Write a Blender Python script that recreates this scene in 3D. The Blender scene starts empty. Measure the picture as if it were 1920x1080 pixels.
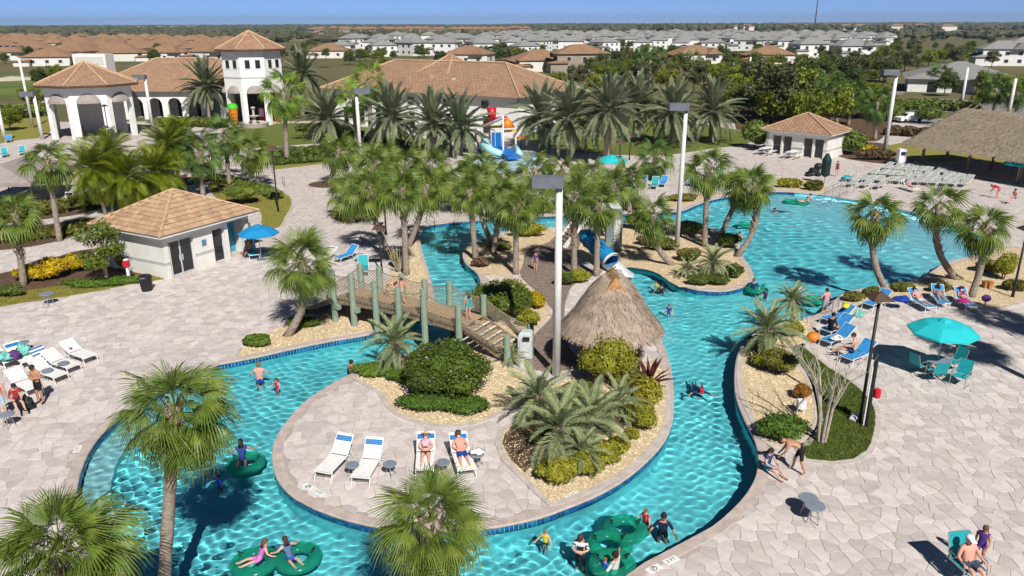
import bpy, math, random
import numpy as np
from mathutils import Vector, Matrix, Euler
from mathutils.geometry import tessellate_polygon
R = math.radians
sc = bpy.context.scene
COL = sc.collection
# ------------------------------------------------------------------ camera
CAM_H, PITCH, ROLL, FPX = 15.0, 19.0, -0.2, 1440.0
cam = bpy.data.cameras.new('camera'); cam_o = bpy.data.objects.new('camera', cam); COL.objects.link(cam_o)
cam.sensor_width = 36.0; cam.lens = 36.0 * FPX / 1920.0; cam.clip_start = 0.5; cam.clip_end = 30000
cam_o.matrix_world = Matrix.Translation((0, 0, CAM_H)) @ Euler((R(90 - PITCH), 0, 0)).to_matrix().to_4x4() @ Matrix.Rotation(R(ROLL), 4, 'Z')
sc.camera = cam_o
CM = cam_o.matrix_world.copy()
# ------------------------------------------------------------------ sky and sun
SUN_EL, SHADOW_AZ = 45.0, -19.0          # shadows fall away from the camera, a little to the left
world = bpy.data.worlds.new('World'); sc.world = world; world.use_nodes = True
_n = world.node_tree; _bg = _n.nodes['Background']; _sky = _n.nodes.new('ShaderNodeTexSky')
_sky.sky_type = 'NISHITA'; _sky.sun_disc = False; _sky.sun_elevation = R(SUN_EL); _sky.sun_rotation = R(180 + SHADOW_AZ)
_sky.altitude = 200; _sky.air_density = 0.17; _sky.dust_density = 0.0; _sky.ozone_density = 5.0
_n.links.new(_sky.outputs[0], _bg.inputs[0]); _bg.inputs[1].default_value = 0.12
_s = bpy.data.lights.new('sun', 'SUN'); _s.energy = 5.0; _s.angle = R(0.5); _s.color = (1.0, 0.965, 0.91)
sun_o = bpy.data.objects.new('sun', _s); COL.objects.link(sun_o)
sun_o.rotation_euler = (R(90 - SUN_EL), 0, R(-SHADOW_AZ))
_s.cycles.is_caustics_light = True
sc.view_settings.view_transform = 'Standard'; sc.view_settings.look = 'None'
sc.view_settings.exposure = 0.17; sc.view_settings.gamma = 1.0; sc.view_settings.use_curve_mapping = False
sc.cycles.max_bounces = 6; sc.cycles.transparent_max_bounces = 4; sc.cycles.caustics_reflective = False; sc.cycles.use_denoising = True; sc.cycles.use_adaptive_sampling = True; sc.cycles.adaptive_threshold = 0.035
sc.cycles.diffuse_bounces = 2; sc.cycles.glossy_bounces = 3; sc.cycles.transmission_bounces = 6; sc.cycles.volume_bounces = 0
sc.cycles.sample_clamp_indirect = 6

# ------------------------------------------------------------------ surveying helpers: photo row/column -> point on the level ground
_CR = CM.to_3x3()
def ray(x, y):
    return _CR @ Vector(((x - 960) / FPX, (540 - y) / FPX, -1.0))
def g(x, y, z=0.0):
    d = ray(x, y); t = (z - CAM_H) / d.z
    return Vector((d.x * t, d.y * t, z))
def at(x, y, Y):
    d = ray(x, y); t = Y / d.y
    return Vector((d.x * t, Y, CAM_H + d.z * t))
def hgt(x, y, y2):
    """height of an upright whose foot is at (x,y) and whose top is on row y2"""
    b = g(x, y); return at(x, y2, b.y).z
def dirp(a, b):
    a = g(*a); b = g(*b); return math.atan2(b.y - a.y, b.x - a.x)

# ------------------------------------------------------------------ mesh helpers
class MB:
    def __init__(s): s.v = []; s.f = []; s.m = []
    def add(s, vs, fs, m=0):
        o = len(s.v); s.v.extend([tuple(p) for p in vs]); s.f.extend([tuple(i + o for i in f) for f in fs]); s.m.extend([m] * len(fs)); return s
    def box(s, c, d, rz=0.0, m=0, taper=1.0):
        x, y, z = d[0] / 2, d[1] / 2, d[2] / 2; cs, sn = math.cos(rz), math.sin(rz); vs = []
        for k, (a, b, e) in enumerate([(-x, -y, -z), (x, -y, -z), (x, y, -z), (-x, y, -z), (-x, -y, z), (x, -y, z), (x, y, z), (-x, y, z)]):
            t = taper if k > 3 else 1.0
            vs.append((c[0] + a * t * cs - b * t * sn, c[1] + a * t * sn + b * t * cs, c[2] + e))
        return s.add(vs, [(3, 2, 1, 0), (4, 5, 6, 7), (0, 1, 5, 4), (1, 2, 6, 5), (2, 3, 7, 6), (3, 0, 4, 7)], m)
    def bb(s, x0, x1, y0, y1, z0, z1, m=0):
        return s.box(((x0 + x1) / 2, (y0 + y1) / 2, (z0 + z1) / 2), (x1 - x0, y1 - y0, z1 - z0), 0, m)
    def beam(s, a, b, w, h, m=0):
        """box-section bar from a to b, w across, h upright"""
        a = Vector(a); b = Vector(b); d = (b - a).normalized(); u = Vector((0, 0, 1))
        if abs(d.z) > .95: u = Vector((0, 1, 0))
        r = d.cross(u).normalized(); u = r.cross(d).normalized(); vs = []
        for p in (a, b):
            for i, j in ((-1, -1), (1, -1), (1, 1), (-1, 1)): vs.append(p + r * (i * w / 2) + u * (j * h / 2))
        return s.add(vs, [(0, 1, 2, 3), (7, 6, 5, 4), (0, 4, 5, 1), (1, 5, 6, 2), (2, 6, 7, 3), (3, 7, 4, 0)], m)
    def tube(s, pts, rad, n=8, m=0, cap=True):
        pts = [Vector(p) for p in pts]; k = len(pts)
        if not hasattr(rad, '__len__'): rad = [rad] * k
        vs = []; fs = []; ref = None
        for i, p in enumerate(pts):
            d = (pts[min(i + 1, k - 1)] - pts[max(i - 1, 0)]).normalized()
            if ref is None: ref = Vector((1, 0, 0)) if abs(d.x) < .9 else Vector((0, 1, 0))
            a = d.cross(ref).normalized(); b = a.cross(d).normalized(); ref = b.cross(d) * -1 if False else ref
            for j in range(n):
                t = 2 * math.pi * j / n; vs.append(p + (a * math.cos(t) + b * math.sin(t)) * rad[i])
        for i in range(k - 1):
            for j in range(n):
                fs.append((i * n + j, i * n + (j + 1) % n, (i + 1) * n + (j + 1) % n, (i + 1) * n + j))
        if cap: fs.append(tuple(range(n))[::-1]); fs.append(tuple(range((k - 1) * n, k * n)))
        return s.add(vs, fs, m)
    def lathe(s, prof, n=12, c=(0, 0, 0), m=0, ph=0.0, cap=True):
        vs = []; fs = []; k = len(prof)
        for r_, z in prof:
            for j in range(n):
                t = 2 * math.pi * j / n + ph; vs.append((c[0] + r_ * math.cos(t), c[1] + r_ * math.sin(t), c[2] + z))
        for i in range(k - 1):
            for j in range(n): fs.append((i * n + j, i * n + (j + 1) % n, (i + 1) * n + (j + 1) % n, (i + 1) * n + j))
        if cap: fs.append(tuple(range(n))[::-1]); fs.append(tuple(range((k - 1) * n, k * n)))
        return s.add(vs, fs, m)
    def prism(s, poly, z0, z1, m=0, bottom=True):
        n = len(poly); vs = [(p[0], p[1], z0) for p in poly] + [(p[0], p[1], z1) for p in poly]
        fs = [(i, (i + 1) % n, n + (i + 1) % n, n + i) for i in range(n)] + [tuple(range(n, 2 * n))]
        if bottom: fs.append(tuple(range(n))[::-1])
        return s.add(vs, fs, m)
    def sphere(s, c, r, nu=10, nv=7, m=0):
        rr = (r, r, r) if not hasattr(r, '__len__') else r
        vs = [(c[0], c[1], c[2] + rr[2])]; fs = []
        for i in range(1, nv):
            t = math.pi * i / nv
            for j in range(nu):
                p = 2 * math.pi * j / nu; vs.append((c[0] + rr[0] * math.sin(t) * math.cos(p), c[1] + rr[1] * math.sin(t) * math.sin(p), c[2] + rr[2] * math.cos(t)))
        vs.append((c[0], c[1], c[2] - rr[2])); L = len(vs) - 1
        for j in range(nu):
            fs.append((0, 1 + j, 1 + (j + 1) % nu)); fs.append((L, 1 + (nv - 2) * nu + (j + 1) % nu, 1 + (nv - 2) * nu + j))
            for i in range(nv - 2): fs.append((1 + i * nu + j, 1 + (i + 1) * nu + j, 1 + (i + 1) * nu + (j + 1) % nu, 1 + i * nu + (j + 1) % nu))
        return s.add(vs, fs, m)
    def mesh(s, name, mats, smooth=False):
        me = bpy.data.meshes.new(name); me.from_pydata(s.v, [], s.f)
        for mt in (mats if isinstance(mats, (list, tuple)) else [mats]): me.materials.append(mt)
        if s.m and max(s.m) > 0: me.polygons.foreach_set('material_index', s.m)
        if smooth: me.polygons.foreach_set('use_smooth', [True] * len(me.polygons))
        me.update(); return me

def link(name, me, parent=None, loc=(0, 0, 0), rot=(0, 0, 0), scale=None):
    o = bpy.data.objects.new(name, me); COL.objects.link(o); o.location = loc; o.rotation_euler = rot
    if scale is not None: o.scale = scale if hasattr(scale, '__len__') else (scale,) * 3
    if parent is not None: o.parent = parent
    return o
def part(name, mb, mats, parent=None, smooth=False, **k):
    return link(name, mb.mesh(name, mats, smooth), parent, **k)
def tag(o, label=None, cat=None, group=None, kind=None):
    if label: o['label'] = label
    if cat: o['category'] = cat
    if group: o['group'] = group
    if kind: o['kind'] = kind
    return o
def thing(name, label, cat, loc=(0, 0, 0), rz=0.0, group=None, scale=None):
    return tag(link(name, None, None, loc, (0, 0, rz), scale), label, cat, group)
def struct(name, mb, mats, smooth=False, parent=None):
    o = part(name, mb, mats, parent, smooth)
    if parent is None: o['kind'] = 'structure'
    return o
def stuff(name, mb, mats, label, cat, smooth=False):
    return tag(part(name, mb, mats, None, smooth), label, cat, None, 'stuff')
def dup(o, parent=None):
    c = o.copy(); COL.objects.link(c); c.parent = parent
    for ch in o.children: dup(ch, c)
    return c
def copy_thing(o, loc, rz=None, label=None, group=None, scale=None):
    c = dup(o); c.location = loc
    if rz is not None: c.rotation_euler = (0, 0, rz)
    if label: c['label'] = label
    if group: c['group'] = group
    if scale is not None: c.scale = (scale,) * 3 if not hasattr(scale, '__len__') else scale
    return c
def fill(polys, z, mb=None, m=0):
    """sheet bounded by polys[0] with holes polys[1:]"""
    mb = mb or MB(); pl = [[Vector((p[0], p[1], 0)) for p in q] for q in polys]
    tris = tessellate_polygon(pl); flat = [p for q in pl for p in q]; fs = []
    for a, b, c in tris:
        n = (flat[b] - flat[a]).cross(flat[c] - flat[a]).z
        fs.append((a, b, c) if n > 0 else (a, c, b))
    return mb.add([(p.x, p.y, z) for p in flat], fs, m)
def smooth_loop(pts, step=0.5, closed=True):
    """Catmull-Rom through 2-D points, resampled about every step metres"""
    P = [np.array((p[0], p[1]), float) for p in pts]; n = len(P); out = []
    for i in range(n if closed else n - 1):
        p0, p1, p2, p3 = (P[(i - 1) % n], P[i], P[(i + 1) % n], P[(i + 2) % n]) if closed else (P[max(i - 1, 0)], P[i], P[i + 1], P[min(i + 2, n - 1)])
        k = max(1, int(np.linalg.norm(p2 - p1) / step))
        for j in range(k):
            t = j / k
            out.append(.5 * ((2 * p1) + (-p0 + p2) * t + (2 * p0 - 5 * p1 + 4 * p2 - p3) * t * t + (-p0 + 3 * p1 - 3 * p2 + p3) * t ** 3))
    if not closed: out.append(P[-1])
    return [tuple(q) for q in out]
def loop_px(pts, step=0.5): return smooth_loop([g(*p) for p in pts], step)
def inside(poly, X, Y):
    """vectorised point in polygon"""
    X = np.asarray(X, float); Y = np.asarray(Y, float); r = np.zeros(X.shape, bool); q = np.asarray(poly); n = len(q)
    for i in range(n):
        x1, y1 = q[i - 1]; x2, y2 = q[i]
        if y1 == y2: continue
        c = ((y1 > Y) != (y2 > Y)) & (X < (x2 - x1) * (Y - y1) / (y2 - y1) + x1); r ^= c
    return r
def seg_dist(poly, X, Y, closed=True):
    X = np.asarray(X, float); Y = np.asarray(Y, float); best = np.full(X.shape, 1e9); q = np.asarray(poly); n = len(q)
    for i in range(0 if closed else 1, n):
        a = q[i - 1]; d = q[i] - a; L = max(d @ d, 1e-12)
        t = np.clip(((X - a[0]) * d[0] + (Y - a[1]) * d[1]) / L, 0, 1)
        best = np.minimum(best, (X - a[0] - t * d[0]) ** 2 + (Y - a[1] - t * d[1]) ** 2)
    return np.sqrt(best)
def normals2(poly):
    """outward unit normals of a closed loop (away from its inside)"""
    q = np.asarray(poly); t = np.roll(q, -1, 0) - np.roll(q, 1, 0); n = np.stack([t[:, 1], -t[:, 0]], 1); n /= np.maximum(np.linalg.norm(n, axis=1, keepdims=True), 1e-9)
    area = np.sum(q[:, 0] * np.roll(q[:, 1], -1) - np.roll(q[:, 0], -1) * q[:, 1])
    return n if area > 0 else -n

# ------------------------------------------------------------------ materials
MATS = {}
def mat(name, col, rough=.7, var=.12, scale=4.0, bump=0.0, bscale=40.0, metal=0.0, spec=.3, trans=0.0, rand=0.0, col2=None, coord='Object', coat=0.0, tint=False, emit=0):
    if name in MATS: return MATS[name]
    m = bpy.data.materials.new(name); m.use_nodes = True; nt = m.node_tree; N = nt.nodes; L = nt.links
    b = N['Principled BSDF']; b.inputs['Roughness'].default_value = rough; b.inputs['Metallic'].default_value = metal
    b.inputs['Specular IOR Level'].default_value = spec; b.inputs['Coat Weight'].default_value = coat
    tc = N.new('ShaderNodeTexCoord'); src = tc.outputs[coord]
    c1 = tuple(col) + (1,); c2 = (tuple(col2) + (1,)) if col2 else tuple(max(0, c * (1 - var * 2)) for c in col) + (1,)
    if not col2: c1 = tuple(min(1, c * (1 + var)) for c in col) + (1,)
    no = N.new('ShaderNodeTexNoise'); no.inputs['Scale'].default_value = scale; no.inputs['Detail'].default_value = 5; no.inputs['Roughness'].default_value = .65
    L.new(src, no.inputs['Vector'])
    rp = N.new('ShaderNodeMapRange'); rp.inputs[1].default_value = .32; rp.inputs[2].default_value = .68; L.new(no.outputs['Fac'], rp.inputs[0])
    mx = N.new('ShaderNodeMix'); mx.data_type = 'RGBA'; mx.inputs['A'].default_value = c2; mx.inputs['B'].default_value = c1; L.new(rp.outputs[0], mx.inputs['Factor'])
    out = mx.outputs['Result']
    if rand > 0 or tint:
        hs = N.new('ShaderNodeHueSaturation'); L.new(out, hs.inputs['Color']); out = hs.outputs[0]
        if tint:
            a = N.new('ShaderNodeAttribute'); a.attribute_name = 'tint'; rs = a.outputs['Fac']
        else:
            oi = N.new('ShaderNodeObjectInfo'); rs = oi.outputs['Random']
            ge = N.new('ShaderNodeNewGeometry'); ad = N.new('ShaderNodeMath'); ad.operation = 'ADD'; L.new(rs, ad.inputs[0]); L.new(ge.outputs['Random Per Island'], ad.inputs[1])
            dv = N.new('ShaderNodeMath'); dv.operation = 'MULTIPLY'; dv.inputs[1].default_value = .5; L.new(ad.outputs[0], dv.inputs[0]); rs = dv.outputs[0]
        r2 = N.new('ShaderNodeMapRange'); r2.inputs[3].default_value = 1 - rand; r2.inputs[4].default_value = 1 + rand; L.new(rs, r2.inputs[0]); L.new(r2.outputs[0], hs.inputs['Value'])
        r3 = N.new('ShaderNodeMapRange'); r3.inputs[3].default_value = .5 - rand * .06; r3.inputs[4].default_value = .5 + rand * .06
        w = N.new('ShaderNodeMath'); w.operation = 'PINGPONG'; w.inputs[1].default_value = .37; L.new(rs, w.inputs[0]); L.new(w.outputs[0], r3.inputs[0]); r3.inputs[2].default_value = .37; L.new(r3.outputs[0], hs.inputs['Hue'])
    L.new(out, b.inputs['Base Color'])
    if bump > 0:
        n2 = N.new('ShaderNodeTexNoise'); n2.inputs['Scale'].default_value = bscale; n2.inputs['Detail'].default_value = 4; L.new(src, n2.inputs['Vector'])
        bp = N.new('ShaderNodeBump'); bp.inputs['Strength'].default_value = bump; bp.inputs['Distance'].default_value = .02; L.new(n2.outputs['Fac'], bp.inputs['Height']); L.new(bp.outputs[0], b.inputs['Normal'])
    if trans > 0:
        t = N.new('ShaderNodeBsdfTranslucent'); L.new(out, t.inputs['Color']); ms = N.new('ShaderNodeMixShader'); ms.inputs[0].default_value = trans
        L.new(b.outputs[0], ms.inputs[1]); L.new(t.outputs[0], ms.inputs[2]); L.new(ms.outputs[0], N['Material Output'].inputs['Surface'])
    if emit: b.inputs['Emission Strength'].default_value = emit
    MATS[name] = m; return m
# ================================================================== the setting: pool, island, deck, ground
WATER_Z, FLOOR_Z = -0.26, -1.15
POOL_PX = [(140, 930), (147, 890), (163, 850), (188, 815), (222, 783), (265, 754), (320, 722), (388, 692), (412, 682), (440, 677), (490, 667), (560, 651), (625, 638), (690, 627), (740, 612), (780, 598), (806, 582), (813, 566), (809, 537), (803, 512), (794, 483), (788, 460), (787, 442), (798, 424), (827, 419), (860, 416), (919, 410), (958, 408), (1000, 406), (1070, 403), (1120, 402), (1180, 400), (1240, 398), (1277, 395), (1300, 386), (1325, 377), (1360, 369), (1400, 363), (1462, 359), (1500, 362), (1545, 366), (1590, 373), (1640, 382), (1698, 395), (1753, 411), (1781, 420), (1831, 438), (1856, 450), (1867, 461), (1858, 470), (1830, 479), (1793, 487), (1769, 496), (1750, 508), (1730, 520), (1700, 530), (1650, 537), (1602, 545), (1576, 555), (1562, 568), (1545, 584), (1515, 596), (1470, 604), (1430, 617), (1404, 636), (1389, 655), (1382, 676), (1379, 705), (1380, 735), (1387, 762), (1401, 794), (1418, 828), (1424, 860), (1420, 893), (1402, 927), (1372, 960), (1336, 990), (1297, 1011), (1252, 1035), (1210, 1057), (1177, 1080), (1130, 1125), (1030, 1160), (860, 1175), (640, 1172), (430, 1150), (300, 1118), (235, 1080), (190, 1040), (158, 995), (143, 960)]
ISLE_PX = [(650, 706), (600, 735), (568, 758), (544, 785), (525, 811), (515, 832), (512, 856), (516, 882), (530, 910), (556, 934), (590, 952), (655, 975), (720, 988), (790, 994), (870, 993), (935, 986), (1010, 970), (1060, 952), (1110, 932), (1160, 905), (1197, 877), (1225, 850), (1245, 825), (1257, 795), (1261, 762), (1260, 725), (1255, 687), (1246, 657), (1236, 632), (1222, 603), (1203, 572), (1184, 545), (1170, 520), (1164, 499), (1185, 496), (1210, 500), (1238, 509), (1258, 523), (1275, 534), (1307, 543), (1349, 546), (1377, 542), (1399, 534), (1411, 520), (1405, 500), (1393, 484), (1388, 468), (1380, 450), (1360, 438), (1335, 429), (1307, 422), (1277, 418), (1240, 416), (1188, 419), (1120, 423), (1070, 425), (1000, 428), (963, 431), (936, 437), (913, 445), (886, 457), (872, 468), (869, 482), (877, 497), (895, 512), (903, 533), (900, 560), (890, 590), (868, 618), (838, 640), (790, 656), (742, 672), (698, 688)]
POOL = loop_px(POOL_PX); ISLE = loop_px(ISLE_PX)
BEACH = smooth_loop([g(*p) for p in [(1545, 366), (1590, 373), (1640, 382), (1698, 395), (1753, 411), (1781, 420), (1831, 438), (1856, 450)]], 1.0, False)

# -- materials of the setting
M_DECK = mat('joint_mortar', (.26, .22, .19), .9, .2, 3, bump=.3)
def paving_far():
    """flagstones too far away to tell apart: cells of colour with darker joints"""
    m = bpy.data.materials.new('distant_flagstone'); m.use_nodes = True; nt = m.node_tree; N = nt.nodes; L = nt.links; b = N['Principled BSDF']; b.inputs['Roughness'].default_value = .85
    tc = N.new('ShaderNodeTexCoord'); v = N.new('ShaderNodeTexVoronoi'); v.inputs['Scale'].default_value = 1.45; L.new(tc.outputs['Object'], v.inputs['Vector'])
    r = N.new('ShaderNodeValToRGB'); L.new(v.outputs['Color'], r.inputs[0]); e = r.color_ramp.elements
    e[0].position = .15; e[0].color = (.48, .41, .375, 1); e[1].position = .85; e[1].color = (.615, .565, .53, 1)
    n = N.new('ShaderNodeTexNoise'); n.inputs['Scale'].default_value = .35; n.inputs['Detail'].default_value = 6; L.new(tc.outputs['Object'], n.inputs['Vector'])
    mx = N.new('ShaderNodeMix'); mx.data_type = 'RGBA'; mx.inputs['B'].default_value = (.55, .485, .445, 1); L.new(r.outputs[0], mx.inputs['A']); L.new(n.outputs['Fac'], mx.inputs['Factor'])
    v2 = N.new('ShaderNodeTexVoronoi'); v2.feature = 'DISTANCE_TO_EDGE'; v2.inputs['Scale'].default_value = 1.45; L.new(tc.outputs['Object'], v2.inputs['Vector'])
    mr = N.new('ShaderNodeMapRange'); mr.inputs[1].default_value = 0; mr.inputs[2].default_value = .05; L.new(v2.outputs['Distance'], mr.inputs[0])
    mj = N.new('ShaderNodeMix'); mj.data_type = 'RGBA'; mj.inputs['A'].default_value = (.33, .28, .24, 1); L.new(mx.outputs['Result'], mj.inputs['B']); L.new(mr.outputs[0], mj.inputs['Factor'])
    sp = N.new('ShaderNodeSeparateXYZ'); L.new(tc.outputs['Object'], sp.inputs[0]); th = N.new('ShaderNodeMath'); th.operation = 'GREATER_THAN'; th.inputs[1].default_value = 51.7; L.new(sp.outputs['Y'], th.inputs[0])
    ab = N.new('ShaderNodeMath'); ab.operation = 'ABSOLUTE'; L.new(sp.outputs['X'], ab.inputs[0]); ml = N.new('ShaderNodeMath'); ml.operation = 'MULTIPLY_ADD'; ml.inputs[1].default_value = -.6306; L.new(sp.outputs['Y'], ml.inputs[0]); L.new(ab.outputs[0], ml.inputs[2])
    sd = N.new('ShaderNodeMath'); sd.operation = 'GREATER_THAN'; sd.inputs[1].default_value = 9.0; L.new(ml.outputs[0], sd.inputs[0]); mxx = N.new('ShaderNodeMath'); mxx.operation = 'MAXIMUM'; L.new(th.outputs[0], mxx.inputs[0]); L.new(sd.outputs[0], mxx.inputs[1]); th = mxx
    md = N.new('ShaderNodeMix'); md.data_type = 'RGBA'; md.inputs['A'].default_value = (.40, .345, .31, 1); L.new(mj.outputs['Result'], md.inputs['B']); L.new(th.outputs[0], md.inputs['Factor'])
    L.new(md.outputs['Result'], b.inputs['Base Color']); return m
M_DECKFAR = paving_far()
M_STONE = mat('flagstone', (.615, .565, .53), .8, .10, 2.2, bump=.35, bscale=14, tint=True, rand=.15, col2=(.51, .44, .405))
M_COPE = mat('coping_stone', (.55, .46, .40), .8, .12, 2.5, bump=.3, bscale=18, tint=True, rand=.08)
M_TILE = mat('blue_tile', (.012, .10, .27), .2, .25, 1.5, spec=.5, tint=True, rand=.4)
M_PLASTER = mat('pool_plaster', (.21, .87, .98), .7, .10, .6)
def paint_absorption(m):
    """the entry slope is finished in pale aggregate that runs out to the blue plaster of the deep end"""
    nt = m.node_tree; N = nt.nodes; L = nt.links; b = N['Principled BSDF']; src = b.inputs['Base Color'].links[0].from_socket
    ge = N.new('ShaderNodeNewGeometry'); sp = N.new('ShaderNodeSeparateXYZ'); L.new(ge.outputs['Position'], sp.inputs[0])
    mr = N.new('ShaderNodeMapRange'); mr.inputs[1].default_value = -1.0; mr.inputs[2].default_value = -.24; L.new(sp.outputs['Z'], mr.inputs[0])
    mx = N.new('ShaderNodeMix'); mx.data_type = 'RGBA'; mx.inputs['B'].default_value = (.42, .82, .92, 1); L.new(src, mx.inputs['A']); L.new(mr.outputs[0], mx.inputs['Factor']); L.new(mx.outputs['Result'], b.inputs['Base Color'])
M_FLOOR = bpy.data.materials.get('pool_plaster').copy(); M_FLOOR.name = 'depth_tinted_plaster'; paint_absorption(M_FLOOR)
M_STEP = mat('pale_plaster', (.40, .74, .78), .7, .12, 3)
M_GRAVEL = mat('river_gravel', (.66, .52, .335), .9, .28, 14, bump=.8, bscale=30, col2=(.42, .31, .18))
M_PEBBLE = mat('pebble', (.74, .60, .405), .8, .2, 3, rand=.38)
M_LAWN = mat('lawn_turf', (.10, .145, .022), .95, .3, .9, bump=.8, bscale=25, col2=(.14, .15, .03)); M_DRYLAWN = mat('dry_lawn_turf', (.27, .235, .045), .95, .3, .6, bump=.8, bscale=25, col2=(.19, .19, .04))
M_MULCH = mat('bark_mulch', (.13, .075, .045), .95, .3, 5, bump=.9, bscale=30)
M_GROUND = mat('scrub_ground', (.085, .10, .03), .95, .3, .025, col2=(.17, .125, .06), bump=.5, bscale=.8)
M_ASPHALT = mat('asphalt', (.24, .24, .24), .9, .1, 2, bump=.3)
M_KERB = mat('kerb_concrete', (.52, .46, .41), .85, .12, 2)

def water_material():
    m = bpy.data.materials.new('pool_water'); m.use_nodes = True; nt = m.node_tree; N = nt.nodes; L = nt.links; N.remove(N['Principled BSDF'])
    gl = N.new('ShaderNodeBsdfGlass'); gl.inputs['IOR'].default_value = 1.33; gl.inputs['Roughness'].default_value = 0.0; gl.inputs['Color'].default_value = (.88, .985, 1, 1)
    L.new(gl.outputs[0], N['Material Output'].inputs['Surface']); return m
M_WATER = water_material()

# -- ground sheet out to the horizon, open where the resort paving lies
DX0, DX1, DY0, DY1 = -75.0, 95.0, 5.0, 128.0
mb = MB(); B = 14000.0
for x0, x1, y0, y1 in ((-B, B, DY1, B), (-B, B, -60, DY0), (-B, DX0, DY0, DY1), (DX1, B, DY0, DY1)):
    mb.add([(x0, y0, -.02), (x1, y0, -.02), (x1, y1, -.02), (x0, y1, -.02)], [(0, 1, 2, 3)])
GROUND = struct('ground', mb, M_GROUND)

# -- pool shell
mb = MB()
P_ = np.array(POOL); fx0, fy0 = P_.min(0) - .3; fx1, fy1 = P_.max(0) + .3
xs = np.arange(fx0, fx1, .6); ys = np.arange(fy0, fy1, .6); X, Y = np.meshgrid(xs, ys)
db = seg_dist(BEACH, X, Y, False); Zf = np.where(inside(POOL, X, Y) | (seg_dist(POOL, X, Y) < 1.2), 0, -1)
BXY = np.array(BEACH)
near_beach = db < 16
def floor_z(x, y):
    d = seg_dist(BEACH, x, y, False); d2 = seg_dist(BEACH, x, y, False)
    return np.maximum(FLOOR_Z, -0.24 - .055 * np.maximum(d - .2, 0))
ZF = floor_z(X, Y); nx, ny = len(xs), len(ys); idx = np.arange(nx * ny).reshape(ny, nx)
keep = (inside(POOL, X, Y) | (seg_dist(POOL, X, Y) < 1.3))
kq = keep[:-1, :-1] & keep[1:, :-1] & keep[:-1, 1:] & keep[1:, 1:]
fs = np.stack([idx[:-1, :-1], idx[:-1, 1:], idx[1:, 1:], idx[1:, :-1]], -1)[kq]
mb.add(np.stack([X, Y, ZF], -1).reshape(-1, 3).tolist(), fs.tolist())
POOL_FLOOR = struct('pool_floor', mb, M_FLOOR, True); POOL_FLOOR.cycles.is_caustics_receiver = True
def wall_strip(mb, loop, z0, z1, off=0.0, m=0):
    n = len(loop); nr = normals2(loop); q = np.array(loop) + nr * off
    vs = [(p[0], p[1], z1) for p in q] + [(p[0], p[1], z0) for p in q]
    return mb.add(vs, [(i, (i + 1) % n, n + (i + 1) % n, n + i) for i in range(n)], m)
for nm, lp in (('pool_wall', POOL), ('island_wall', ISLE)):
    o = struct(nm, wall_strip(MB(), lp, FLOOR_Z - .1, -.02), M_PLASTER); o.cycles.is_caustics_receiver = True
# pale bench step along the left end of the lagoon and wide steps at the right bank
mb = MB(); A_ = smooth_loop([g(*p) for p in [(146, 965), (140, 930), (147, 890), (163, 850), (188, 815), (222, 783), (265, 754), (320, 722), (388, 692)]], .5, False)
q = np.array(A_); t_ = np.gradient(q, axis=0); nn_ = np.stack([t_[:, 1], -t_[:, 0]], 1); nn_ /= np.linalg.norm(nn_, axis=1, keepdims=True)
B_ = [tuple(p) for p in q + nn_ * 1.0]
ring = A_ + B_[::-1]; k = len(A_)
vs = [(p[0], p[1], -.62) for p in ring] + [(p[0], p[1], FLOOR_Z) for p in ring]
fs = [(i, i + 1, 2 * k - 2 - i, 2 * k - 1 - i) for i in range(k - 1)] + [(k + i, k + i + 1, 3 * k + i + 1, 3 * k + i) for i in range(k - 1)]
mb.add(vs, fs); o = struct('bench_step', mb, M_STEP); o.cycles.is_caustics_receiver = True

# -- water: one rippled sheet
ylo, yhi = max(fy0, 14.5), fy1
vv = np.arange(0, math.log((yhi + 4) / (ylo + 4)), .0018); yy = (ylo + 4) * np.exp(vv) - 4
uu = np.arange(fx0 / (ylo + 4) - .1, fx1 / 45.0 + .25, .0018)
U_, Y = np.meshgrid(uu, yy); X = U_ * (Y + 4); cell = .0018 * (Y + 4)
rng = np.random.default_rng(3); Z = np.zeros_like(X)
amp = .85 + .3 * np.sin(X * .21 + 1.3) * np.sin(Y * .17 + .4) + .2 * np.sin(X * .5 + Y * .37)
for i in range(48):
    lam = rng.uniform(.19, .52) if i < 36 else rng.uniform(1.1, 2.6)
    a = rng.uniform(0, 2 * math.pi); k_ = 2 * math.pi / lam
    wob = .35 * np.sin(X * rng.uniform(.15, .5) + Y * rng.uniform(.15, .5) + rng.uniform(0, 6))
    wt = np.clip((lam / cell - 3.5) / 3, 0, 1)
    Z += wt * (0.0034 if i < 36 else .0022) * lam * np.sin(k_ * (math.cos(a) * X + math.sin(a) * Y) + rng.uniform(0, 6.28) + wob * 3)
for i in range(26):                                        # longer ripples where the sheet runs far away
    lam = rng.uniform(.55, 1.25); a = rng.uniform(0, 2 * math.pi); k_ = 2 * math.pi / lam
    Z += np.clip((Y - 34) / 18, 0, 1) * .0062 * lam * np.sin(k_ * (math.cos(a) * X + math.sin(a) * Y) + rng.uniform(0, 6.28) + np.sin(X * .3 + i) + np.sin(Y * .27 + 2 * i))
Z = WATER_Z + Z * amp
ok = inside(POOL, X[::2, ::2], Y[::2, ::2])
near_ = np.kron(ok, np.ones((2, 2), bool))[:X.shape[0], :X.shape[1]]
pad = near_.copy()
for s_ in (1, 2, 3):
    pad[s_:] |= near_[:-s_]; pad[:-s_] |= near_[s_:]; pad[:, s_:] |= near_[:, :-s_]; pad[:, :-s_] |= near_[:, s_:]
inis = np.kron(inside(ISLE, X[::2, ::2], Y[::2, ::2]) & (seg_dist(ISLE, X[::2, ::2], Y[::2, ::2]) > .6), np.ones((2, 2), bool))[:X.shape[0], :X.shape[1]]
use = pad & ~inis
num = -np.ones(X.shape, int); num[use] = np.arange(use.sum())
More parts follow.
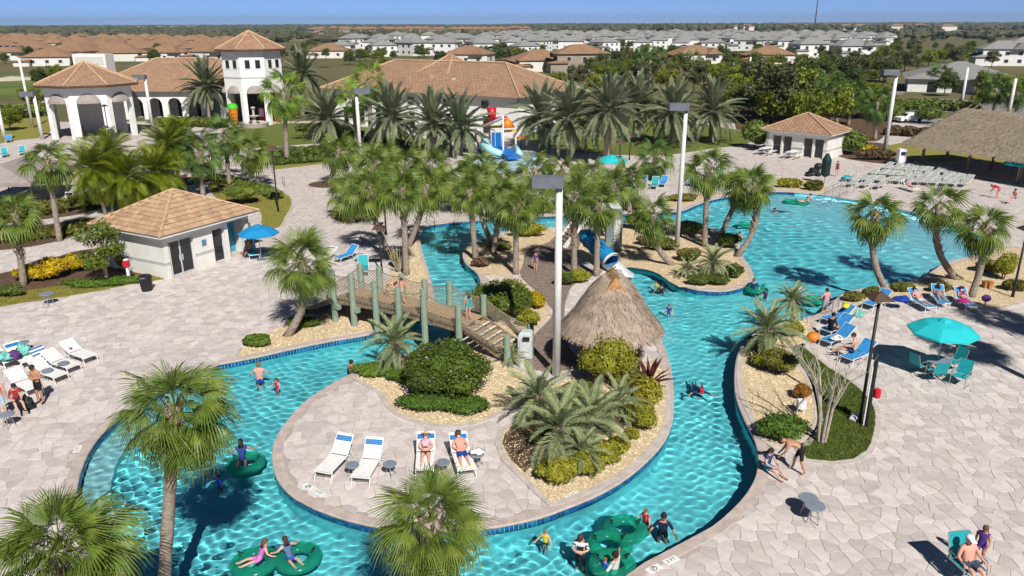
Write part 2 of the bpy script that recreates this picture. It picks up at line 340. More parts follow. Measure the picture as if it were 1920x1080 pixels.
kq = use[:-1, :-1] & use[1:, :-1] & use[:-1, 1:] & use[1:, 1:]
F4 = np.stack([num[:-1, :-1], num[:-1, 1:], num[1:, 1:], num[1:, :-1]], -1)[kq]
V3 = np.stack([X[use], Y[use], Z[use]], -1)
me = bpy.data.meshes.new('pool_water'); me.vertices.add(len(V3)); me.vertices.foreach_set('co', V3.ravel())
me.loops.add(F4.size); me.loops.foreach_set('vertex_index', F4.ravel().astype(np.int32))
me.polygons.add(len(F4)); me.polygons.foreach_set('loop_start', np.arange(0, F4.size, 4, dtype=np.int32)); me.polygons.foreach_set('use_smooth', np.ones(len(F4), bool))
me.update(calc_edges=True); me.materials.append(M_WATER)
WATER = tag(link('pool_water', me), kind='structure'); WATER.cycles.is_caustics_caster = True

# -- paving sheets (mortar bed near, flagstone texture far away)
NEAR_Y = 52.0
mb = MB()
cut = [(DX0, DY0), (DX1, DY0), (DX1, DY1), (DX0, DY1)]
DECK = struct('pool_deck', fill([cut, POOL], 0.0), M_DECKFAR)
ISLAND = struct('island_paving', fill([ISLE], 0.0), M_DECKFAR)
# -- planting beds, lawns and paths (sheets laid a little above the paving bed)
def patch(name, px, mt, z, raw=False, label=None):
    lp = smooth_loop([g(*p) for p in px], .6)
    mb = fill([lp], z); wall_strip(mb, lp, -.01, z)
    o = struct(name, mb, mt); return lp
BEDS_PX = {
 'bridge_bank': [(446, 669), (455, 655), (480, 637), (530, 613), (575, 602), (610, 585), (660, 572), (715, 560), (728, 530), (735, 505), (750, 480), (768, 464), (781, 456), (784, 470), (791, 490), (799, 515), (805, 540), (807, 560), (800, 578), (776, 592), (736, 606), (688, 621), (620, 632), (560, 645), (490, 661)],
 'shrub_bed': [(665, 707), (700, 695), (745, 680), (800, 663), (850, 648), (880, 650), (930, 680), (985, 700), (975, 740), (930, 775), (880, 795), (820, 797), (770, 785), (735, 765), (715, 735), (690, 722)],
 'pindo_bed': [(945, 810), (965, 795), (985, 760), (1010, 735), (1060, 715), (1120, 700), (1180, 690), (1225, 680), (1240, 690), (1246, 725), (1248, 762), (1244, 792), (1231, 821), (1211, 846), (1184, 871), (1150, 895), (1101, 919), (1055, 938), (1037, 945), (990, 900), (950, 860), (938, 830)],
 'slide_bed': [(1180, 501), (1210, 505), (1235, 514), (1254, 528), (1272, 538), (1307, 538), (1349, 541), (1373, 537), (1392, 530), (1402, 519), (1396, 502), (1384, 486), (1379, 470), (1371, 453), (1355, 443), (1330, 434), (1300, 428), (1240, 422), (1188, 424), (1140, 427), (1100, 440), (1085, 470), (1100, 490), (1140, 502)],
 'palm_bed': [(900, 512), (882, 498), (875, 483), (879, 469), (892, 461), (917, 450), (940, 442), (965, 437), (1000, 433), (1035, 432), (1038, 450), (1000, 465), (985, 475), (975, 508), (940, 518)],
 'bush_bed': [(909, 535), (906, 565), (896, 592), (905, 615), (935, 640), (975, 640), (1030, 590), (1025, 575), (1000, 545), (960, 522)],
 'river_bank': [(1397, 655), (1412, 637), (1434, 624), (1475, 611), (1515, 602), (1522, 620), (1512, 640), (1500, 648), (1488, 652), (1500, 680), (1520, 720), (1531, 770), (1530, 800), (1508, 832), (1485, 836), (1450, 836), (1434, 824), (1422, 800), (1407, 770), (1395, 740), (1390, 705), (1391, 680)],
 'lagoon_bank': [(1578, 560), (1602, 551), (1650, 543), (1700, 536), (1733, 526), (1754, 514), (1774, 501), (1797, 493), (1833, 485), (1862, 477), (1878, 466), (1930, 470), (1950, 520), (1935, 555), (1880, 575), (1840, 577), (1800, 560), (1750, 550), (1700, 556), (1640, 562), (1592, 573)],
 'north_bank': [(1235, 390), (1290, 383), (1325, 371), (1352, 362), (1300, 360), (1245, 372)],
 'entry_bank': [(1418, 355), (1462, 354), (1540, 361), (1552, 352), (1520, 340), (1455, 334), (1420, 342)],
 'path_planter': [(628, 402), (642, 388), (680, 395), (742, 384), (738, 395), (690, 413), (650, 421), (632, 416)],
}
EXCL = []; BEDS = {}
for nm, px in BEDS_PX.items():
    BEDS[nm] = patch('gravel_bed', px, M_GRAVEL, .035); EXCL.append(BEDS[nm])
M_BRICK = mat('brown_brick_paving', (.25, .19, .155), .85, .25, 5, bump=.4, bscale=30)
PATH = patch('brick_path', [(985, 474), (1040, 436), (1085, 445), (1092, 470), (1080, 490), (1098, 503), (1130, 508), (1080, 530), (1062, 560), (1058, 600), (1060, 640), (1085, 680), (1040, 700), (1000, 694), (982, 668), (992, 640), (1036, 592), (1028, 572), (1003, 543), (976, 516)], M_BRICK, .03); EXCL.append(PATH)
LAWNS_PX = {
 'river_lawn': [(1487, 652), (1500, 647), (1522, 665), (1552, 690), (1592, 715), (1625, 745), (1640, 772), (1638, 812), (1625, 846), (1600, 862), (1560, 867), (1512, 862), (1500, 842), (1532, 806), (1537, 762), (1522, 716), (1498, 682)],
 'path_lawn': [(395, 342), (440, 335), (500, 348), (540, 368), (546, 385), (536, 405), (521, 428), (492, 425), (486, 397), (430, 382), (400, 367)],
 'entrance_lawn': [(-60, 600), (0, 576), (150, 552), (250, 533), (306, 524), (306, 514), (250, 516), (150, 530), (0, 556), (-60, 576)],
 'hedge_lawn': [(470, 322), (600, 308), (664, 302), (655, 290), (600, 294), (470, 308)],
 'tower_lawn': [(430, 240), (560, 231), (680, 238), (800, 262), (770, 290), (690, 290), (600, 270), (470, 278), (430, 262)],
 'palm_lawn': [(985, 262), (1060, 283), (1140, 290), (1240, 292), (1330, 280), (1400, 270), (1405, 250), (1300, 232), (1180, 225), (1060, 230), (985, 243)],
 'chickee_lawn': [(1690, 300), (1660, 275), (1790, 262), (2050, 295), (2050, 350), (1860, 326), (1760, 308)],
 'side_lawn': [(-80, 272), (40, 262), (92, 250), (85, 205), (-80, 215)],
}
for nm, px in LAWNS_PX.items():
    lp = patch('lawn', px, M_LAWN if nm in ('river_lawn', 'palm_lawn', 'tower_lawn') else M_DRYLAWN, .03); EXCL.append(lp); BEDS[nm] = lp
MULCH_PX = {
 'side_mulch': [(-60, 578), (0, 558), (150, 532), (250, 518), (300, 512), (250, 470), (150, 470), (60, 500), (-60, 530)],
 'hill_mulch': [(-60, 470), (60, 462), (150, 440), (178, 425), (165, 410), (60, 425), (-60, 430)],
 'palm_mulch': [(-60, 425), (130, 405), (185, 392), (330, 352), (392, 340), (400, 325), (330, 330), (180, 360), (80, 385), (-60, 400)],
 'bathhouse_mulch': [(1600, 300), (1690, 308), (1700, 290), (1660, 270), (1600, 268), (1560, 285)],
 'tree_mulch': [(1380, 270), (1430, 262), (1560, 250), (1650, 262), (1660, 200), (1500, 185), (1390, 210), (1380, 245)],
}
patch('mulch_bed', [(947, 814), (965, 799), (990, 802), (1006, 830), (1002, 868), (985, 888), (957, 862), (942, 833)], M_MULCH, .05)
for nm, px in MULCH_PX.items():
    lp = patch('mulch_bed', px, M_MULCH, .025); EXCL.append(lp); BEDS[nm] = lp
for x, y, r_ in ((617, 346, 2.0), (819, 369, 2.0)):
    c = g(x, y); lp = [(c.x + r_ * math.cos(t * math.pi / 12), c.y + r_ * math.sin(t * math.pi / 12)) for t in range(24)]
    mb = fill([lp], .03); struct('planter_ring', mb, M_MULCH); EXCL.append(lp)
    k = MB(); k.lathe([(r_, 0), (r_, .08), (r_ + .25, .08), (r_ + .25, 0)], 24, (c.x, c.y, 0), cap=False); struct('planter_kerb', k, M_KERB)
# the lawn by the river and the entrance lawn have pale kerbs
def kerb(lp, w=.22, h=.05):
    nr = normals2(lp); q = np.array(lp); a = q; b = q + nr * w; n = len(q); mb = MB()
    vs = [(p[0], p[1], h) for p in a] + [(p[0], p[1], h) for p in b] + [(p[0], p[1], 0) for p in b]
    mb.add(vs, [f for i in range(n) for f in ((i, n + i, n + (i + 1) % n, (i + 1) % n), (n + i, 2 * n + i, 2 * n + (i + 1) % n, n + (i + 1) % n))])
    struct('kerb', mb, M_KERB)
for nm in ('river_lawn', 'path_lawn', 'river_bank', 'palm_lawn', 'lagoon_bank', 'pindo_bed', 'shrub_bed', 'path_planter'): kerb(BEDS[nm])

# -- coping: pale band along every pool edge
def coping(name, loop, parent, outward):
    nr = normals2(loop) * outward; q = np.array(loop); n = len(q)
    prof = [(-.05, -.05), (-.06, .0), (-.03, .03), (.34, .03), (.345, .0)]
    mb = MB(); vs = []; fs = []; k = len(prof)
    for i in range(n):
        for o_, z in prof: vs.append((q[i][0] + nr[i][0] * o_, q[i][1] + nr[i][1] * o_, z))
    for i in range(n):
        j = (i + 1) % n
        for a in range(k - 1): fs.append((i * k + a, i * k + a + 1, j * k + a + 1, j * k + a))
    mb.add(vs, fs); return part(name, mb, M_COPE, parent)
BEACH_SET = np.array(BEACH)
coping('coping', POOL, DECK, 1.0); coping('coping', ISLE, ISLAND, -1.0)

# -- blue waterline tiles, two rows, each tile a piece; past the 300 nearest of each rim they are joined
def tile_band(loop, parent, side):
    q = np.array(loop); n = len(q); seg = np.roll(q, -1, 0) - q; L = np.linalg.norm(seg, axis=1); cum = np.concatenate([[0], np.cumsum(L)])
    pos = np.arange(0, cum[-1], .155); ids = np.searchsorted(cum, pos, 'right') - 1
    tiles = []
    for s, i in zip(pos, ids):
        i = min(i, n - 1); t = (s - cum[i]) / max(L[i], 1e-6); p = q[i] + seg[i] * t; dr = seg[i] / max(L[i], 1e-6)
        nn = np.array([dr[1], -dr[0]]); 
        if BEACH_SET is not None and np.min(np.hypot(BEACH_SET[:, 0] - p[0], BEACH_SET[:, 1] - p[1])) < 2.5: continue
        for zc in (-.105, -.255): tiles.append((math.hypot(p[0], p[1]), p, dr, zc))
    # keep only tiles whose face looks towards the camera side
    area = np.sum(q[:, 0] * np.roll(q[:, 1], -1) - np.roll(q[:, 0], -1) * q[:, 1]); sg = (1 if area > 0 else -1) * side
    vis = []; rest = []
    for d_, p, dr, zc in tiles:
        nn = np.array([dr[1], -dr[0]]) * sg
        (vis if nn @ (-p) > 0 else rest).append((d_, p, dr, nn, zc))
    vis.sort(key=lambda t: t[0]); joined = MB(); jt = []
    base = []
    for v_ in range(6):
        m_ = MB(); m_.bb(-.07, .07, -.012, .012, -.07, .07); me_ = m_.mesh('tile', M_TILE); a = me_.attributes.new('tint', 'FLOAT', 'POINT'); a.data.foreach_set('value', [v_ / 5.0] * len(me_.vertices)); base.append(me_)
    for k, (d_, p, dr, nn, zc) in enumerate(vis + rest):
        rz = math.atan2(dr[1], dr[0]); c = (p[0] + nn[0] * .006, p[1] + nn[1] * .006, zc)
        if k < 300 and k < len(vis): link('tile', base[random.Random(k).randrange(6)], parent, c, (0, 0, rz))
        else: joined.box(c, (.14, .024, .14), rz); jt += [random.Random(k).random()] * 8
    o = part('tile_band', joined, M_TILE, parent); o['kind'] = 'stuff'
    a = o.data.attributes.new('tint', 'FLOAT', 'POINT'); a.data.foreach_set('value', jt)
tile_band(ISLE, ISLAND, 1); tile_band(POOL, DECK, -1)

# -- flagstones: jittered cells clipped to their neighbours, each with its own edge
def flagstones():
    rnd = random.Random(11); S = .47; sites = {}
    nx0, nx1, ny0, ny1 = int(-44 / S), int(46 / S), int(13 / S), int(NEAR_Y / S)
    for i in range(nx0, nx1 + 1):
        for j in range(ny0, ny1 + 1):
            sites[i, j] = ((i + .5 + rnd.uniform(-.46, .46)) * S, (j + .5 + rnd.uniform(-.46, .46)) * S)
    keys = list(sites); C = np.array([sites[k] for k in keys]); X, Y = C[:, 0], C[:, 1]
    lim = .6306 * Y + 9.2; ok = np.abs(X) < lim
    inp = inside(POOL, X, Y); ini = inside(ISLE, X, Y)
    dp = seg_dist(POOL, X, Y); di = seg_dist(ISLE, X, Y)
    ok &= (~inp & (dp > .3)) | (ini & (di > .3))
    for e in EXCL:
        ok &= ~(inside(e, X, Y) & (seg_dist(e, X, Y) > .05))
    stones = []
    for k, good, isl in zip(keys, ok, ini):
        if not good: continue
        cx, cy = sites[k]; poly = [(cx - 1, cy - 1), (cx + 1, cy - 1), (cx + 1, cy + 1), (cx - 1, cy + 1)]
        for a in (-2, -1, 0, 1, 2):
            for b in (-2, -1, 0, 1, 2):
                if a == b == 0: continue
                o = sites.get((k[0] + a, k[1] + b))
                if o is None: continue
                mx, my = (cx + o[0]) / 2, (cy + o[1]) / 2; dx, dy = o[0] - cx, o[1] - cy; L = math.hypot(dx, dy); dx /= L; dy /= L
                lim_ = mx * dx + my * dy - .0085; new = []; n = len(poly)
                for q in range(n):
                    p0, p1 = poly[q], poly[(q + 1) % n]; s0 = p0[0] * dx + p0[1] * dy - lim_; s1 = p1[0] * dx + p1[1] * dy - lim_
                    if s0 <= 0: new.append(p0)
                    if s0 * s1 < 0: t = s0 / (s0 - s1); new.append((p0[0] + (p1[0] - p0[0]) * t, p0[1] + (p1[1] - p0[1]) * t))
                poly = new
                if len(poly) < 3: break
            if len(poly) < 3: break
        if len(poly) < 3: continue
        stones.append((math.hypot(cx, cy), cx, cy, poly, bool(isl)))
    # pull in corners that would stick out over the water
    allv = np.array([p for s in stones for p in s[3]]); bad = np.zeros(len(allv), bool)
    wet = inside(POOL, allv[:, 0], allv[:, 1]) & ~inside(ISLE, allv[:, 0], allv[:, 1]); h = 0
    dw = np.minimum(seg_dist(POOL, allv[:, 0], allv[:, 1]), seg_dist(ISLE, allv[:, 0], allv[:, 1])); wet |= dw < .06
    out = []
    for s in stones:
        n = len(s[3]); w = wet[h:h + n]; h += n
        poly = [((p[0] * .72 + s[1] * .28, p[1] * .72 + s[2] * .28) if w[i] else p) for i, p in enumerate(s[3])]
        out.append((s[0], s[1], s[2], poly, s[4]))
    out.sort(key=lambda s: s[0])
    inview = []; restv = []
    for s in out:
        q = CM.inverted() @ Vector((s[1], s[2], 0)); px = 960 + FPX * q.x / -q.z; py = 540 - FPX * q.y / -q.z
        (inview if -10 < px < 1930 and py < 1090 else restv).append(s)
    singles = inview[:300]; rest = inview[300:] + restv
    def shape(mb, poly, cx, cy, top):
        n = len(poly); vs = [(p[0] - cx, p[1] - cy, .0) for p in poly] + [((p[0] - cx) * .975, (p[1] - cy) * .975, top) for p in poly]
        mb.add(vs, [(i, (i + 1) % n, n + (i + 1) % n, n + i) for i in range(n)] + [tuple(range(n, 2 * n))]); return 2 * n
    for s in singles:
        mb = MB(); n = shape(mb, s[3], s[1], s[2], rnd.uniform(.008, .014)); o = part('flagstone', mb, M_STONE, ISLAND if s[4] else DECK, loc=(s[1], s[2], .002))
        a = o.data.attributes.new('tint', 'FLOAT', 'POINT'); a.data.foreach_set('value', [rnd.random()] * n)
    for isl, par in ((False, DECK), (True, ISLAND)):
        mb = MB(); tv = []
        for s in rest:
            if s[4] != isl: continue
            n = shape(mb, [(p[0], p[1]) for p in s[3]], 0, 0, 0); 
            # rebuild with true inset about the stone's own centre
            k = len(s[3]); top = rnd.uniform(.008, .014)
            for i, p in enumerate(s[3]):
                mb.v[-2 * k + i] = (p[0], p[1], .002); mb.v[-k + i] = (s[1] + (p[0] - s[1]) * .975, s[2] + (p[1] - s[2]) * .975, .002 + top)
            tv += [rnd.random()] * n
        if not mb.v: continue
        o = part('flagstones', mb, M_STONE, par); o['kind'] = 'stuff'
        a = o.data.attributes.new('tint', 'FLOAT', 'POINT'); a.data.foreach_set('value', tv)
flagstones()
# -- loose pebbles on the gravel beds that lie nearest
def pebbles():
    rnd = np.random.default_rng(5); mb = MB()
    octa = np.array([(1, 0, 0), (0, 1, 0), (-1, 0, 0), (0, -1, 0), (0, 0, 1)]); fo = [(0, 1, 4), (1, 2, 4), (2, 3, 4), (3, 0, 4)]
    for nm, dens in (('bridge_bank', 70), ('shrub_bed', 110), ('pindo_bed', 120), ('river_bank', 110), ('bush_bed', 60), ('slide_bed', 30), ('lagoon_bank', 40), ('palm_bed', 25)):
        q = np.array(BEDS[nm]); lo, hi = q.min(0), q.max(0); n = int((hi - lo).prod() * dens)
        P = rnd.uniform(lo, hi, (n, 2)); P = P[inside(BEDS[nm], P[:, 0], P[:, 1])]
        sz = rnd.uniform(.025, .06, (len(P), 3)); sz[:, 2] *= .8; an = rnd.uniform(0, 6.28, len(P))
        ca, sa = np.cos(an), np.sin(an)
        lx = octa[None, :, 0] * sz[:, None, 0]; ly = octa[None, :, 1] * sz[:, None, 1]
        V = np.stack([P[:, None, 0] + lx * ca[:, None] - ly * sa[:, None], P[:, None, 1] + lx * sa[:, None] + ly * ca[:, None], .034 + octa[None, :, 2] * sz[:, None, 2]], -1).reshape(-1, 3)
        F = (np.arange(len(P))[:, None, None] * 5 + np.array(fo)[None]).reshape(-1, 3)
        mb.add(V.tolist(), F.tolist())
    stuff('gravel', mb, M_PEBBLE, 'pale tan river pebbles covering the planting beds round the pool', 'gravel')
pebbles()

def turf():
    rng = np.random.default_rng(6)
    for nm, dens, mt, lb in (('river_lawn', 900, M_BLADE, 'short dark green grass of the lawn beside the lamp posts'), ('entrance_lawn', 350, M_BLADE2, 'dry yellow-green grass along the left deck edge'), ('path_lawn', 120, M_BLADE2, 'dry yellow-green grass by the slim path lamp')):
        q = np.array(BEDS[nm]); lo, hi = q.min(0), q.max(0); lo = np.maximum(lo, (-36, 0)); P = rng.uniform(lo, hi, (int((hi - lo).prod() * dens), 2)); P = P[inside(BEDS[nm], P[:, 0], P[:, 1])]; n = len(P)
        a = rng.uniform(0, 6.28, n); w = rng.uniform(.012, .024, n); h = rng.uniform(.04, .10, n); b = rng.uniform(0, 6.28, n); z = np.full(n, .028)
        V = np.stack([np.stack([P[:, 0] - w * np.cos(a), P[:, 1] - w * np.sin(a), z], -1), np.stack([P[:, 0] + w * np.cos(a), P[:, 1] + w * np.sin(a), z], -1), np.stack([P[:, 0] + .04 * np.cos(b), P[:, 1] + .04 * np.sin(b), z + h], -1)], 1).reshape(-1, 3)
        mb = MB(); mb.add(V.tolist(), np.arange(3 * n).reshape(n, 3).tolist()); stuff('grass', mb, mt, lb, 'grass')
M_BLADE = mat('grass_blade', (.12, .175, .03), .7, .25, 2, trans=.25, rand=.4); M_BLADE2 = mat('dry_grass_blade', (.28, .25, .05), .8, .25, 2, trans=.2, rand=.4)
turf()
# ================================================================== buildings
M_WHITE = mat('white_stucco', (.80, .79, .75), .85, .06, .8, bump=.15, bscale=30)
M_CREAM = mat('cream_stucco', (.74, .72, .66), .85, .06, .8, bump=.15, bscale=30)
M_TRIM = mat('pale_trim', (.62, .60, .56), .7, .05, 1)
M_FRAME = mat('grey_door_frame', (.55, .56, .56), .5, .05, 2)
M_GLASS = mat('dark_glass', (.02, .022, .026), .08, .2, 1, spec=.6)
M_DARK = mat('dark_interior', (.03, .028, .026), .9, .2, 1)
M_BROWN = mat('brown_fascia', (.10, .055, .035), .7, .2, 2)
M_TAUPE = mat('taupe_canvas', (.33, .28, .255), .8, .08, 2)
M_ROOFTILE = mat('clay_roof_tile', (.49, .335, .205), .8, .18, 2.2, tint=True, rand=.16, col2=(.41, .265, .155))
M_RIDGE = mat('pale_ridge_tile', (.56, .37, .22), .8, .15, 3)
M_GREYROOF = mat('grey_shingle', (.27, .265, .25), .9, .12, 1.5, bump=.3, bscale=6)
def tiled(name, c1, c2, course=.36, wid=.3):
    """barrel tiles too small to tell apart: relief in courses and columns"""
    m = bpy.data.materials.new(name); m.use_nodes = True; nt = m.node_tree; N = nt.nodes; L = nt.links; b = N['Principled BSDF']; b.inputs['Roughness'].default_value = .8
    tc = N.new('ShaderNodeTexCoord'); br = N.new('ShaderNodeTexBrick'); br.inputs['Scale'].default_value = 1.0; br.inputs['Brick Width'].default_value = wid * 2; br.inputs['Row Height'].default_value = course
    br.inputs['Mortar Size'].default_value = .035; br.inputs['Color1'].default_value = c1 + (1,); br.inputs['Color2'].default_value = c2 + (1,); br.inputs['Mortar'].default_value = tuple(x * .55 for x in c2) + (1,)
    L.new(tc.outputs['Object'], br.inputs['Vector']); no = N.new('ShaderNodeTexNoise'); no.inputs['Scale'].default_value = .7; no.inputs['Detail'].default_value = 5; L.new(tc.outputs['Object'], no.inputs['Vector'])
    hs = N.new('ShaderNodeHueSaturation'); L.new(br.outputs['Color'], hs.inputs['Color']); mr = N.new('ShaderNodeMapRange'); mr.inputs[3].default_value = .75; mr.inputs[4].default_value = 1.25; L.new(no.outputs['Fac'], mr.inputs[0]); L.new(mr.outputs[0], hs.inputs['Value'])
    L.new(hs.outputs[0], b.inputs['Base Color']); bp = N.new('ShaderNodeBump'); bp.inputs['Strength'].default_value = .6; bp.inputs['Distance'].default_value = .05; L.new(br.outputs['Fac'], bp.inputs['Height']); bp.invert = True; L.new(bp.outputs[0], b.inputs['Normal']); return m
M_CLUBROOF = tiled('club_roof_tile', (.41, .25, .15), (.32, .185, .11), .42, .32)
M_FARROOF = tiled('far_roof_tile', (.34, .20, .11), (.28, .155, .085), .6, .6)

def frame2(o, ang): return Matrix.Translation(Vector((o[0], o[1], 0))) @ Matrix.Rotation(ang, 4, 'Z')
def arch_wall(mb, M, L, H, ops, t=.45, m=0, n=8):
    """wall along local x from 0..L, height H, thickness t behind; ops: (x0, x1, z0, zs, rise)"""
    def q(*ps): mb.add([M @ Vector(p) for p in ps], [tuple(range(len(ps)))], m)
    x = 0.0
    def both(a, b, c, d):
        q(a, b, c, d); q(*[(p[0], t, p[2]) for p in (d, c, b, a)])
    for x0, x1, z0, zs, rise in sorted(ops):
        if x0 > x: both((x, 0, 0), (x0, 0, 0), (x0, 0, H), (x, 0, H))
        if z0 > 0: both((x0, 0, 0), (x1, 0, 0), (x1, 0, z0), (x0, 0, z0)); q((x0, 0, z0), (x1, 0, z0), (x1, t, z0), (x0, t, z0))
        k = n if rise > 0 else 1; pr = None
        q((x0, 0, z0), (x0, t, z0), (x0, t, zs), (x0, 0, zs)); q((x1, 0, z0), (x1, 0, zs), (x1, t, zs), (x1, t, z0))
        for i in range(k + 1):
            u = i / k; px = x0 + (x1 - x0) * u; pz = zs + rise * math.sqrt(max(0, 1 - (2 * u - 1) ** 2))
            if pr: both((pr[0], 0, pr[1]), (px, 0, pz), (px, 0, H), (pr[0], 0, H)); q((pr[0], 0, pr[1]), (pr[0], t, pr[1]), (px, t, pz), (px, 0, pz))
            pr = (px, pz)
        x = x1
    if x < L: both((x, 0, 0), (L, 0, 0), (L, 0, H), (x, 0, H))
    q((0, 0, H), (L, 0, H), (L, t, H), (0, t, H))
def glazed(parent, M, x0, x1, z0, z1, y=.18, n=1, fr=.09, door=True):
    """frame with n panes, set back in an opening"""
    f = MB()
    def bar(a, b, c, d):
        f.add([M @ Vector(p) for p in ((a, y, c), (b, y, c), (b, y, d), (a, y, d), (a, y + .06, c), (b, y + .06, c), (b, y + .06, d), (a, y + .06, d))], [(0, 1, 2, 3), (7, 6, 5, 4), (0, 4, 5, 1), (1, 5, 6, 2), (2, 6, 7, 3), (3, 7, 4, 0)])
    w = (x1 - x0) / n
    bar(x0, x1, z1 - fr, z1); bar(x0, x1, z0, z0 + fr)
    for i in range(n + 1): c = min(max(x0 + i * w, x0 + fr / 2), x1 - fr / 2); bar(c - fr / 2, c + fr / 2, z0 + fr, z1 - fr)
    o = part('door' if door else 'window', f, M_FRAME, parent)
    for i in range(n):
        p = MB(); a, b = x0 + i * w + fr / 2, x0 + (i + 1) * w - fr / 2
        p.add([M @ Vector(v) for v in ((a, y + .03, z0 + fr), (b, y + .03, z0 + fr), (b, y + .03, z1 - fr), (a, y + .03, z1 - fr))], [(0, 1, 2, 3)]); part('pane', p, M_GLASS, o)
    if door:
        h = MB()
        for i in range(n):
            c = x0 + (i + (.88 if i % 2 == 0 else .12)) * w; h.add([M @ Vector(v) for v in ((c - .02, y - .05, .9), (c + .02, y - .05, .9), (c + .02, y - .05, 1.3), (c - .02, y - .05, 1.3), (c - .02, y, .9), (c + .02, y, .9), (c + .02, y, 1.3), (c - .02, y, 1.3))], [(0, 1, 2, 3), (0, 4, 5, 1), (1, 5, 6, 2), (2, 6, 7, 3), (3, 7, 4, 0)])
        part('handle', h, M_TRIM, o)
    return o

# ---------------------------------------------------------------- pool house with individual roof tiles
def pool_house(label, E1, E2, E3, ze, za, opsR, opsL, tiles=True):
    ax = (E3 - E1); ay = (E2 - E1); Lx, Ly = ax.length, ay.length; ang = math.atan2(ax.y, ax.x)
    t = thing('pool_house', label, 'building', (E1.x, E1.y, 0), ang); OV = .55
    I = Matrix.Identity(4); wx, wy = Lx - 2 * OV, Ly - 2 * OV; Hw = ze - .12
    MR = Matrix.Translation((OV, OV, 0))                                        # right face, along local x
    ML = Matrix.Translation((OV, Ly - OV, 0)) @ Matrix.Rotation(-math.pi / 2, 4, 'Z')   # left face, along local -y
    w = MB(); arch_wall(w, MR, wx, Hw, [(a, b, 0, h, 0) for a, b, h, n in opsR]); arch_wall(w, ML, wy - .0, Hw, [(a, b, 0, h, 0) for a, b, h, n in opsL])
    w.bb(Lx - OV - .3, Lx - OV, OV + .5, Ly - OV, 0, Hw); w.bb(OV, Lx - OV - .31, Ly - OV - .3, Ly - OV - .003, 0, Hw)
    part('wall', w, M_CREAM, t)
    for a, b, h, n in opsR:
        if n: glazed(t, MR, a, b, 0.02, h, n=n)
    for a, b, h, n in opsL: glazed(t, ML, a, b, 0.02, h, n=n)
    part('floor_slab', MB().bb(OV + .1, Lx - OV - .1, OV + .1, Ly - OV - .1, .0, .06), M_KERB, t)
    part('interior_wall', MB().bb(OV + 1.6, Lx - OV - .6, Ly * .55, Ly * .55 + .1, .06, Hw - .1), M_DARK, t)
    s = MB()                                                                    # wall stripe and eaves board
    xs = sorted([(a, b) for a, b, h, n in opsR]); x = 0
    for a, b in xs + [(wx, wx)]:
        if a - x > .3: s.bb(OV + x, OV + a, OV - .03, OV - .002, 1.02, 1.10); s.bb(OV + x, OV + a, OV - .03, OV - .002, .92, .98)
        x = b
    x = 0
    for a, b in sorted([(a, b) for a, b, h, n in opsL]) + [(wy, wy)]:
        if a - x > .3: s.bb(OV - .03, OV - .002, Ly - OV - a, Ly - OV - x, 1.02, 1.10); s.bb(OV - .03, OV - .002, Ly - OV - a, Ly - OV - x, .92, .98)
        x = b
    so = part('wall_stripe', s, M_FRAME, t); so['kind'] = 'stuff'
    e = MB(); e.bb(.05, Lx - .05, .05, Ly - .05, ze - .14, ze - .02); part('eaves_board', e, M_WHITE, t)
    c = (Lx / 2, Ly / 2, za); r = MB(); cs = [(0, 0, ze), (Lx, 0, ze), (Lx, Ly, ze), (0, Ly, ze)]
    r.add(cs + [c], [(0, 1, 4), (1, 2, 4), (2, 3, 4), (3, 0, 4), (3, 2, 1, 0)]); ro = part('roof', r, M_CLUBROOF, t)
    rc = MB()
    for k in cs: rc.tube([(k[0], k[1], k[2] + .05), (c[0], c[1], c[2] + .06)], .085, 6)
    part('ridge_cap', rc, M_RIDGE, ro)
    if tiles:
        base = []; rnd = random.Random(3)
        for v in range(6):
            b = MB(); b.add([(0, 0, .07), (1, 0, .07), (1, .44, .015), (0, .44, .015), (0, 0, .0), (1, 0, .0), (.25, 0, .085), (.75, 0, .085), (.75, .44, .03), (.25, .44, .03)], [(4, 5, 1, 7, 6, 0), (0, 6, 9, 3), (6, 7, 8, 9), (7, 1, 2, 8), (4, 0, 3), (5, 2, 1)])
            me = b.mesh('roof_tile', M_ROOFTILE); a = me.attributes.new('tint', 'FLOAT', 'POINT'); a.data.foreach_set('value', [v / 5] * 10); base.append(me)
        todo = []
        for f in range(4):
            A = Vector(cs[f]); B = Vector(cs[(f + 1) % 4]); Cc = Vector(c); u = (B - A).normalized(); W = (B - A).length; mid = (A + B) / 2; sl = Cc - mid; S = sl.length; vdir = sl.normalized(); nrm = u.cross(vdir)
            Rm = Matrix((u, vdir, nrm)).transposed().to_4x4(); rows = int(S / .39)
            for j in range(rows):
                y0 = j * S / rows; x0 = W / 2 * (y0 + .1) / S; x1 = W - x0; off = (.25 if j % 2 else 0); x = x0
                xs = [x0] + [k * .5 + off for k in range(-1, int(W / .5) + 2) if x0 + .1 < k * .5 + off < x1 - .1] + [x1]
                for a, b in zip(xs, xs[1:]):
                    p = A + u * a + vdir * y0 + nrm * .005; todo.append((f, p, Rm, b - a - .012))
        todo.sort(key=lambda q: q[0] not in (0, 3)); jm = MB(); jt = []
        for k, (f, p, Rm, w_) in enumerate(todo):
            if k < 300:
                o = link('roof_tile', base[rnd.randrange(6)], ro); o.matrix_local = Matrix.Translation(p) @ Rm @ Matrix.Diagonal((w_, 1, 1, 1))
            else:
                X = Matrix.Translation(p) @ Rm @ Matrix.Diagonal((w_, 1, 1, 1)); me = base[0]; jm.add([X @ v.co for v in me.vertices], [tuple(pl.vertices) for pl in me.polygons]); jt += [rnd.random()] * 10
        if jm.v:
            o = part('roof_tiles', jm, M_ROOFTILE, ro); o['kind'] = 'stuff'; a = o.data.attributes.new('tint', 'FLOAT', 'POINT'); a.data.foreach_set('value', jt)
    return t
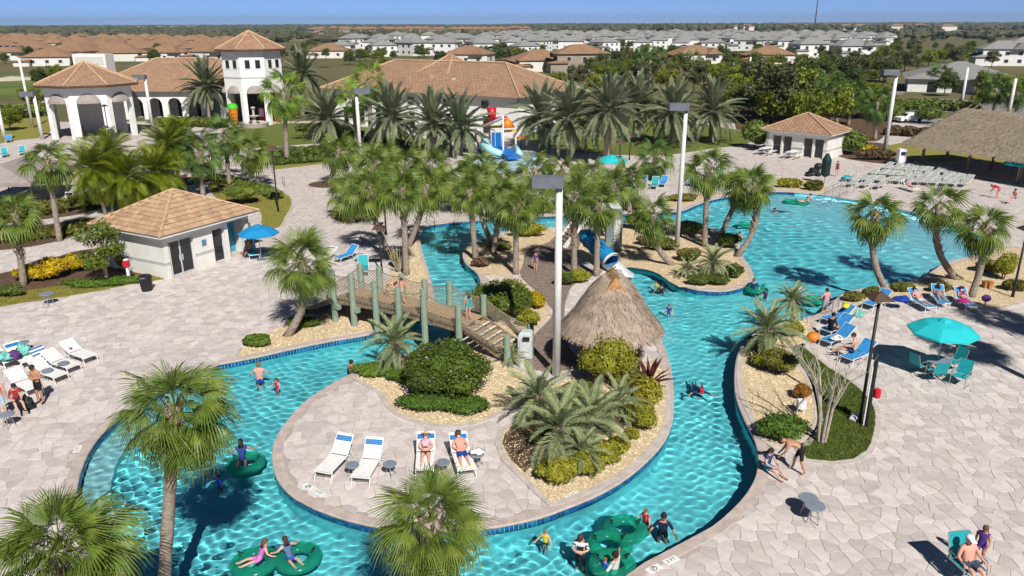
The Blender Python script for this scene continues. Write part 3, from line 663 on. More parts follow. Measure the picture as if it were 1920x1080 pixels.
PH1 = pool_house('cream pool house with brown tiled hip roof beside the gold shrubs', g(299, 446, 2.9), g(158, 423, 2.9), g(486, 395, 2.9), 2.9, 4.75, [(.35, 2.25, 2.3, 2), (3.75, 4.75, 2.3, 1), (5.05, 6.6, 2.5, 0)], [])
sg = MB(); sg.bb(.55 + 2.85, .55 + 3.2, .52, .548, 1.45, 1.85); part('wall_sign', sg, mat('blue_sign', (.10, .22, .35), .5), PH1)
bw = MB(); bw.bb(.55 + 4.9, .55 + 6.75, 1.75, 1.8, .065, 2.6); bw.bb(.55 + 4.88, .55 + 4.93, 1.01, 1.75, .065, 2.6); bw.bb(.55 + 6.62, .55 + 6.67, 1.01, 1.75, .065, 2.6); part('blue_alcove', bw, mat('blue_wall', (.06, .34, .50), .7), PH1)
MRr = Matrix.Translation((.55 + 6.45, .55 - .75, 0)) @ Matrix.Rotation(1.1, 4, 'Z'); glazed(PH1, MRr, 0, .95, .03, 2.3, y=.0, n=1)
PH2 = pool_house('cream bathhouse with tiled hip roof and two pairs of dark glass doors', g(1560, 254, 2.9), g(1431, 241, 2.9), g(1598, 244, 2.9), 2.9, 4.85, [], [(.8, 1.9, 2.3, 1), (2.1, 3.2, 2.3, 1), (4.6, 5.7, 2.3, 1), (5.9, 7.0, 2.3, 1)], tiles=False)

# ---------------------------------------------------------------- clubhouse
CLUB = thing('clubhouse', 'long white clubhouse with tiled roofs, octagonal tower and corner pavilion', 'building', (0, 0, 0))
def octagon(cx, cy, ap, phase): 
    Rr = ap / math.cos(math.pi / 8); return [(cx + Rr * math.cos(phase + (k + .5) * math.pi / 4), cy + Rr * math.sin(phase + (k + .5) * math.pi / 4)) for k in range(8)]
def octa_tower(cx, cy, ap, H, eave, za, ops, ph, parent, two=False):
    pts = octagon(cx, cy, ap, ph); wl = MB(); fr = []
    for k in range(8):
        a = Vector(pts[(k + 1) % 8]); b = Vector(pts[k]); L = (b - a).length
        # outward face must look away from the centre: run a->b so that local -y is outward
        d = b - a; ang = math.atan2(d.y, d.x); M = frame2(a, ang)
        nrm = M.to_3x3() @ Vector((0, -1, 0)); mid = (a + b) / 2
        if (mid - Vector((cx, cy))).dot(Vector((nrm.x, nrm.y))) < 0: d = a - b; ang = math.atan2(d.y, d.x); M = frame2(b, ang)
        o = [(L * x0, L * x1, z0, zs, rs) for x0, x1, z0, zs, rs in ops]
        arch_wall(wl, M, L, H, o); fr.append((M, L))
    part('wall', wl, M_WHITE, parent)
    re = octagon(cx, cy, ap + eave, ph); r = MB(); r.add([(p[0], p[1], H) for p in re] + [(cx, cy, za)], [(i, (i + 1) % 8, 8) for i in range(8)] + [tuple(range(8))[::-1]]); ro = part('roof', r, M_CLUBROOF, parent)
    c = MB()
    for p in re: c.tube([(p[0], p[1], H + .08), (cx, cy, za + .1)], .14, 5)
    part('ridge_cap', c, M_RIDGE, ro)
    f = MB()
    for i in range(8): f.beam((re[i][0], re[i][1], H - .12), (re[(i + 1) % 8][0], re[(i + 1) % 8][1], H - .12), .18, .3)
    part('fascia', f, M_BROWN, parent); return fr
def awning(M, x0, x1, zs, rise, parent, out=.7):
    mb = MB(); n = 10; c = (x0 + x1) / 2; w = (x1 - x0) / 2; vs = []
    for j in range(5):
        v = j / 4; 
        for i in range(n + 1):
            th = math.pi * i / n; rr = 1.0; y = -out * math.sin(v * math.pi / 2) ; s = math.cos(v * math.pi / 2) * .35 + .65
            vs.append(M @ Vector((c - w * math.cos(th), y * math.sin(th) ** .5, zs + rise * math.sin(th) * (1 - v) )))
    mb.add(vs, [(j * (n + 1) + i, j * (n + 1) + i + 1, (j + 1) * (n + 1) + i + 1, (j + 1) * (n + 1) + i) for j in range(4) for i in range(n)]); part('awning', mb, M_TAUPE, parent)
pc = g(168, 262); PCX, PCY = -59.6, 111.6
for M, L in octa_tower(PCX, PCY, 5.4, 7.3, .95, 10.1, [(.17, .83, 0, 5.0, 1.25)], -math.pi / 2 + .44, CLUB):
    awning(M, L * .17, L * .83, 4.95, 1.3, CLUB)
part('pavilion_floor', MB().prism(octagon(PCX, PCY, 7.2, -math.pi / 2 + .44), 0, .08), M_KERB, CLUB)
part('pavilion_back', MB().bb(PCX - 3.5, PCX + 3.5, PCY + 2, PCY + 2.3, .08, 6.5), M_TRIM, CLUB)
TCX, TCY = -40.9, 126.2
TW = octa_tower(TCX, TCY, 4.35, 11.4, .8, 14.0, [(.16, .84, 0, 5.0, 1.1)], -math.pi / 2 + .30, CLUB)
for M, L in TW:
    awning(M, L * .16, L * .84, 4.95, 1.15, CLUB)
    for a in (.22, .64):
        wn = MB(); wn.add([M @ Vector(v) for v in ((L * a - .08, -.06, 8.55), (L * a + .78, -.06, 8.55), (L * a + .78, -.06, 9.95), (L * a - .08, -.06, 9.95), (L * a - .08, .0, 8.55), (L * a + .78, .0, 8.55), (L * a + .78, .0, 9.95), (L * a - .08, .0, 9.95))], [(0, 1, 2, 3), (0, 4, 5, 1), (1, 5, 6, 2), (2, 6, 7, 3), (3, 7, 4, 0)])
        w_ = part('window', wn, M_TRIM, CLUB); pn = MB(); pn.add([M @ Vector(v) for v in ((L * a, -.075, 8.65), (L * a + .7, -.075, 8.65), (L * a + .7, -.075, 9.85), (L * a, -.075, 9.85))], [(0, 1, 2, 3)]); part('pane', pn, M_GLASS, w_)
    bd = MB(); bd.add([M @ Vector(v) for v in ((-.02, -.07, 7.2), (L + .02, -.07, 7.2), (L + .02, -.07, 7.45), (-.02, -.07, 7.45), (-.02, 0, 7.2), (L + .02, 0, 7.2), (L + .02, 0, 7.45), (-.02, 0, 7.45))], [(0, 1, 2, 3), (0, 4, 5, 1), (2, 6, 7, 3)]); part('band_course', bd, M_TRIM, CLUB)
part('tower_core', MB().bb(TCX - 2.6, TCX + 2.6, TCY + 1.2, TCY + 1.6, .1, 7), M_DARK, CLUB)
def hip_roof(x0, x1, y0, y1, ze, zr, inset=None, ov=.9):
    r = MB(); a, b, c, d = x0 - ov, x1 + ov, y0 - ov, y1 + ov; i = inset if inset is not None else (d - c) / 2
    r.add([(a, c, ze), (b, c, ze), (b, d, ze), (a, d, ze), (a + i, (c + d) / 2, zr), (b - i, (c + d) / 2, zr)], [(0, 1, 5, 4), (1, 2, 5), (2, 3, 4, 5), (3, 0, 4), (3, 2, 1, 0)])
    k = MB(); P = r.v
    for p, q in ((0, 4), (3, 4), (1, 5), (2, 5), (4, 5)): k.tube([Vector(P[p]) + Vector((0, 0, .08)), Vector(P[q]) + Vector((0, 0, .1))], .14, 5)
    return r, k
# arcade wing left of the tower
W0, W1, WY = -71.0, -46.0, 131.0
r, k = hip_roof(W0, W1 + 3, WY, WY + 18, 4.6, 9.4); o = part('roof', r, M_CLUBROOF, CLUB); part('ridge_cap', k, M_RIDGE, o)
w = MB(); arch_wall(w, frame2((W0, WY), 0), W1 - W0, 4.5, [(x, x + 2.2, 0, 2.6, .9) for x in (1.0, 4.2, 7.4, 10.6, 13.8, 17.0, 20.2)]); w.bb(W0, W0 + .3, WY + .46, WY + 18, 0, 4.5); part('wall', w, M_WHITE, CLUB)
part('arcade_back', MB().bb(W0 + .4, W1, WY + 3.2, WY + 3.5, 0, 4.5), M_TRIM, CLUB)
for x in (1.2, 4.4, 7.6, 10.8, 14.0, 17.2): glazed(CLUB, frame2((W0, WY + 3.0), 0), x, x + 1.8, .05, 3.0, y=.1, n=2)
pp = MB(); pp.bb(-75, -69.4, 137, 140, 0, 10.3); pp.bb(-74.6, -69.8, 136.96, 137.0, 8.6, 9.9, 1); part('roof_parapet', pp, [M_WHITE, M_TRIM], CLUB)
# long wing on the right, seen at an angle
A_ = g(975, 184, 5.4); Bq = g(600, 165, 5.4); Cq = g(1093, 166, 5.4); fx = (Bq - A_); ang = math.atan2(-fx.y, -fx.x)
WING = Matrix.Translation((Bq.x, Bq.y, 0)) @ Matrix.Rotation(ang, 4, 'Z'); Lf = fx.length; Dp = (Cq - A_).length
def wp(x, y, z): return WING @ Vector((x, y, z))
wing = link('long_wing', None, CLUB, (Bq.x, Bq.y, 0), (0, 0, ang))
r, k = hip_roof(.9, Lf - .9, .9, Dp - .9, 5.4, 9.4, inset=Dp * .42); o = part('roof', r, M_CLUBROOF, wing); part('ridge_cap', k, M_RIDGE, wing)
r, k = hip_roof(Lf * .36, Lf * .36 + 9, 2.2, Dp + 1, 5.45, 10.2, inset=5.0); part('cross_roof', r, M_CLUBROOF, wing); part('ridge_cap', k, M_RIDGE, wing)
w = MB(); wxs = [2.5 + i * 3.3 for i in range(int((Lf - 5) / 3.3))]
arch_wall(w, Matrix.Translation((1.0, 1.0, 0)), Lf - 2, 5.3, [(x, x + 1.2, 0.0, 2.6, 0) for x in wxs]); w.bb(Lf - 1.4, Lf - 1.0, 1.5, Dp - 1, 0, 5.3); part('wall', w, M_WHITE, wing)
for x in wxs:
    glazed(wing, Matrix.Translation((1.0, 1.0, 0)), x, x + 1.2, .05, 2.6, n=1)
    wn = part('window', MB().bb(1.0 + x - .08, 1.0 + x + 1.28, .94, .99, 3.55, 4.75), M_TRIM, wing); part('pane', MB().bb(1 + x, 1 + x + 1.2, .925, .938, 3.63, 4.67), M_GLASS, wn)
for i in range(5):
    y = 3 + i * 3.2; wn = part('window', MB().bb(Lf - 1.0, Lf - .95, y, y + 1.3, 1.0, 2.6), M_TRIM, wing); part('pane', MB().bb(Lf - .94, Lf - .93, y + .08, y + 1.22, 1.08, 2.52), M_GLASS, wn)
part('roof_vent', MB().bb(Lf * .62, Lf * .62 + .4, 4, 4.4, 6.6, 7.4), M_TRIM, wing)
part('roof_vent', MB().bb(Lf * .5, Lf * .5 + .4, 4.6, 5, 6.8, 7.5), M_TRIM, wing)

# ---------------------------------------------------------------- thatched roofs
M_THATCH = mat('palm_thatch', (.40, .32, .24), .95, .25, 3, rand=.5, col2=(.25, .195, .14))
M_LOG = mat('weathered_log', (.28, .21, .14), .9, .25, 6, bump=.6, bscale=20)
def straw(mb, rng, A, B, C, D, n, L=.55, w=.035):
    """strands lying down the slope of the patch A-B (eave) to D-C (ridge)"""
    A, B, C, D = [np.array(p, float) for p in (A, B, C, D)]; nr = np.cross(B - A, D - A); nr /= np.linalg.norm(nr)
    u = rng.random(n)[:, None]; v = rng.random(n)[:, None]; v = np.where(rng.random((n, 1)) < .12, v * .05, v)
    P = (A * (1 - u) + B * u) * (1 - v) + (D * (1 - u) + C * u) * v; dn = ((A * (1 - u) + B * u) - (D * (1 - u) + C * u)); dn /= np.maximum(np.linalg.norm(dn, axis=1, keepdims=True), 1e-6)
    sd = np.cross(dn, nr); dn = dn + sd * rng.normal(0, .28, (n, 1)); l = L * rng.uniform(.6, 1.3, (n, 1)); lift = rng.uniform(.02, .09, (n, 1))
    T = P + nr * lift * .3; E = P + dn * l + nr * lift; s = sd * w * rng.uniform(.5, 1.2, (n, 1))
    V = np.stack([T - s, T + s, E + s * .4, E - s * .4], 1).reshape(-1, 3); mb.add(V.tolist(), np.arange(4 * n).reshape(n, 4).tolist())
hc = g(1143, 684); HUT = thing('thatched_hut', 'small thatched hut with conical roof on the island beside the river', 'hut', (hc.x, hc.y, 0))
rng = np.random.default_rng(8); mb = MB(); ns = 18; Re, ze, zt, rt_ = 1.92, 2.0, 4.35, .42
prof = [(1.98, 1.98), (2.02, 2.22), (1.64, 2.70), (1.25, 3.32), (.86, 3.90), (.52, 4.32)]; rings = [[(r * math.cos(2 * math.pi * i / ns), r * math.sin(2 * math.pi * i / ns), z) for i in range(ns)] for r, z in prof]
for ra, rb, n in zip(rings[1:], rings[2:], (330, 280, 180, 80)):
    mb.add(ra + rb, [(i, (i + 1) % ns, ns + (i + 1) % ns, ns + i) for i in range(ns)])
    for i in range(ns): straw(mb, rng, ra[i], ra[(i + 1) % ns], rb[(i + 1) % ns], rb[i], n, .55, .034)
for i in range(ns): straw(mb, rng, rings[0][i], rings[0][(i + 1) % ns], rings[1][(i + 1) % ns], rings[1][i], 150, .40, .035)
mb.add(rings[-1], [tuple(range(ns))])
o = part('thatch', mb, M_THATCH, HUT); o['kind'] = 'stuff'
cap = MB(); cap.add([(-.48, -.88, 3.85), (.48, -.88, 3.85), (.0, -.75, 4.5), (-.5, .5, 4.1), (.5, .5, 4.1), (0, .5, 4.65)], [(0, 1, 2), (0, 2, 5, 3), (1, 4, 5, 2), (3, 5, 4)]); part('gable_cap', cap, mat('tan_board', (.46, .25, .10), .8, .2, 4), HUT)
for s in (-1, 1):
    for q in (-.5, .1, .6): part('cap_pole', MB().tube([(s * .7, q * .8, 3.8), (-s * .12, q * .8 + .05, 4.75)], .035, 5), M_LOG, HUT)
for i in range(6):
    a = i * math.pi / 3 + .35; part('post', MB().tube([(1.5 * math.cos(a), 1.5 * math.sin(a), 0), (1.5 * math.cos(a), 1.5 * math.sin(a), 2.5)], .1, 8), M_LOG, HUT)
part('bar_counter', MB().lathe([(1.0, .03), (1.0, 1.0), (1.12, 1.02), (1.12, 1.08), (0, 1.08)], 16), M_LOG, HUT)
# large chickee
c0 = g(1702, 264, 2.7); c1 = g(1990, 307, 2.7); ax_ = c1 - c0; Lc = ax_.length; ang = math.atan2(ax_.y, ax_.x); Wc = 10.5
CH = thing('thatched_pavilion', 'big open thatched pavilion with hipped palm roof at the right edge', 'pavilion', (c0.x, c0.y, 0), ang)
P = [(0, 0, 2.7), (Lc, 0, 2.7), (Lc, Wc, 2.7), (0, Wc, 2.7), (2.2, Wc / 2, 6.2), (Lc - 2.2, Wc / 2, 6.2)]; mb = MB(); mb.add(P, [(0, 1, 5, 4), (1, 2, 5), (2, 3, 4, 5), (3, 0, 4)])
straw(mb, rng, P[0], P[1], P[5], P[4], 11000, .8, .05); straw(mb, rng, P[3], P[0], P[4], P[4], 4500, .8, .05); straw(mb, rng, P[2], P[3], P[4], P[5], 1500, .8, .06); straw(mb, rng, P[1], P[2], P[5], P[5], 800, .8, .06)
o = part('thatch', mb, M_THATCH, CH); o['kind'] = 'stuff'
for i in range(16):
    x = 2.4 + i * (Lc - 4.8) / 15; part('ridge_pole', MB().tube([(x - .1, Wc / 2 - .8, 5.75), (x + .25, Wc / 2 + .5, 6.55)], .05, 5), M_LOG, CH)
for x in (1.2, 6.5, 12, 17.5, Lc - 1.2):
    for y in (1.3, Wc / 2, Wc - 1.3): part('post', MB().tube([(x, y, 0), (x, y, 3.0 if y != Wc / 2 else 5.0)], .15, 8), M_LOG, CH)
part('slab', MB().bb(.8, Lc - .8, .8, Wc - .8, .005, .06), M_KERB, CH)
# grey fabric canopy on the left
cn = g(57, 343, 2.5); ce = g(150, 306, 2.5); ax_ = ce - cn; ang = math.atan2(ax_.y, ax_.x); Lk = ax_.length
CAN = thing('shade_canopy', 'grey fabric shade canopy on dark posts left of the feather palms', 'canopy', (cn.x, cn.y, 0), ang)
mb = MB(); Wk = 7.0; P = [(0, 0, 2.5), (Lk, 0, 2.5), (Lk, Wk, 2.5), (0, Wk, 2.5), (2.5, Wk / 2, 3.7), (Lk - 2.5, Wk / 2, 3.7)]; mb.add(P, [(0, 1, 5, 4), (1, 2, 5), (2, 3, 4, 5), (3, 0, 4)])
mb.add([P[0], P[1], (Lk, 0, 2.2), (0, 0, 2.2), P[3], (0, Wk, 2.2)], [(0, 3, 2, 1), (4, 5, 3, 0)]); part('fabric', mb, M_TAUPE, CAN)
for x in (.15, Lk / 3, 2 * Lk / 3, Lk - .15):
    for y in (.15, Wk - .15): part('post', MB().tube([(x, y, 0), (x, y, 2.6)], .07, 6), M_BROWN, CAN)

# ---------------------------------------------------------------- houses beyond the resort
M_TAN = mat('tan_house_wall', (.34, .28, .22), .85, .06, 1); M_WIN = mat('house_window', (.035, .045, .06), .15, .2, 1)
M_SOLAR = mat('solar_panel', (.015, .025, .06), .15, .2, 1)
HP = {}
def house_proto(key, w, d, h, rh, roof, wall, win=True, gable=False, storeys=2):
    k = []; wl = MB(); wl.bb(-w / 2, w / 2, -d / 2, d / 2, -.1, h); wl.bb(-w / 2 - 2.5, -w / 2 + 3, -d / 2 - 2.2, d / 2 - 3, -.1, h * .52); k.append(('wall', wl.mesh('wall', wall), []))
    r, c = hip_roof(-w / 2, w / 2, -d / 2, d / 2, h, h + rh, ov=.6); q, c2 = hip_roof(-w / 2 - 2.5, -w / 2 + 3, -d / 2 - 2.2, d / 2 - 3, h * .52, h * .52 + rh * .6, ov=.5); r.add(q.v, q.f)
    if gable: r.add([(w * .1, -d / 2 - 1.6, h), (w * .42, -d / 2 - 1.6, h), (w * .26, -d / 2 - 1.6, h + rh * .75), (w * .26, 0, h + rh * .75), (w * .1, 0, h), (w * .42, 0, h)], [(0, 1, 2), (0, 2, 3, 4), (1, 5, 3, 2)])
    k.append(('roof', r.mesh('roof', roof), []))
    if win:
        zs = [(1.0, 2.3), (h - 2.2, h - .8)] if storeys == 2 else [(1.0, 2.3)]
        for z0, z1 in zs:
            for x in (-w * .28, 0.02 * w, w * .3):
                m_ = MB(); m_.bb(x - .75, x + .75, -d / 2 - .06, -d / 2 - .005, z0, z1); p_ = MB(); p_.bb(x - .62, x + .62, -d / 2 - .09, -d / 2 - .065, z0 + .12, z1 - .12)
                k.append(('window', m_.mesh('window', M_TRIM), [('pane', p_.mesh('pane', M_WIN))]))
        m_ = MB(); m_.bb(w / 2 + .005, w / 2 + .06, -1, 1.2, zs[-1][0], zs[-1][1]); k.append(('window', m_.mesh('window', M_WIN), []))
    HP[key] = k
def house(key, label, loc, rz, group=None, s=1.0, name='house'):
    t = thing(name, label, 'house', loc, rz, group, s)
    for n, me, sub in HP[key]:
        o = link(n, me, t)
        for n2, m2 in sub: link(n2, m2, o)
    return t
house_proto('white', 14, 12, 6, 2.8, M_GREYROOF, M_WHITE); house_proto('white_gable', 15, 11, 5.8, 2.8, M_GREYROOF, M_WHITE, gable=True); house_proto('orange', 17, 14, 3.4, 3.2, M_FARROOF, M_CREAM, storeys=1)
house_proto('orange_two', 17, 13, 5.8, 2.8, M_FARROOF, M_TAN); house_proto('orange_gable', 18, 14, 3.6, 3.2, M_FARROOF, M_CREAM, gable=True, storeys=1)
hv = random.Random(21)
ORD = ['nearest', 'second', 'third', 'fourth', 'fifth', 'sixth', 'seventh', 'eighth', 'farthest']
def nth(i): return '%d%s' % (i, 'th' if 10 < i % 100 < 14 else {1: 'st', 2: 'nd', 3: 'rd'}.get(i % 10, 'th'))
NH = [('orange_two', (1087, 134), .1, 'tan two storey house with orange roof just beyond the clubhouse'), ('orange_gable', (1010, 132), .3, 'orange roofed bungalow right behind the clubhouse ridge end'), ('orange_gable', (880, 118), -.2, 'orange gabled bungalow beyond the middle of the clubhouse ridge'), ('orange_gable', (1300, 118), .2, 'orange gabled bungalow above the tree belt'), ('orange', (1440, 118), -.1, 'wide orange roofed house above the bathhouse trees'), ('white_gable', (1595, 112), .1, 'white house with dark roof standing clear of the tree belt'), ('orange', (620, 108), 0, 'orange roofed bungalow behind the tower date palm'),
 ('white_gable', (1875, 122), -.3, 'large white gabled house nearest the right edge'), ('white', (1915, 108), -.2, 'white house at the right edge behind the gabled one'), ('orange', (100, 122), .2, 'orange roofed house nearest behind the pavilion'), ('orange_gable', (30, 112), .1, 'house with blue solar panels at the left edge'), ('white', (1515, 108), .1, 'grey roofed house left of the thin pole')]
for k, b, rz, lb in NH:
    t = house(k, lb, g(*b), rz)
    if 'solar' in lb:
        sp = MB()
        for i in range(4): sp.add([(-6 + i * 3, -5.5, 4.3), (-3.4 + i * 3, -5.5, 4.3), (-3.8 + i * 3, -1.5, 6.25), (-5.6 + i * 3, -1.5, 6.25)], [(0, 1, 2, 3)])
        part('solar_panel', sp, M_SOLAR, t)
for row, (y, sp, x0, x1) in enumerate([(104, 66, 640, 1010), (97, 60, 700, 1560), (91, 48, 660, 1560), (86, 40, 860, 1700), (82, 34, 700, 1680), (78.5, 30, 940, 1640), (75.5, 27, 900, 1560), (73, 25, 950, 1480)]):
    x = x0 + hv.uniform(0, 20); ci = 0
    while x < x1:
        ci += 1; yy = y + hv.uniform(-2.2, 2.2)
        house(hv.choice(['white', 'white_gable', 'white']), 'white grey-roofed estate house, %s from the left in the %s row' % (nth(ci), ORD[row]), g(x, yy), hv.choice([0, .4, math.pi / 2, -.5, math.pi, .8]) + hv.uniform(-.25, .25), 'white houses of the distant estate', hv.uniform(.8, 1.1))
        x += sp * hv.uniform(.85, 1.2)
for row, (y, sp, x0, x1) in enumerate([(113, 84, 130, 430), (104, 80, -20, 440), (97, 66, -20, 430), (91, 56, -20, 440), (86, 48, -20, 420), (82, 42, 0, 470), (78.5, 38, -10, 330), (75.5, 34, -10, 260)]):
    x = x0 + hv.uniform(0, 20); ci = 0
    while x < x1:
        ci += 1; house(hv.choice(['orange', 'orange_gable', 'orange']), 'low orange-roofed estate house, %s from the left in the %s row' % (nth(ci), ORD[row]), g(x, y + hv.uniform(-1, 1)), hv.choice([0, .2, math.pi / 2, -.2, math.pi]) + hv.uniform(-.15, .15), 'orange roofed houses of the left estate', hv.uniform(.95, 1.15))
        x += sp * hv.uniform(.85, 1.15)
for i in range(26):
    house('orange_two', 'far orange roofed house before the woods, %s from the left' % nth(i + 1), g(590 + 16 * i + hv.uniform(-5, 5), hv.uniform(59.5, 66)), hv.uniform(0, 3), 'far orange houses before the woods', 1.3)
for i, (x0, x1, y) in enumerate([(1310, 1350, 57), (1375, 1420, 57.5), (1440, 1540, 57), (1545, 1660, 57), (1670, 1760, 57.5), (1765, 1800, 58), (150, 260, 58), (290, 360, 57)]):
    a = g(x0, y); b = g(x1, y); t = thing('apartment_block', ['pale far apartment block, first from the left above the white estate', 'pale far apartment block, second above the white estate', 'long pale apartment block left of the radio mast foot', 'longest pale apartment block right of the radio mast', 'pale apartment block above the right tree belt', 'short pale apartment block rightmost on the skyline', 'far row of white buildings above the left estate', 'far row of white buildings left of the tower roof'][i], 'building', (a.x, a.y, 0)); L = b.x - a.x
    part('wall', MB().bb(0, L, 0, 20, 0, 8), M_CREAM, t); r, k = hip_roof(0, L, 0, 20, 8, 12); part('roof', r, M_FARROOF if i < 6 else M_GREYROOF, t)
# grey roofed hall by the parking lot
hA = g(1700, 172); hB = g(1908, 178); HALL = thing('grey_hall', 'low white hall with wide grey hip roof behind the parking lot', 'building', (hA.x, hA.y, 0), math.atan2(hB.y - hA.y, hB.x - hA.x)); Lh = (hB - hA).length
part('wall', MB().bb(0, Lh, 0, 24, 0, 2.9), M_WHITE, HALL); r, k = hip_roof(0, Lh, 0, 24, 2.9, 6.4, inset=11); part('roof', r, M_GREYROOF, HALL)
for x in (4, 9, 14, 19, 23): part('window', MB().bb(x, x + 2, -.06, -.004, .1, 2.3), M_GLASS, HALL)
# ================================================================== bridge, slide, splash pad
M_PILE = mat('green_treated_pile', (.30, .36, .27), .9, .25, 5, bump=.6, bscale=16, col2=(.20, .29, .21))
M_PLANK = mat('deck_plank', (.42, .28, .165), .8, .15, 6, bump=.3, bscale=20, rand=.22)
M_ROPE = mat('rope_net', (.34, .28, .20), .9, .2, 8)
M_STEEL = mat('steel_rail', (.45, .46, .46), .35, .1, 3, metal=.6)
M_BLACKM = mat('black_metal', (.02, .02, .022), .5, .2, 3)
M_CONC = mat('pole_concrete', (.70, .70, .65), .85, .08, 2, bump=.2)
M_GREYBOX = mat('lamp_housing', (.16, .17, .19), .5, .1, 2)
BR_A = g(628, 556, 1.35); BR_B = g(868, 612, 1.35); bd = BR_B - BR_A; BL = bd.length; bang = math.atan2(bd.y, bd.x); BW = 1.75
BR = thing('footbridge', 'arched timber footbridge with green piles and rope nets over the left channel', 'bridge', (BR_A.x, BR_A.y, 0), bang)
def bz(x): u = x / BL; return 1.28 + .16 * math.sin(math.pi * min(max(u, 0), 1))
pk = MB(); pk.bb(0, .142, 0, BW, -.02, .02); PK = pk.mesh('plank', M_PLANK)
npl = int(BL / .15)
for i in range(npl):
    x = i * BL / npl; link('plank', PK, BR, (x, 0, bz(x)), (0, -math.atan2(bz(x + .15) - bz(x), .15), 0))
for y in (-.06, BW + .06):
    s = MB(); K = 10
    for i in range(K): s.beam((BL * i / K, y, bz(BL * i / K) - .14), (BL * (i + 1) / K, y, bz(BL * (i + 1) / K) - .14), .1, .26)
    part('side_beam', s, M_LOG, BR)
def flight(x0, z0, dx, n, name):
    for i in range(n):
        z = z0 * (1 - (i + 1) / (n + 1)); m = MB(); m.bb(min(x0 + dx * i, x0 + dx * (i + 1)), max(x0 + dx * i, x0 + dx * (i + 1)), .05, BW - .05, z - .06, z); part(name, m, M_PLANK, BR); part('nosing', MB().bb(x0 + dx * (i + 1) - .035, x0 + dx * (i + 1) + .035, .04, BW - .04, z - .05, z + .012), M_CONC, BR)
    for y in (0, BW): part('stringer', MB().beam((x0, y, z0 - .1), (x0 + dx * (n + .6), y, .0), .08, .28), M_LOG, BR)
flight(BL + .02, bz(BL), .36, 7, 'step'); flight(-.02, bz(0), -.34, 7, 'step')
px_ = [(0.1, 1.6), (1.45, 1.55), (3.0, 1.35), (4.5, 1.25), (6.1, 1.5), (BL - .1, 1.2), (BL + 2.6, 1.1), (-2.3, 1.0)]
tops = {}
for y, nm in ((-.2, 'near'), (BW + .2, 'far')):
    pl = []
    for k, (x, up) in enumerate(px_):
        zb = bz(x) if 0 <= x <= BL else .4; top = zb + up * (1.0 if nm == 'near' else .85)
        m = MB(); m.tube([(x, y, -1.2 if 1.5 < x < BL - .3 else -.05), (x, y, top)], [.175, .16], 9); po = part('pile', m, M_PILE, BR)
        if nm == 'near' and k in (0, 1): part('bolt_block', MB().bb(x + .1, x + .38, y - .12, y + .12, zb - .52, zb - .28), M_PILE, po)
        pl.append((x, y, top - .12, zb + .05))
    pl.sort()
    for a, b in zip(pl, pl[1:]):
        L = b[0] - a[0]; m = MB(); n = max(4, int(L / .2)); N2 = 6
        def P(u, v): 
            sag = .16 * 4 * u * (1 - u); return (a[0] + L * u, y, (a[2] - sag) * v + (a[2 + 1]) * (1 - v) + (b[2] - a[2]) * u * v + (b[3] - a[3]) * u * (1 - v))
        m.tube([P(i / 8, 1) for i in range(9)], .022, 5)
        for i in range(-N2, n + 1):
            for sg in (1, -1):
                q0 = [(i + t * N2) / n for t in (0, 1)]; 
                for t in range(N2):
                    u0, u1 = (i + t) / n, (i + t + 1) / n; v0, v1 = t / N2, (t + 1) / N2
                    if u0 < -.001 or u1 > 1.001: continue
                    if sg < 0: v0, v1 = 1 - v0, 1 - v1
                    m.beam(P(u0, v0), P(u1, v1), .02, .02)
        part('rope_net', m, M_ROPE, BR)
# ---- slide with stairs and platform
sb = g(1046, 455); st = at(1118, 392, g(1118, 447).y)
SL = thing('water_slide', 'blue tube water slide with grey metal stairs and white exit flume on the island', 'slide', (0, 0, 0))
M_SLIDE = mat('blue_slide_shell', (.015, .22, .46), .25, .06, 1, spec=.5); M_SLIDEW = mat('white_flume', (.82, .83, .82), .3, .04, 1)
pT = g(1130, 455); PH = 2.6; platC = Vector((pT.x, pT.y, PH))
a = g(1050, 462); d = (Vector((platC.x - .9, platC.y + .5, 0)) - a); 
nst = 11; run = Vector((platC.x - 1.0, platC.y + .2, PH)) - Vector((a.x, a.y, 0)); side = Vector((-run.y, run.x, 0)).normalized() * .55
for i in range(nst):
    p = Vector((a.x, a.y, 0)) + run * ((i + 1) / (nst + 1)); part('step', MB().box((p.x, p.y, p.z), (.30, 1.05, .05), math.atan2(run.y, run.x)), M_PLANK, SL)
for s in (-1, 1):
    o = side * s; b0 = Vector((a.x, a.y, 0)) + o; b1 = b0 + run
    part('stringer', MB().beam(b0 + Vector((0, 0, .02)), b1, .07, .34), M_CONC, SL)
    r_m = MB(); r_m.tube([b0 + Vector((0, 0, 1.0)), b1 + Vector((0, 0, 1.0))], .03, 6); r_m.tube([b0 + Vector((0, 0, .55)), b1 + Vector((0, 0, .55))], .022, 6)
    for i in range(7): q = b0.lerp(b1, i / 6); r_m.tube([q, q + Vector((0, 0, 1.0))], .022, 6)
    part('handrail', r_m, M_STEEL, SL)
part('platform', MB().box((platC.x + .1, platC.y + .3, PH), (2.2, 1.9, .1)), M_CONC, SL)
r_m = MB()
for x, y in ((-.95, 1.2), (0, 1.2), (1.15, 1.2), (1.15, .3)): r_m.tube([platC + Vector((x, y, 0)), platC + Vector((x, y, 1.0))], .025, 6)
r_m.tube([platC + Vector((-.95, 1.2, 1)), platC + Vector((1.15, 1.2, 1)), platC + Vector((1.15, -.5, 1))], .03, 6); part('guard_rail', r_m, M_STEEL, SL)
for x, y in ((-.85, -.5), (-.85, 1.1), (1.1, 1.1)): part('support', MB().tube([(platC.x + x, platC.y + y, 0), (platC.x + x, platC.y + y, PH)], .07, 8), M_CONC, SL)
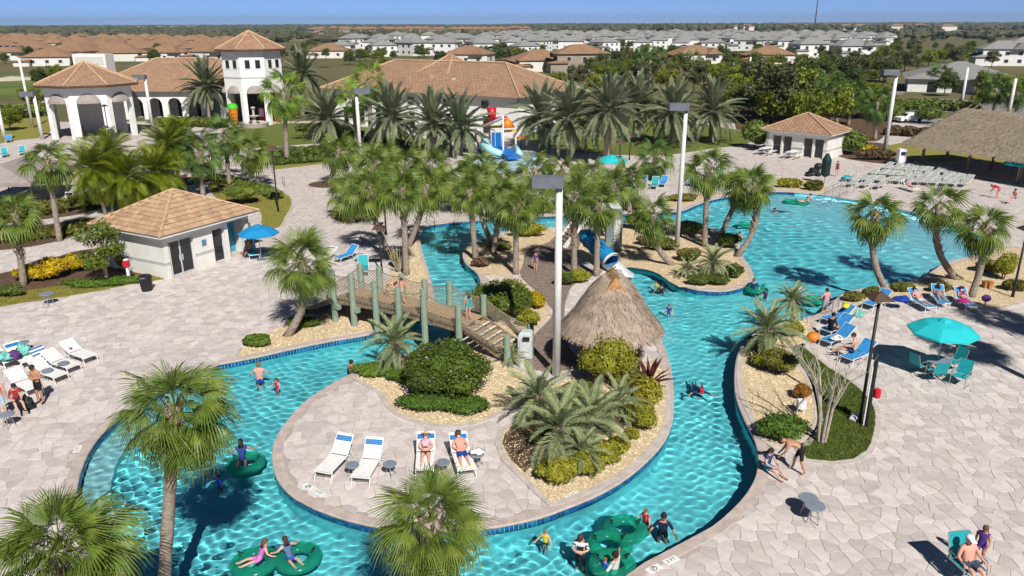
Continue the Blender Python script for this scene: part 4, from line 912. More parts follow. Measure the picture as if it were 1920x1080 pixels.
pnl = g(1150, 472); pm = MB(); pm.bb(pnl.x - .55, pnl.x + .55, pnl.y - .1, pnl.y + .7, 0, 2.9); part('pump_cabinet', pm, mat('grey_green_panel', (.20, .24, .24), .6, .1, 2), SL)
part('cabinet_door', MB().bb(pnl.x - .02, pnl.x + .4, pnl.y - .125, pnl.y - .102, .8, 2.3), M_TRIM, SL)
e = g(1146, 506); top = at(1099, 442, e.y + 2.7); K = 14; pts = []
for i in range(K + 1):
    u = i / K; bez = top * (1 - u) ** 2 + (Vector((top.x * .6 + e.x * .4, top.y * .6 + e.y * .4, 1.15))) * 2 * u * (1 - u) + Vector((e.x, e.y, .55)) * u * u; pts.append(bez)
part('tube', MB().tube(pts, [.56] * (K + 1), 18, cap=False), M_SLIDE, SL, True)
for i in (3, 7, 11):
    dr = (pts[i + 1] - pts[i]).normalized() * .04; part('flange', MB().tube([pts[i] - dr, pts[i] + dr], .61, 18), M_SLIDE, SL)
ex = g(1174, 516); q = pts[-1]; fl = MB(); n = 10; dirv = (Vector((ex.x, ex.y, 0)) - Vector((q.x, q.y, 0))).normalized(); sv = Vector((dirv.y, -dirv.x, 0)); vs = []
for k, (dd, zz) in enumerate(((-.25, .55), (.0, .5), (.5, .30), (1.0, .12), (1.5, .02))):
    for j in range(n + 1):
        th = math.pi * j / n; vs.append(Vector((q.x, q.y, 0)) + dirv * dd + sv * (.60 * math.cos(th)) + Vector((0, 0, zz - .55 * math.sin(th) + (.0 if k else .0))))
fl.add(vs, [(k * (n + 1) + j, k * (n + 1) + j + 1, (k + 1) * (n + 1) + j + 1, (k + 1) * (n + 1) + j) for k in range(4) for j in range(n)]); part('exit_flume', fl, M_SLIDEW, SL, True)
rim = MB(); dr = (pts[-1] - pts[-2]).normalized(); rim.tube([pts[-1] - dr * .06, pts[-1] + dr * .06], [.64, .64], 20, cap=False); rim.tube([pts[-1] - dr * .05, pts[-1] + dr * .05], [.53, .53], 20, cap=False); part('exit_rim', rim, M_SLIDEW, SL, True)
# ---- splash pad
SP = thing('splash_pad', 'splash play structure with white poles, red bucket and blue and aqua slides', 'play structure', (0, 0, 0))
pl = [[(872, 300), (905, 286), (985, 282), (1018, 292), (1010, 312), (950, 322), (880, 316)]]; struct('splash_basin', fill([loop_px(pl[0], 1.0)], .02), mat('pale_blue_basin', (.42, .62, .68), .3, .08, 1))
M_PW = mat('white_play_pole', (.82, .83, .83), .4, .03, 1); M_PR = mat('red_play_plastic', (.55, .015, .03), .35, .05, 1); M_PY = mat('yellow_play_plastic', (.80, .50, .05), .35, .05, 1); M_PB = mat('blue_play_plastic', (.02, .16, .50), .3, .08, 1); M_PA = mat('aqua_play_plastic', (.42, .75, .74), .35, .05, 1); M_PO = mat('orange_play_plastic', (.75, .22, .02), .35, .05, 1)
s0 = g(945, 295); SY = s0.y
def spx(x, y, dy=0): return at(x, y, SY + dy)
for x, y0, y1, dy in ((943, 298, 217, 0), (918, 290, 228, 3), (892, 285, 240, 3), (967, 280, 245, 3), (928, 283, 206, 5), (903, 282, 240, 6), (878, 282, 242, 5)):
    p = spx(x, y1, dy); part('pole', MB().tube([(p.x, p.y, 0), (p.x, p.y, p.z)], .11, 8), M_PW, SP)
p = spx(922, 215, 4); part('bucket', MB().lathe([(.45, -.7), (.58, .85), (.5, .85), (.4, -.6)], 14, p), M_PR, SP, True)
a, b = spx(943, 219, 0), spx(905, 237, 3); part('roof_plate', MB().beam(a, b, 1.4, .12), M_PR, SP); part('roof_edge', MB().beam(a + Vector((0, -1.2, .1)), b + Vector((0, -1.2, .1)), .14, .2), M_PW, SP)
part('yellow_bar', MB().beam(spx(918, 238, 2), spx(943, 237, 2), .2, .28), M_PY, SP); part('yellow_bar', MB().beam(spx(945, 246, 1), spx(968, 245, 1), .2, .28), M_PY, SP)
p = spx(951, 232, 1); part('orange_horn', MB().lathe([(.9, -.4), (.5, .3), (.1, .7)], 12, p), M_PO, SP, True); p = spx(978, 256, 4); part('orange_horn', MB().lathe([(.8, -.25), (.2, .25)], 12, p), M_PO, SP, True)
part('blue_slide', MB().beam(spx(935, 276, 2), spx(965, 296, -3), 1.6, .3), M_PB, SP); part('blue_panel', MB().beam(spx(922, 262, 5), spx(940, 262, 5), .2, 1.8), M_PB, SP); part('blue_panel', MB().beam(spx(948, 292, 0), spx(966, 292, 0), .2, 1.6), M_PB, SP)
part('aqua_slide', MB().tube([spx(912, 262, 3), spx(908, 272, 1), spx(922, 284, -1), spx(940, 288, -2)], [.5, .65, .5, .35], 10), M_PA, SP, True); part('aqua_slide', MB().tube([spx(966, 272, 2), spx(972, 284, 0), spx(974, 290, -1)], [.2, .35, .45], 8), M_PA, SP, True)
# ================================================================== lighting poles and lamps
def light_pole(label, b, top, head=-1, r=.16, hs=1.0):
    p = g(*b); h = at(b[0], top, p.y).z; t = thing('light_pole', label, 'light pole', p); part('pole', MB().tube([(0, 0, -.1), (0, 0, h)], [r, r * .75], 10), M_CONC, t, True)
    if head:
        hd = MB(); hd.bb(-.15 if head > 0 else -1.0 * hs, 1.0 * hs if head > 0 else .15, -.28 * hs, .28 * hs, h - .06, h + .34 * hs); part('lamp_head', hd, M_GREYBOX, t)
        part('bracket', MB().bb(-.1, .1, -.12, .12, h - .25, h + .02), M_GREYBOX, t)
    return t
LPX = [((1043, 704), 348, -1, .19, 'tall pale concrete light pole in front of the thatched hut'), ((1268, 471), 205, -1, .17, 'tall light pole in the gravel of the island point'), ((676, 294), 175, 1, .24, 'light pole in front of the low bright fan palm'), ((80, 262), 180, -1, .26, 'light pole with grey head left of the white pavilion'), ((62, 240), 112, 0, .22, 'tall bare pole behind the light pole beside the pavilion'), ((10, 265), 195, 0, .26, 'bare pole at the left edge beside the golf lawn'), ((286, 240), 148, -1, .26, 'light pole between the pavilion and the arcade'), ((756, 200), 126, -1, .3, 'light pole in front of the long tiled roof'), ((1658, 289), 140, -1, .26, 'tall pale pole right of the bathhouse'), ((1800, 208), 127, 0, .3, 'thin pole rising over the chickee roof left'), ((1890, 220), 147, 0, .3, 'thin pole rising over the chickee roof right'), ((1502, 162), 112, 0, .35, 'thin pole in the tree belt above the bathhouse'), ((1196, 165), 124, 0, .35, 'thin pole in the tree belt, left of the pair'), ((1217, 165), 113, 0, .35, 'thin pole in the tree belt, right of the pair'), ((1373, 150), 117, 0, .35, 'thin pole left of the orange gabled bungalow trees'), ((1404, 145), 107, 0, .35, 'thin pole below the white estate middle')]
for b, tp, hd, r, lb in LPX: light_pole(lb, b, tp, hd, r, 1.15 if g(*b).y < 60 else 1.7)
def lamp_post(label, b, top, r=.06):
    p = g(*b); h = at(b[0], top, p.y).z; t = thing('lamp_post', label, 'lamp post', p); part('post', MB().tube([(0, 0, 0), (0, 0, .5), (0, 0, h)], [r * 1.6, r * 1.1, r], 8), M_BLACKM, t, True)
    m = MB(); m.add([(-.42, -.42, h + .05), (.42, -.42, h + .05), (.42, .42, h + .05), (-.42, .42, h + .05), (-.1, -.1, h + .3), (.1, -.1, h + .3), (.1, .1, h + .3), (-.1, .1, h + .3)], [(3, 2, 1, 0), (4, 5, 6, 7), (0, 1, 5, 4), (1, 2, 6, 5), (2, 3, 7, 6), (3, 0, 4, 7)]); part('lamp_hood', m, M_BROWN, t); part('lamp_glass', MB().lathe([(.1, -.12), (.14, .05)], 8, (0, 0, h)), M_TRIM, t); return t
for b, tp, lb in (((1612, 790), 562, 'tall black lamp post at the edge of the river lawn'), ((1898, 558), 432, 'lamp post at the right edge of the lagoon bank'), ((522, 397), 280, 'slim black lamp post on the path lawn'), ((716, 512), 430, 'black post on the bank behind the bridge'), ((724, 440), 352, 'slim lamp post among the leaning palms'), ((207, 268), 200, 'taller black lamp post in front of the pavilion'), ((204, 274), 240, 'shorter black lamp post in front of the pavilion'), ((1040, 302), 252, 'black lamp post beside the splash pad date palms'), ((1180, 300), 256, 'black lamp post behind the teal umbrella'), ((1160, 340), 268, 'black lamp post on the far deck')):
    lamp_post(lb, b, tp)
SPO = thing('dark_post', 'short dark post with white strip beside the lamp post on the lawn', 'post', g(1623, 800)); part('post', MB().tube([(0, 0, 0), (0, 0, 2.9)], .085, 8), M_BLACKM, SPO); part('white_strip', MB().tube([(-.13, -.06, .1), (-.13, -.06, 2.6)], .025, 6), M_PW, SPO)
# ================================================================== furniture
M_SLING_W = mat('white_strap', (.78, .77, .74), .6, .05, 4); M_SLING_B = mat('blue_sling', (.04, .26, .58), .6, .08, 4); M_TEAL = mat('teal_sling', (.012, .33, .36), .6, .08, 4); M_GREYS = mat('grey_green_sling', (.40, .42, .38), .7, .08, 4); M_FRAMEW = mat('white_frame', (.80, .79, .76), .4, .04, 4); M_BAND = mat('blue_band', (.015, .20, .50), .6, .06, 4)
M_TABLE = mat('grey_table_top', (.22, .25, .30), .35, .08, 4)
def lounger_proto(sling, frame, back=35, band=None, straps=True):
    """foot at y=0, head at y=1.95, lying surface .38 high"""
    k = []; W = .64; hy = 1.18; bl = .80; a = math.radians(back); top = Vector((0, hy + bl * math.cos(a), .38 + bl * math.sin(a)))
    f = MB()
    for s in (-1, 1):
        x = s * W / 2; f.tube([(x, 0, .36), (x, .05, .38), (x, hy, .38)], .018, 6); f.tube([(x, hy, .38), (x, top.y, top.z)], .018, 6)
    f.tube([(-W / 2, 0, .36), (W / 2, 0, .36)], .018, 6); f.tube([(-W / 2, top.y, top.z), (W / 2, top.y, top.z)], .018, 6); k.append(('frame', f.mesh('frame', frame)))
    for y0, y1 in ((.12, -.05), (1.1, 1.32)):
        for s in (-1, 1): k.append(('leg', MB().tube([(s * W / 2, y0, .37), (s * W / 2, y1, 0)], .018, 6).mesh('leg', frame)))
    if back > 5: k.append(('back_strut', MB().tube([(-W / 2, hy + .35 * math.cos(a), .38 + .35 * math.sin(a)), (-W / 2, hy + .42, .12), (W / 2, hy + .42, .12), (W / 2, hy + .35 * math.cos(a), .38 + .35 * math.sin(a))], .014, 5).mesh('back_strut', frame)))
    s_ = MB(); b_ = MB(); n1 = 17 if straps else 1; n2 = 12 if straps else 1
    for i in range(n1):
        y0 = .03 + (hy - .05) * i / n1; y1 = .03 + (hy - .05) * (i + (.82 if straps else 1)) / n1; s_.bb(-W / 2, W / 2, y0, y1, .372, .392)
    for i in range(n2):
        u0 = .03 + .94 * i / n2; u1 = .03 + .94 * (i + (.82 if straps else 1)) / n2; m = 0
        if band and .62 < (u0 + u1) / 2 < .88: m = 1
        P = [(hy + bl * u * math.cos(a) + o * -math.sin(a), .382 + bl * u * math.sin(a) + o * math.cos(a)) for u, o in ((u0, -.01), (u1, -.01), (u1, .012), (u0, .012))]
        b_.add([(x, p[0], p[1]) for x in (-W / 2, W / 2) for p in P], [(0, 1, 2, 3), (7, 6, 5, 4), (0, 4, 5, 1), (1, 5, 6, 2), (2, 6, 7, 3), (3, 7, 4, 0)], m)
    k.append(('seat', s_.mesh('seat', sling))); k.append(('backrest', b_.mesh('backrest', [sling, band or sling]))); return k
LGR = {'white': lounger_proto(M_SLING_W, M_FRAMEW, 33, M_BAND), 'plain': lounger_proto(M_SLING_W, M_FRAMEW, 33), 'blue': lounger_proto(M_SLING_B, M_FRAMEW, 38, None, False), 'teal': lounger_proto(M_TEAL, M_FRAMEW, 50, None, False), 'flat': lounger_proto(M_GREYS, M_FRAMEW, 12, None, False), 'up': lounger_proto(M_GREYS, M_FRAMEW, 62, None, False), 'high': lounger_proto(M_SLING_W, M_FRAMEW, 45, M_BAND)}
def lounger(kind, label, loc, rz, group=None, name='lounger'):
    t = thing(name, label, 'lounger', loc, rz, group)
    for n, me in LGR[kind]: link(n, me, t)
    return t
def lounger_px(kind, label, foot, head, group=None):
    a = g(*foot); b = g(*head); rz = math.atan2(b.y - a.y, b.x - a.x) - math.pi / 2; return lounger(kind, label, a, rz, group)
# on the island
lounger_px('high', 'empty white lounger with blue band, leftmost on the island patio', (606, 903), (645, 862)); lounger_px('high', 'empty white lounger with blue band, second from left on the island patio', (676, 913), (704, 866))
L3 = lounger_px('white', 'white lounger holding a sunbathing woman in a lilac top', (797, 898), (800, 850)); L4 = lounger_px('white', 'white lounger holding a shirtless man in blue shorts', (876, 898), (859, 848))
# on the left deck
LD = [('white', (58, 690), (0, 655), 'white lounger with blue band at the top left of the left group'), ('plain', (172, 682), (108, 660), 'white lounger with a pink towel roll, farthest right of the left group'), ('plain', (142, 700), (74, 680), 'white lounger with blue striped towel over its back'), ('plain', (118, 718), (40, 694), 'white lounger behind the standing man in black shorts'), ('plain', (68, 742), (-5, 705), 'white lounger just left of the standing man'), ('white', (25, 690), (-40, 665), 'white lounger covered with aqua towels at the left edge')]
for k, f, h, lb in LD: lounger_px(k, lb, f, h)
# right deck, blue
RD = [('blue', (1625, 582), (1680, 562), 'blue lounger draped with a royal blue towel'), ('blue', (1745, 588), (1690, 558), 'blue lounger with a sunbather in pale shorts'), ('blue', (1768, 580), (1745, 550), 'blue lounger with upright back holding a dark haired sunbather'), ('blue', (1822, 586), (1785, 558), 'blue lounger with magenta towel farthest right'), ('blue', (1545, 610), (1590, 600), 'empty blue lounger with a yellow toy on its back'), ('blue', (1545, 632), (1590, 618), 'blue lounger carrying the person in a black shirt'), ('blue', (1545, 652), (1600, 636), 'blue lounger strewn with towels behind the shirtless man'), ('blue', (1585, 685), (1650, 660), 'blue lounger where the shirtless man sits')]
for k, f, h, lb in RD: lounger_px(k, lb, f, h)
lounger_px('teal', 'teal lounger in front of the blue umbrella by the pool house', (478, 488), (466, 470)); lounger_px('blue', 'blue lounger behind the leaning bridge palm', (632, 494), (655, 486)); lounger_px('plain', 'lounger with pink towel behind the leaning bridge palm', (590, 496), (615, 488)); lounger_px('teal', 'blue seat seen beyond the bridge piles', (682, 520), (682, 505))
lounger_px('white', 'white lounger with a sunbathing person at the far lagoon beach', (1718, 362), (1690, 353))
for i, (f, h, kd) in enumerate((((1180, 352), (1192, 342), 'white'), ((1205, 352), (1210, 340), 'blue'), ((1240, 352), (1250, 342), 'blue'), ((1290, 350), (1310, 338), 'blue'), ((1312, 352), (1296, 336), 'white'), ((1330, 352), (1300, 345), 'white'), ((1345, 340), (1352, 332), 'teal'), ((1225, 356), (1232, 345), 'teal'), ((1180, 362), (1185, 352), 'teal'))):
    lounger_px(kd, ['white lounger at the far deck, first right of the slide palms', 'blue lounger second right of the slide palms', 'blue lounger with its back to the far lagoon corner', 'blue lounger under the slender far palm', 'white striped lounger piled with floats at the lagoon corner', 'white lounger at the lagoon corner edge', 'teal lounger right of the slender palm', 'teal lounger behind the light pole on the far deck', 'teal lounger nearest the back channel'][i], f, h)
for i, (f, h, kd) in enumerate((((8, 296), (18, 280), 'teal'), ((40, 292), (48, 284), 'teal'), ((16, 268), (24, 258), 'blue'), ((60, 375), (80, 362), 'flat'), ((95, 372), (115, 360), 'flat'), ((130, 368), (150, 356), 'flat'), ((30, 400), (50, 390), 'flat'))):
    lounger_px(kd, ['teal lounger with raised back at the left edge deck', 'low teal lounger left of the pavilion', 'blue lounger at the foot of the edge pole', 'pale lounger under the grey canopy, left', 'pale lounger under the grey canopy, middle', 'pale lounger under the grey canopy, right', 'pale lounger behind the left edge palm'][i], f, h)
# rows of stacked-up empty loungers by the big thatch
r_ = random.Random(9); q0 = g(1602, 352); q1 = g(1845, 356); rowv = Vector((1, 0, 0)); OrdW = ['first', 'second', 'third', 'fourth', 'fifth', 'sixth', 'seventh', 'eighth', 'ninth', 'tenth', 'eleventh', 'twelfth', 'thirteenth', 'fourteenth', 'fifteenth', 'sixteenth']
def ordw(i): return OrdW[i] if i < len(OrdW) else '%dth' % (i + 1)
for row, (xa, ya, xb, yb, n) in enumerate(((1590, 352, 1640, 356, 3), (1592, 342, 1800, 352, 13), (1628, 331, 1812, 343, 12), (1655, 321, 1800, 332, 10), (1668, 312, 1760, 319, 6))):
    for i in range(n):
        u = i / max(1, n - 1); p = g(xa + (xb - xa) * u, ya + (yb - ya) * u)
        lounger('up' if (row == 2 and i == 4) else 'flat', 'empty pale lounger, %s from the left in the %s row before the big thatch' % (ordw(i), ['nearest', 'second', 'third', 'fourth', 'farthest'][row]), p, r_.uniform(-.12, .12) - .75, 'empty loungers in rows before the big thatch')
# side tables
tb = MB(); tb.lathe([(.0, .44), (.24, .44), (.25, .46), (.24, .475), (0, .475)], 18, cap=False); TT = tb.mesh('top', M_TABLE); lg = MB(); lg.tube([(.06, 0, .44), (.2, 0, 0)], .014, 5); TL = lg.mesh('leg', M_STEEL)
def side_table(label, px, s=1.0, z=0):
    t = thing('side_table', label, 'table', g(*px), 0.3, None, s); link('top', TT, t)
    for i in range(4): link('leg', TL, t, (0, 0, 0), (0, 0, i * math.pi / 2))
    return t
for px, lb, s in (((662, 893), 'small round grey table between the two empty island loungers', 1), ((732, 891), 'small round grey table right of the second island lounger', 1), ((831, 888), 'small round grey table between the two island sunbathers', 1), ((895, 873), 'small round table holding a towel right of the man in blue shorts', 1), ((1512, 962), 'round grey side table, farther of the pair alone on the right deck', 1.25), ((1524, 978), 'round grey side table, nearer of the pair alone on the right deck', 1.3), ((18, 800), 'round grey side table in front of the left group', 1.2), ((92, 572), 'round grey side table near the entrance lawn', 1.5), ((122, 698), 'grey side table between the white loungers on the left', 1), ((92, 712), 'grey side table behind the standing man', 1), ((48, 658), 'grey side table at the top of the left group', 1), ((1762, 580), 'small table beside the dark haired sunbather', .8), ((40, 724), 'grey side table left of the standing man', 1), ((675, 492), 'small round table beyond the bridge', 1.2)):
    side_table(lb, px, s)
# umbrella sets
def umbrella(label, loc, mt, r=1.45, h=2.35, name='umbrella', mt2=None):
    t = thing(name, label, 'umbrella', loc); part('pole', MB().tube([(0, 0, 0), (0, 0, h + .35)], .025, 8), M_STEEL, t); part('base', MB().lathe([(.3, 0), (.3, .06), (.05, .1)], 14), M_GREYBOX, t)
    for i in range(8):
        a, b = i * math.pi / 4 + .2, (i + 1) * math.pi / 4 + .2; m = MB(); ca, sa, cb, sb = math.cos(a), math.sin(a), math.cos(b), math.sin(b)
        m.add([(0, 0, h + .28), (r * .55 * ca, r * .55 * sa, h + .12), (r * .55 * cb, r * .55 * sb, h + .12), (r * ca, r * sa, h - .22), (r * cb, r * sb, h - .22), (r * ca, r * sa, h - .30), (r * cb, r * sb, h - .30)], [(0, 1, 2), (1, 3, 4, 2), (3, 5, 6, 4)]); part('panel', m, mt, t)
        part('rib', MB().tube([(0, 0, h + .24), (r * ca, r * sa, h - .24)], .01, 4), M_STEEL, t)
    part('vent_cap', MB().lathe([(.32, .22), (.2, .32), (.02, .38)], 8, (0, 0, h), ph=.2), mt, t); return t
M_TEALC = mat('teal_canopy', (.03, .62, .66), .6, .05, 2, trans=.25); M_BLUEC = mat('blue_canopy', (.02, .30, .62), .6, .05, 2, trans=.25); M_DKC = mat('dark_canopy', (.01, .03, .03), .7, .1, 2)
UP = g(1753, 702); umbrella('open teal umbrella over the round table on the right deck', UP, M_TEALC); umbrella('open blue umbrella at the alcove of the pool house', g(490, 487), M_BLUEC, 1.35, 2.1); umbrella('teal umbrella on the far deck behind the slide palms', g(1145, 338), M_TEALC, 1.7, 2.2); umbrella('small teal umbrella behind the tall central light pole', g(1064, 392), M_TEALC, .7, 2.0); umbrella('teal umbrella at the far right edge', g(1905, 345), M_TEALC, 1.5, 2.2)
CU = thing('closed_umbrella', 'closed dark green umbrella at the far lagoon beach', 'umbrella', g(1545, 345)); part('pole', MB().tube([(0, 0, 0), (0, 0, 3.0)], .04, 8), M_STEEL, CU); part('folded_canopy', MB().lathe([(.1, .7), (.42, .9), (.45, 2.4), (.12, 3.0)], 9), M_DKC, CU)
DT_ = thing('dining_table', 'round grey dining table under the teal umbrella', 'table', UP); part('top', MB().lathe([(.05, .70), (.55, .70), (.57, .72), (.55, .745), (.05, .745)], 20, cap=False), M_TABLE, DT_)
for i in range(4): a = i * math.pi / 2 + .5; part('leg', MB().tube([(.4 * math.cos(a), .4 * math.sin(a), .70), (.48 * math.cos(a), .48 * math.sin(a), 0)], .018, 6), M_STEEL, DT_)
ck = []; f = MB()
for s in (-1, 1): f.tube([(s * .27, -.3, .02), (s * .27, .28, .02), (s * .27, .25, .42), (s * .27, .2, .62), (s * .27, -.22, .62), (s * .27, -.3, .40)], .016, 6); f.tube([(s * .25, .24, .42), (s * .25, -.25, .40), (s * .25, -.42, .95)], .016, 6)
ck.append(('frame', f.mesh('frame', M_STEEL))); ck.append(('seat', MB().add([(-.25, .24, .42), (.25, .24, .42), (.25, -.25, .40), (-.25, -.25, .40), (-.25, .24, .40), (.25, .24, .40), (.25, -.25, .38), (-.25, -.25, .38)], [(0, 1, 2, 3)[::-1], (4, 5, 6, 7), (0, 1, 5, 4), (1, 2, 6, 5), (3, 0, 4, 7)]).mesh('seat', M_TEAL))); ck.append(('backrest', MB().add([(-.25, -.25, .41), (.25, -.25, .41), (.25, -.42, .96), (-.25, -.42, .96), (-.25, -.27, .41), (.25, -.27, .41), (.25, -.44, .96), (-.25, -.44, .96)], [(0, 1, 2, 3), (7, 6, 5, 4), (2, 6, 7, 3), (1, 5, 6, 2), (0, 3, 7, 4)]).mesh('backrest', M_TEAL)))
def chair(label, loc, rz, s=1.12):
    t = thing('sling_chair', label, 'chair', loc, rz, None, s)
    for n, me in ck: link(n, me, t)
    return t
chair('teal sling chair facing away left of the umbrella table', g(1722, 700), -1.2); chair('teal sling chair nearest in front of the umbrella table', g(1752, 714), 0); chair('teal sling chair right of the umbrella table', g(1785, 695), 1.9); chair('teal sling chair pushed out at the front right of the umbrella table', g(1798, 722), 2.3)
chair('teal chair of the shirtless man at the bottom right corner', g(1808, 1088), math.pi + .12, 1.3)
# bins, boxes, posts, rings
BIN = thing('litter_bin', 'black litter bin beside the pool house lawn', 'bin', g(276, 545)); part('body', MB().lathe([(.30, 0), (.36, .75), (.38, .78), (.38, .84)], 14), M_BLACKM, BIN); part('lid', MB().lathe([(.39, .84), (.36, .95), (.15, 1.02)], 14), M_BLACKM, BIN); part('flap', MB().bb(-.16, .16, -.385, -.36, .84, .93), M_GREYBOX, BIN)
KB = thing('litter_bin', 'pale grey boxy litter bin at the foot of the bridge stairs', 'bin', g(986, 668), -.15); M_PALEG = mat('pale_grey_plastic', (.52, .55, .53), .6, .08, 2); part('body', MB().bb(-.34, .34, -.34, .34, .02, .95), M_PALEG, KB); part('hood', MB().lathe([(.5, .95), (.44, 1.2), (.3, 1.32)], 4, ph=math.pi / 4), M_PALEG, KB); part('opening', MB().bb(-.08, .22, -.46, -.40, 1.0, 1.16), M_DARK, KB); part('door_panel', MB().bb(-.26, .26, -.365, -.342, .12, .85), mat('pale_panel', (.60, .63, .62), .6), KB)
RB = thing('emergency_post', 'white post with a red box in the bed beside the pool house', 'post', g(243, 527)); part('post', MB().bb(-.07, .07, -.07, .07, 0, 1.35), M_PW, RB); part('red_box', MB().bb(-.17, .17, -.16, .10, .95, 1.32), M_PR, RB); part('cap', MB().bb(-.12, .12, -.12, .12, 1.352, 1.42), M_PW, RB)
RC = thing('rescue_can', 'red rescue can hanging on the short post by the river lawn', 'rescue can', g(1634, 800)); RC.location.z = 1.45; part('float', MB().lathe([(.03, -.22), (.14, -.16), (.14, .16), (.03, .22)], 10), M_PR, RC); part('hook_bar', MB().bb(-.34, -.02, -.02, .02, .22, .25), M_STEEL, RC)
CL = thing('pool_scooter', 'white robotic pool cleaner lying on the river lawn', 'pool cleaner', g(1604, 788), .6); CL.location.z = .03; part('body', MB().box((0, 0, .12), (.45, .3, .16), taper=.7), M_PW, CL)
for s in (-1, 1): part('wheel', MB().tube([(-.15, s * .17, .08), (-.15, s * .22, .08)], .08, 10), M_BLACKM, CL)
ST = thing('hose_reel', 'white box stand on the gravel below the orange shrub', 'stand', g(1500, 775)); part('body', MB().bb(-.16, .16, -.12, .12, .25, .62), M_PW, ST)
for s in (-1, 1): part('leg', MB().bb(s * .13 - .02, s * .13 + .02, -.02, .02, .0, .25), M_PW, ST)
OB = thing('beach_bag', 'orange round bag on the deck beside the blue loungers', 'bag', g(1524, 641)); part('body', MB().sphere((0, 0, .26), (.34, .3, .26)), M_PO, OB, True); part('strap', MB().tube([(-.2, 0, .45), (0, 0, .62), (.2, 0, .45)], .02, 5), M_BLACKM, OB)
PB = thing('tote_bag', 'purple bag on a low stand right of the magenta towel', 'bag', g(1846, 575)); part('body', MB().sphere((0, 0, .5), (.26, .2, .2)), mat('purple_cloth', (.10, .03, .20), .8), PB, True); part('stand', MB().tube([(0, 0, 0), (0, 0, .35)], .03, 6), M_STEEL, PB)
OX = thing('orange_crate', 'orange crate behind the thick bank palm', 'crate', g(1850, 540)); part('body', MB().box((0, 0, .2), (.5, .35, .36)), mat('dull_orange', (.45, .19, .06), .8), OX); part('lid', MB().box((0, 0, .4), (.54, .39, .04)), mat('dull_orange', (.45, .19, .06), .8), OX)
# cloths and towels
def towel(label, loc, d, mt, rz=0, mt2=None, tilt=0):
    m = MB(); n = 10; rn = random.Random(hash(label) % 1000)
    for i in range(n): m.box((d[0] * ((i + .5) / n - .5), 0, 0), (d[0] / n * .999, d[1], .02), 0, i % 2 if mt2 else 0)
    t = tag(part('towel', m, [mt, mt2 or mt], None), label, 'towel'); t.location = loc; t.rotation_euler = (tilt, 0, rz); return t
def crumple(name, label, loc, r, mt, seed, cat='towel', flat_=.5):
    rn = random.Random(seed); m = MB().sphere((0, 0, r * flat_), (r, r * .8, r * flat_), 12, 8); m.v = [(x * rn.uniform(.55, 1.3), y * rn.uniform(.55, 1.3), z * rn.uniform(.55, 1.25)) for x, y, z in m.v]
    o = tag(part(name, m, mt, None, True), label, cat); o.location = loc; return o
M_STRIPE = mat('blue_towel_stripe', (.03, .14, .42), .9); M_AQUA = mat('aqua_towel', (.20, .58, .50), .9, .3, 6); M_MAG = mat('magenta_towel', (.45, .01, .20), .9); M_ROYAL = mat('royal_towel', (.01, .05, .36), .9, .15, 4); M_YEL = mat('yellow_toy', (.75, .62, .02), .6)
def z_(p, z): return (p.x, p.y, z)
tw = g(88, 690); rz = dirp((142, 700), (74, 680)); towel('blue and white striped towel over the back of a left lounger', (g(82, 687).x, g(82, 687).y, .62), (.95, .66), M_SLING_W, rz, M_STRIPE).rotation_euler = (0, -math.radians(33), rz)
crumple('towel', 'bright pink rolled towel on the rightmost left lounger', z_(g(133, 672), .40), .17, M_MAG, 1); crumple('towel', 'aqua towel heap on the lounger at the left edge', z_(g(14, 690), .42), .5, M_AQUA, 2, flat_=.35); crumple('towel', 'purple patterned bag on the aqua towels', z_(g(33, 690), .45), .28, mat('purple_bag', (.14, .05, .22), .8, .4, 12), 3, 'bag', .7); crumple('towel', 'aqua towel hung over a lounger back at the left', z_(g(48, 680), .35), .35, M_AQUA, 4, flat_=.9)
crumple('towel', 'royal blue towel draped on a lounger back by the lagoon bank', z_(g(1688, 580), .45), .45, M_ROYAL, 5, flat_=.35); crumple('towel', 'magenta towel under the farthest right sunbather', z_(g(1802, 578), .40), .34, M_MAG, 6, flat_=.2); crumple('pool_toy', 'yellow toy on the blue lounger near the wading steps', z_(g(1582, 603), .75), .2, M_YEL, 7, 'toy', .8); crumple('pool_toy', 'mint green float on the blue lounger back', z_(g(1606, 622), .8), .26, M_AQUA, 8, 'float', .7); crumple('towel', 'pale towel heap on the blue lounger behind the shirtless man', z_(g(1566, 652), .42), .3, M_SLING_W, 9, flat_=.4); crumple('towel', 'white towel on the table right of the man in blue shorts', z_(g(896, 873), .49), .26, M_SLING_W, 10, flat_=.35); crumple('backpack', 'black round bag on the ground by the seated person in red', z_(g(52, 768), .0), .33, M_BLACKM, 11, 'bag', .9)
crumple('pool_toy', 'heap of white and blue floats at the far lagoon corner', z_(g(1318, 345), .45), .6, M_SLING_W, 12, 'float', .5); crumple('towel', 'teal and blue towels heaped beside the far standing pair', z_(g(1585, 340), .1), .5, M_TEAL, 13, flat_=.5)
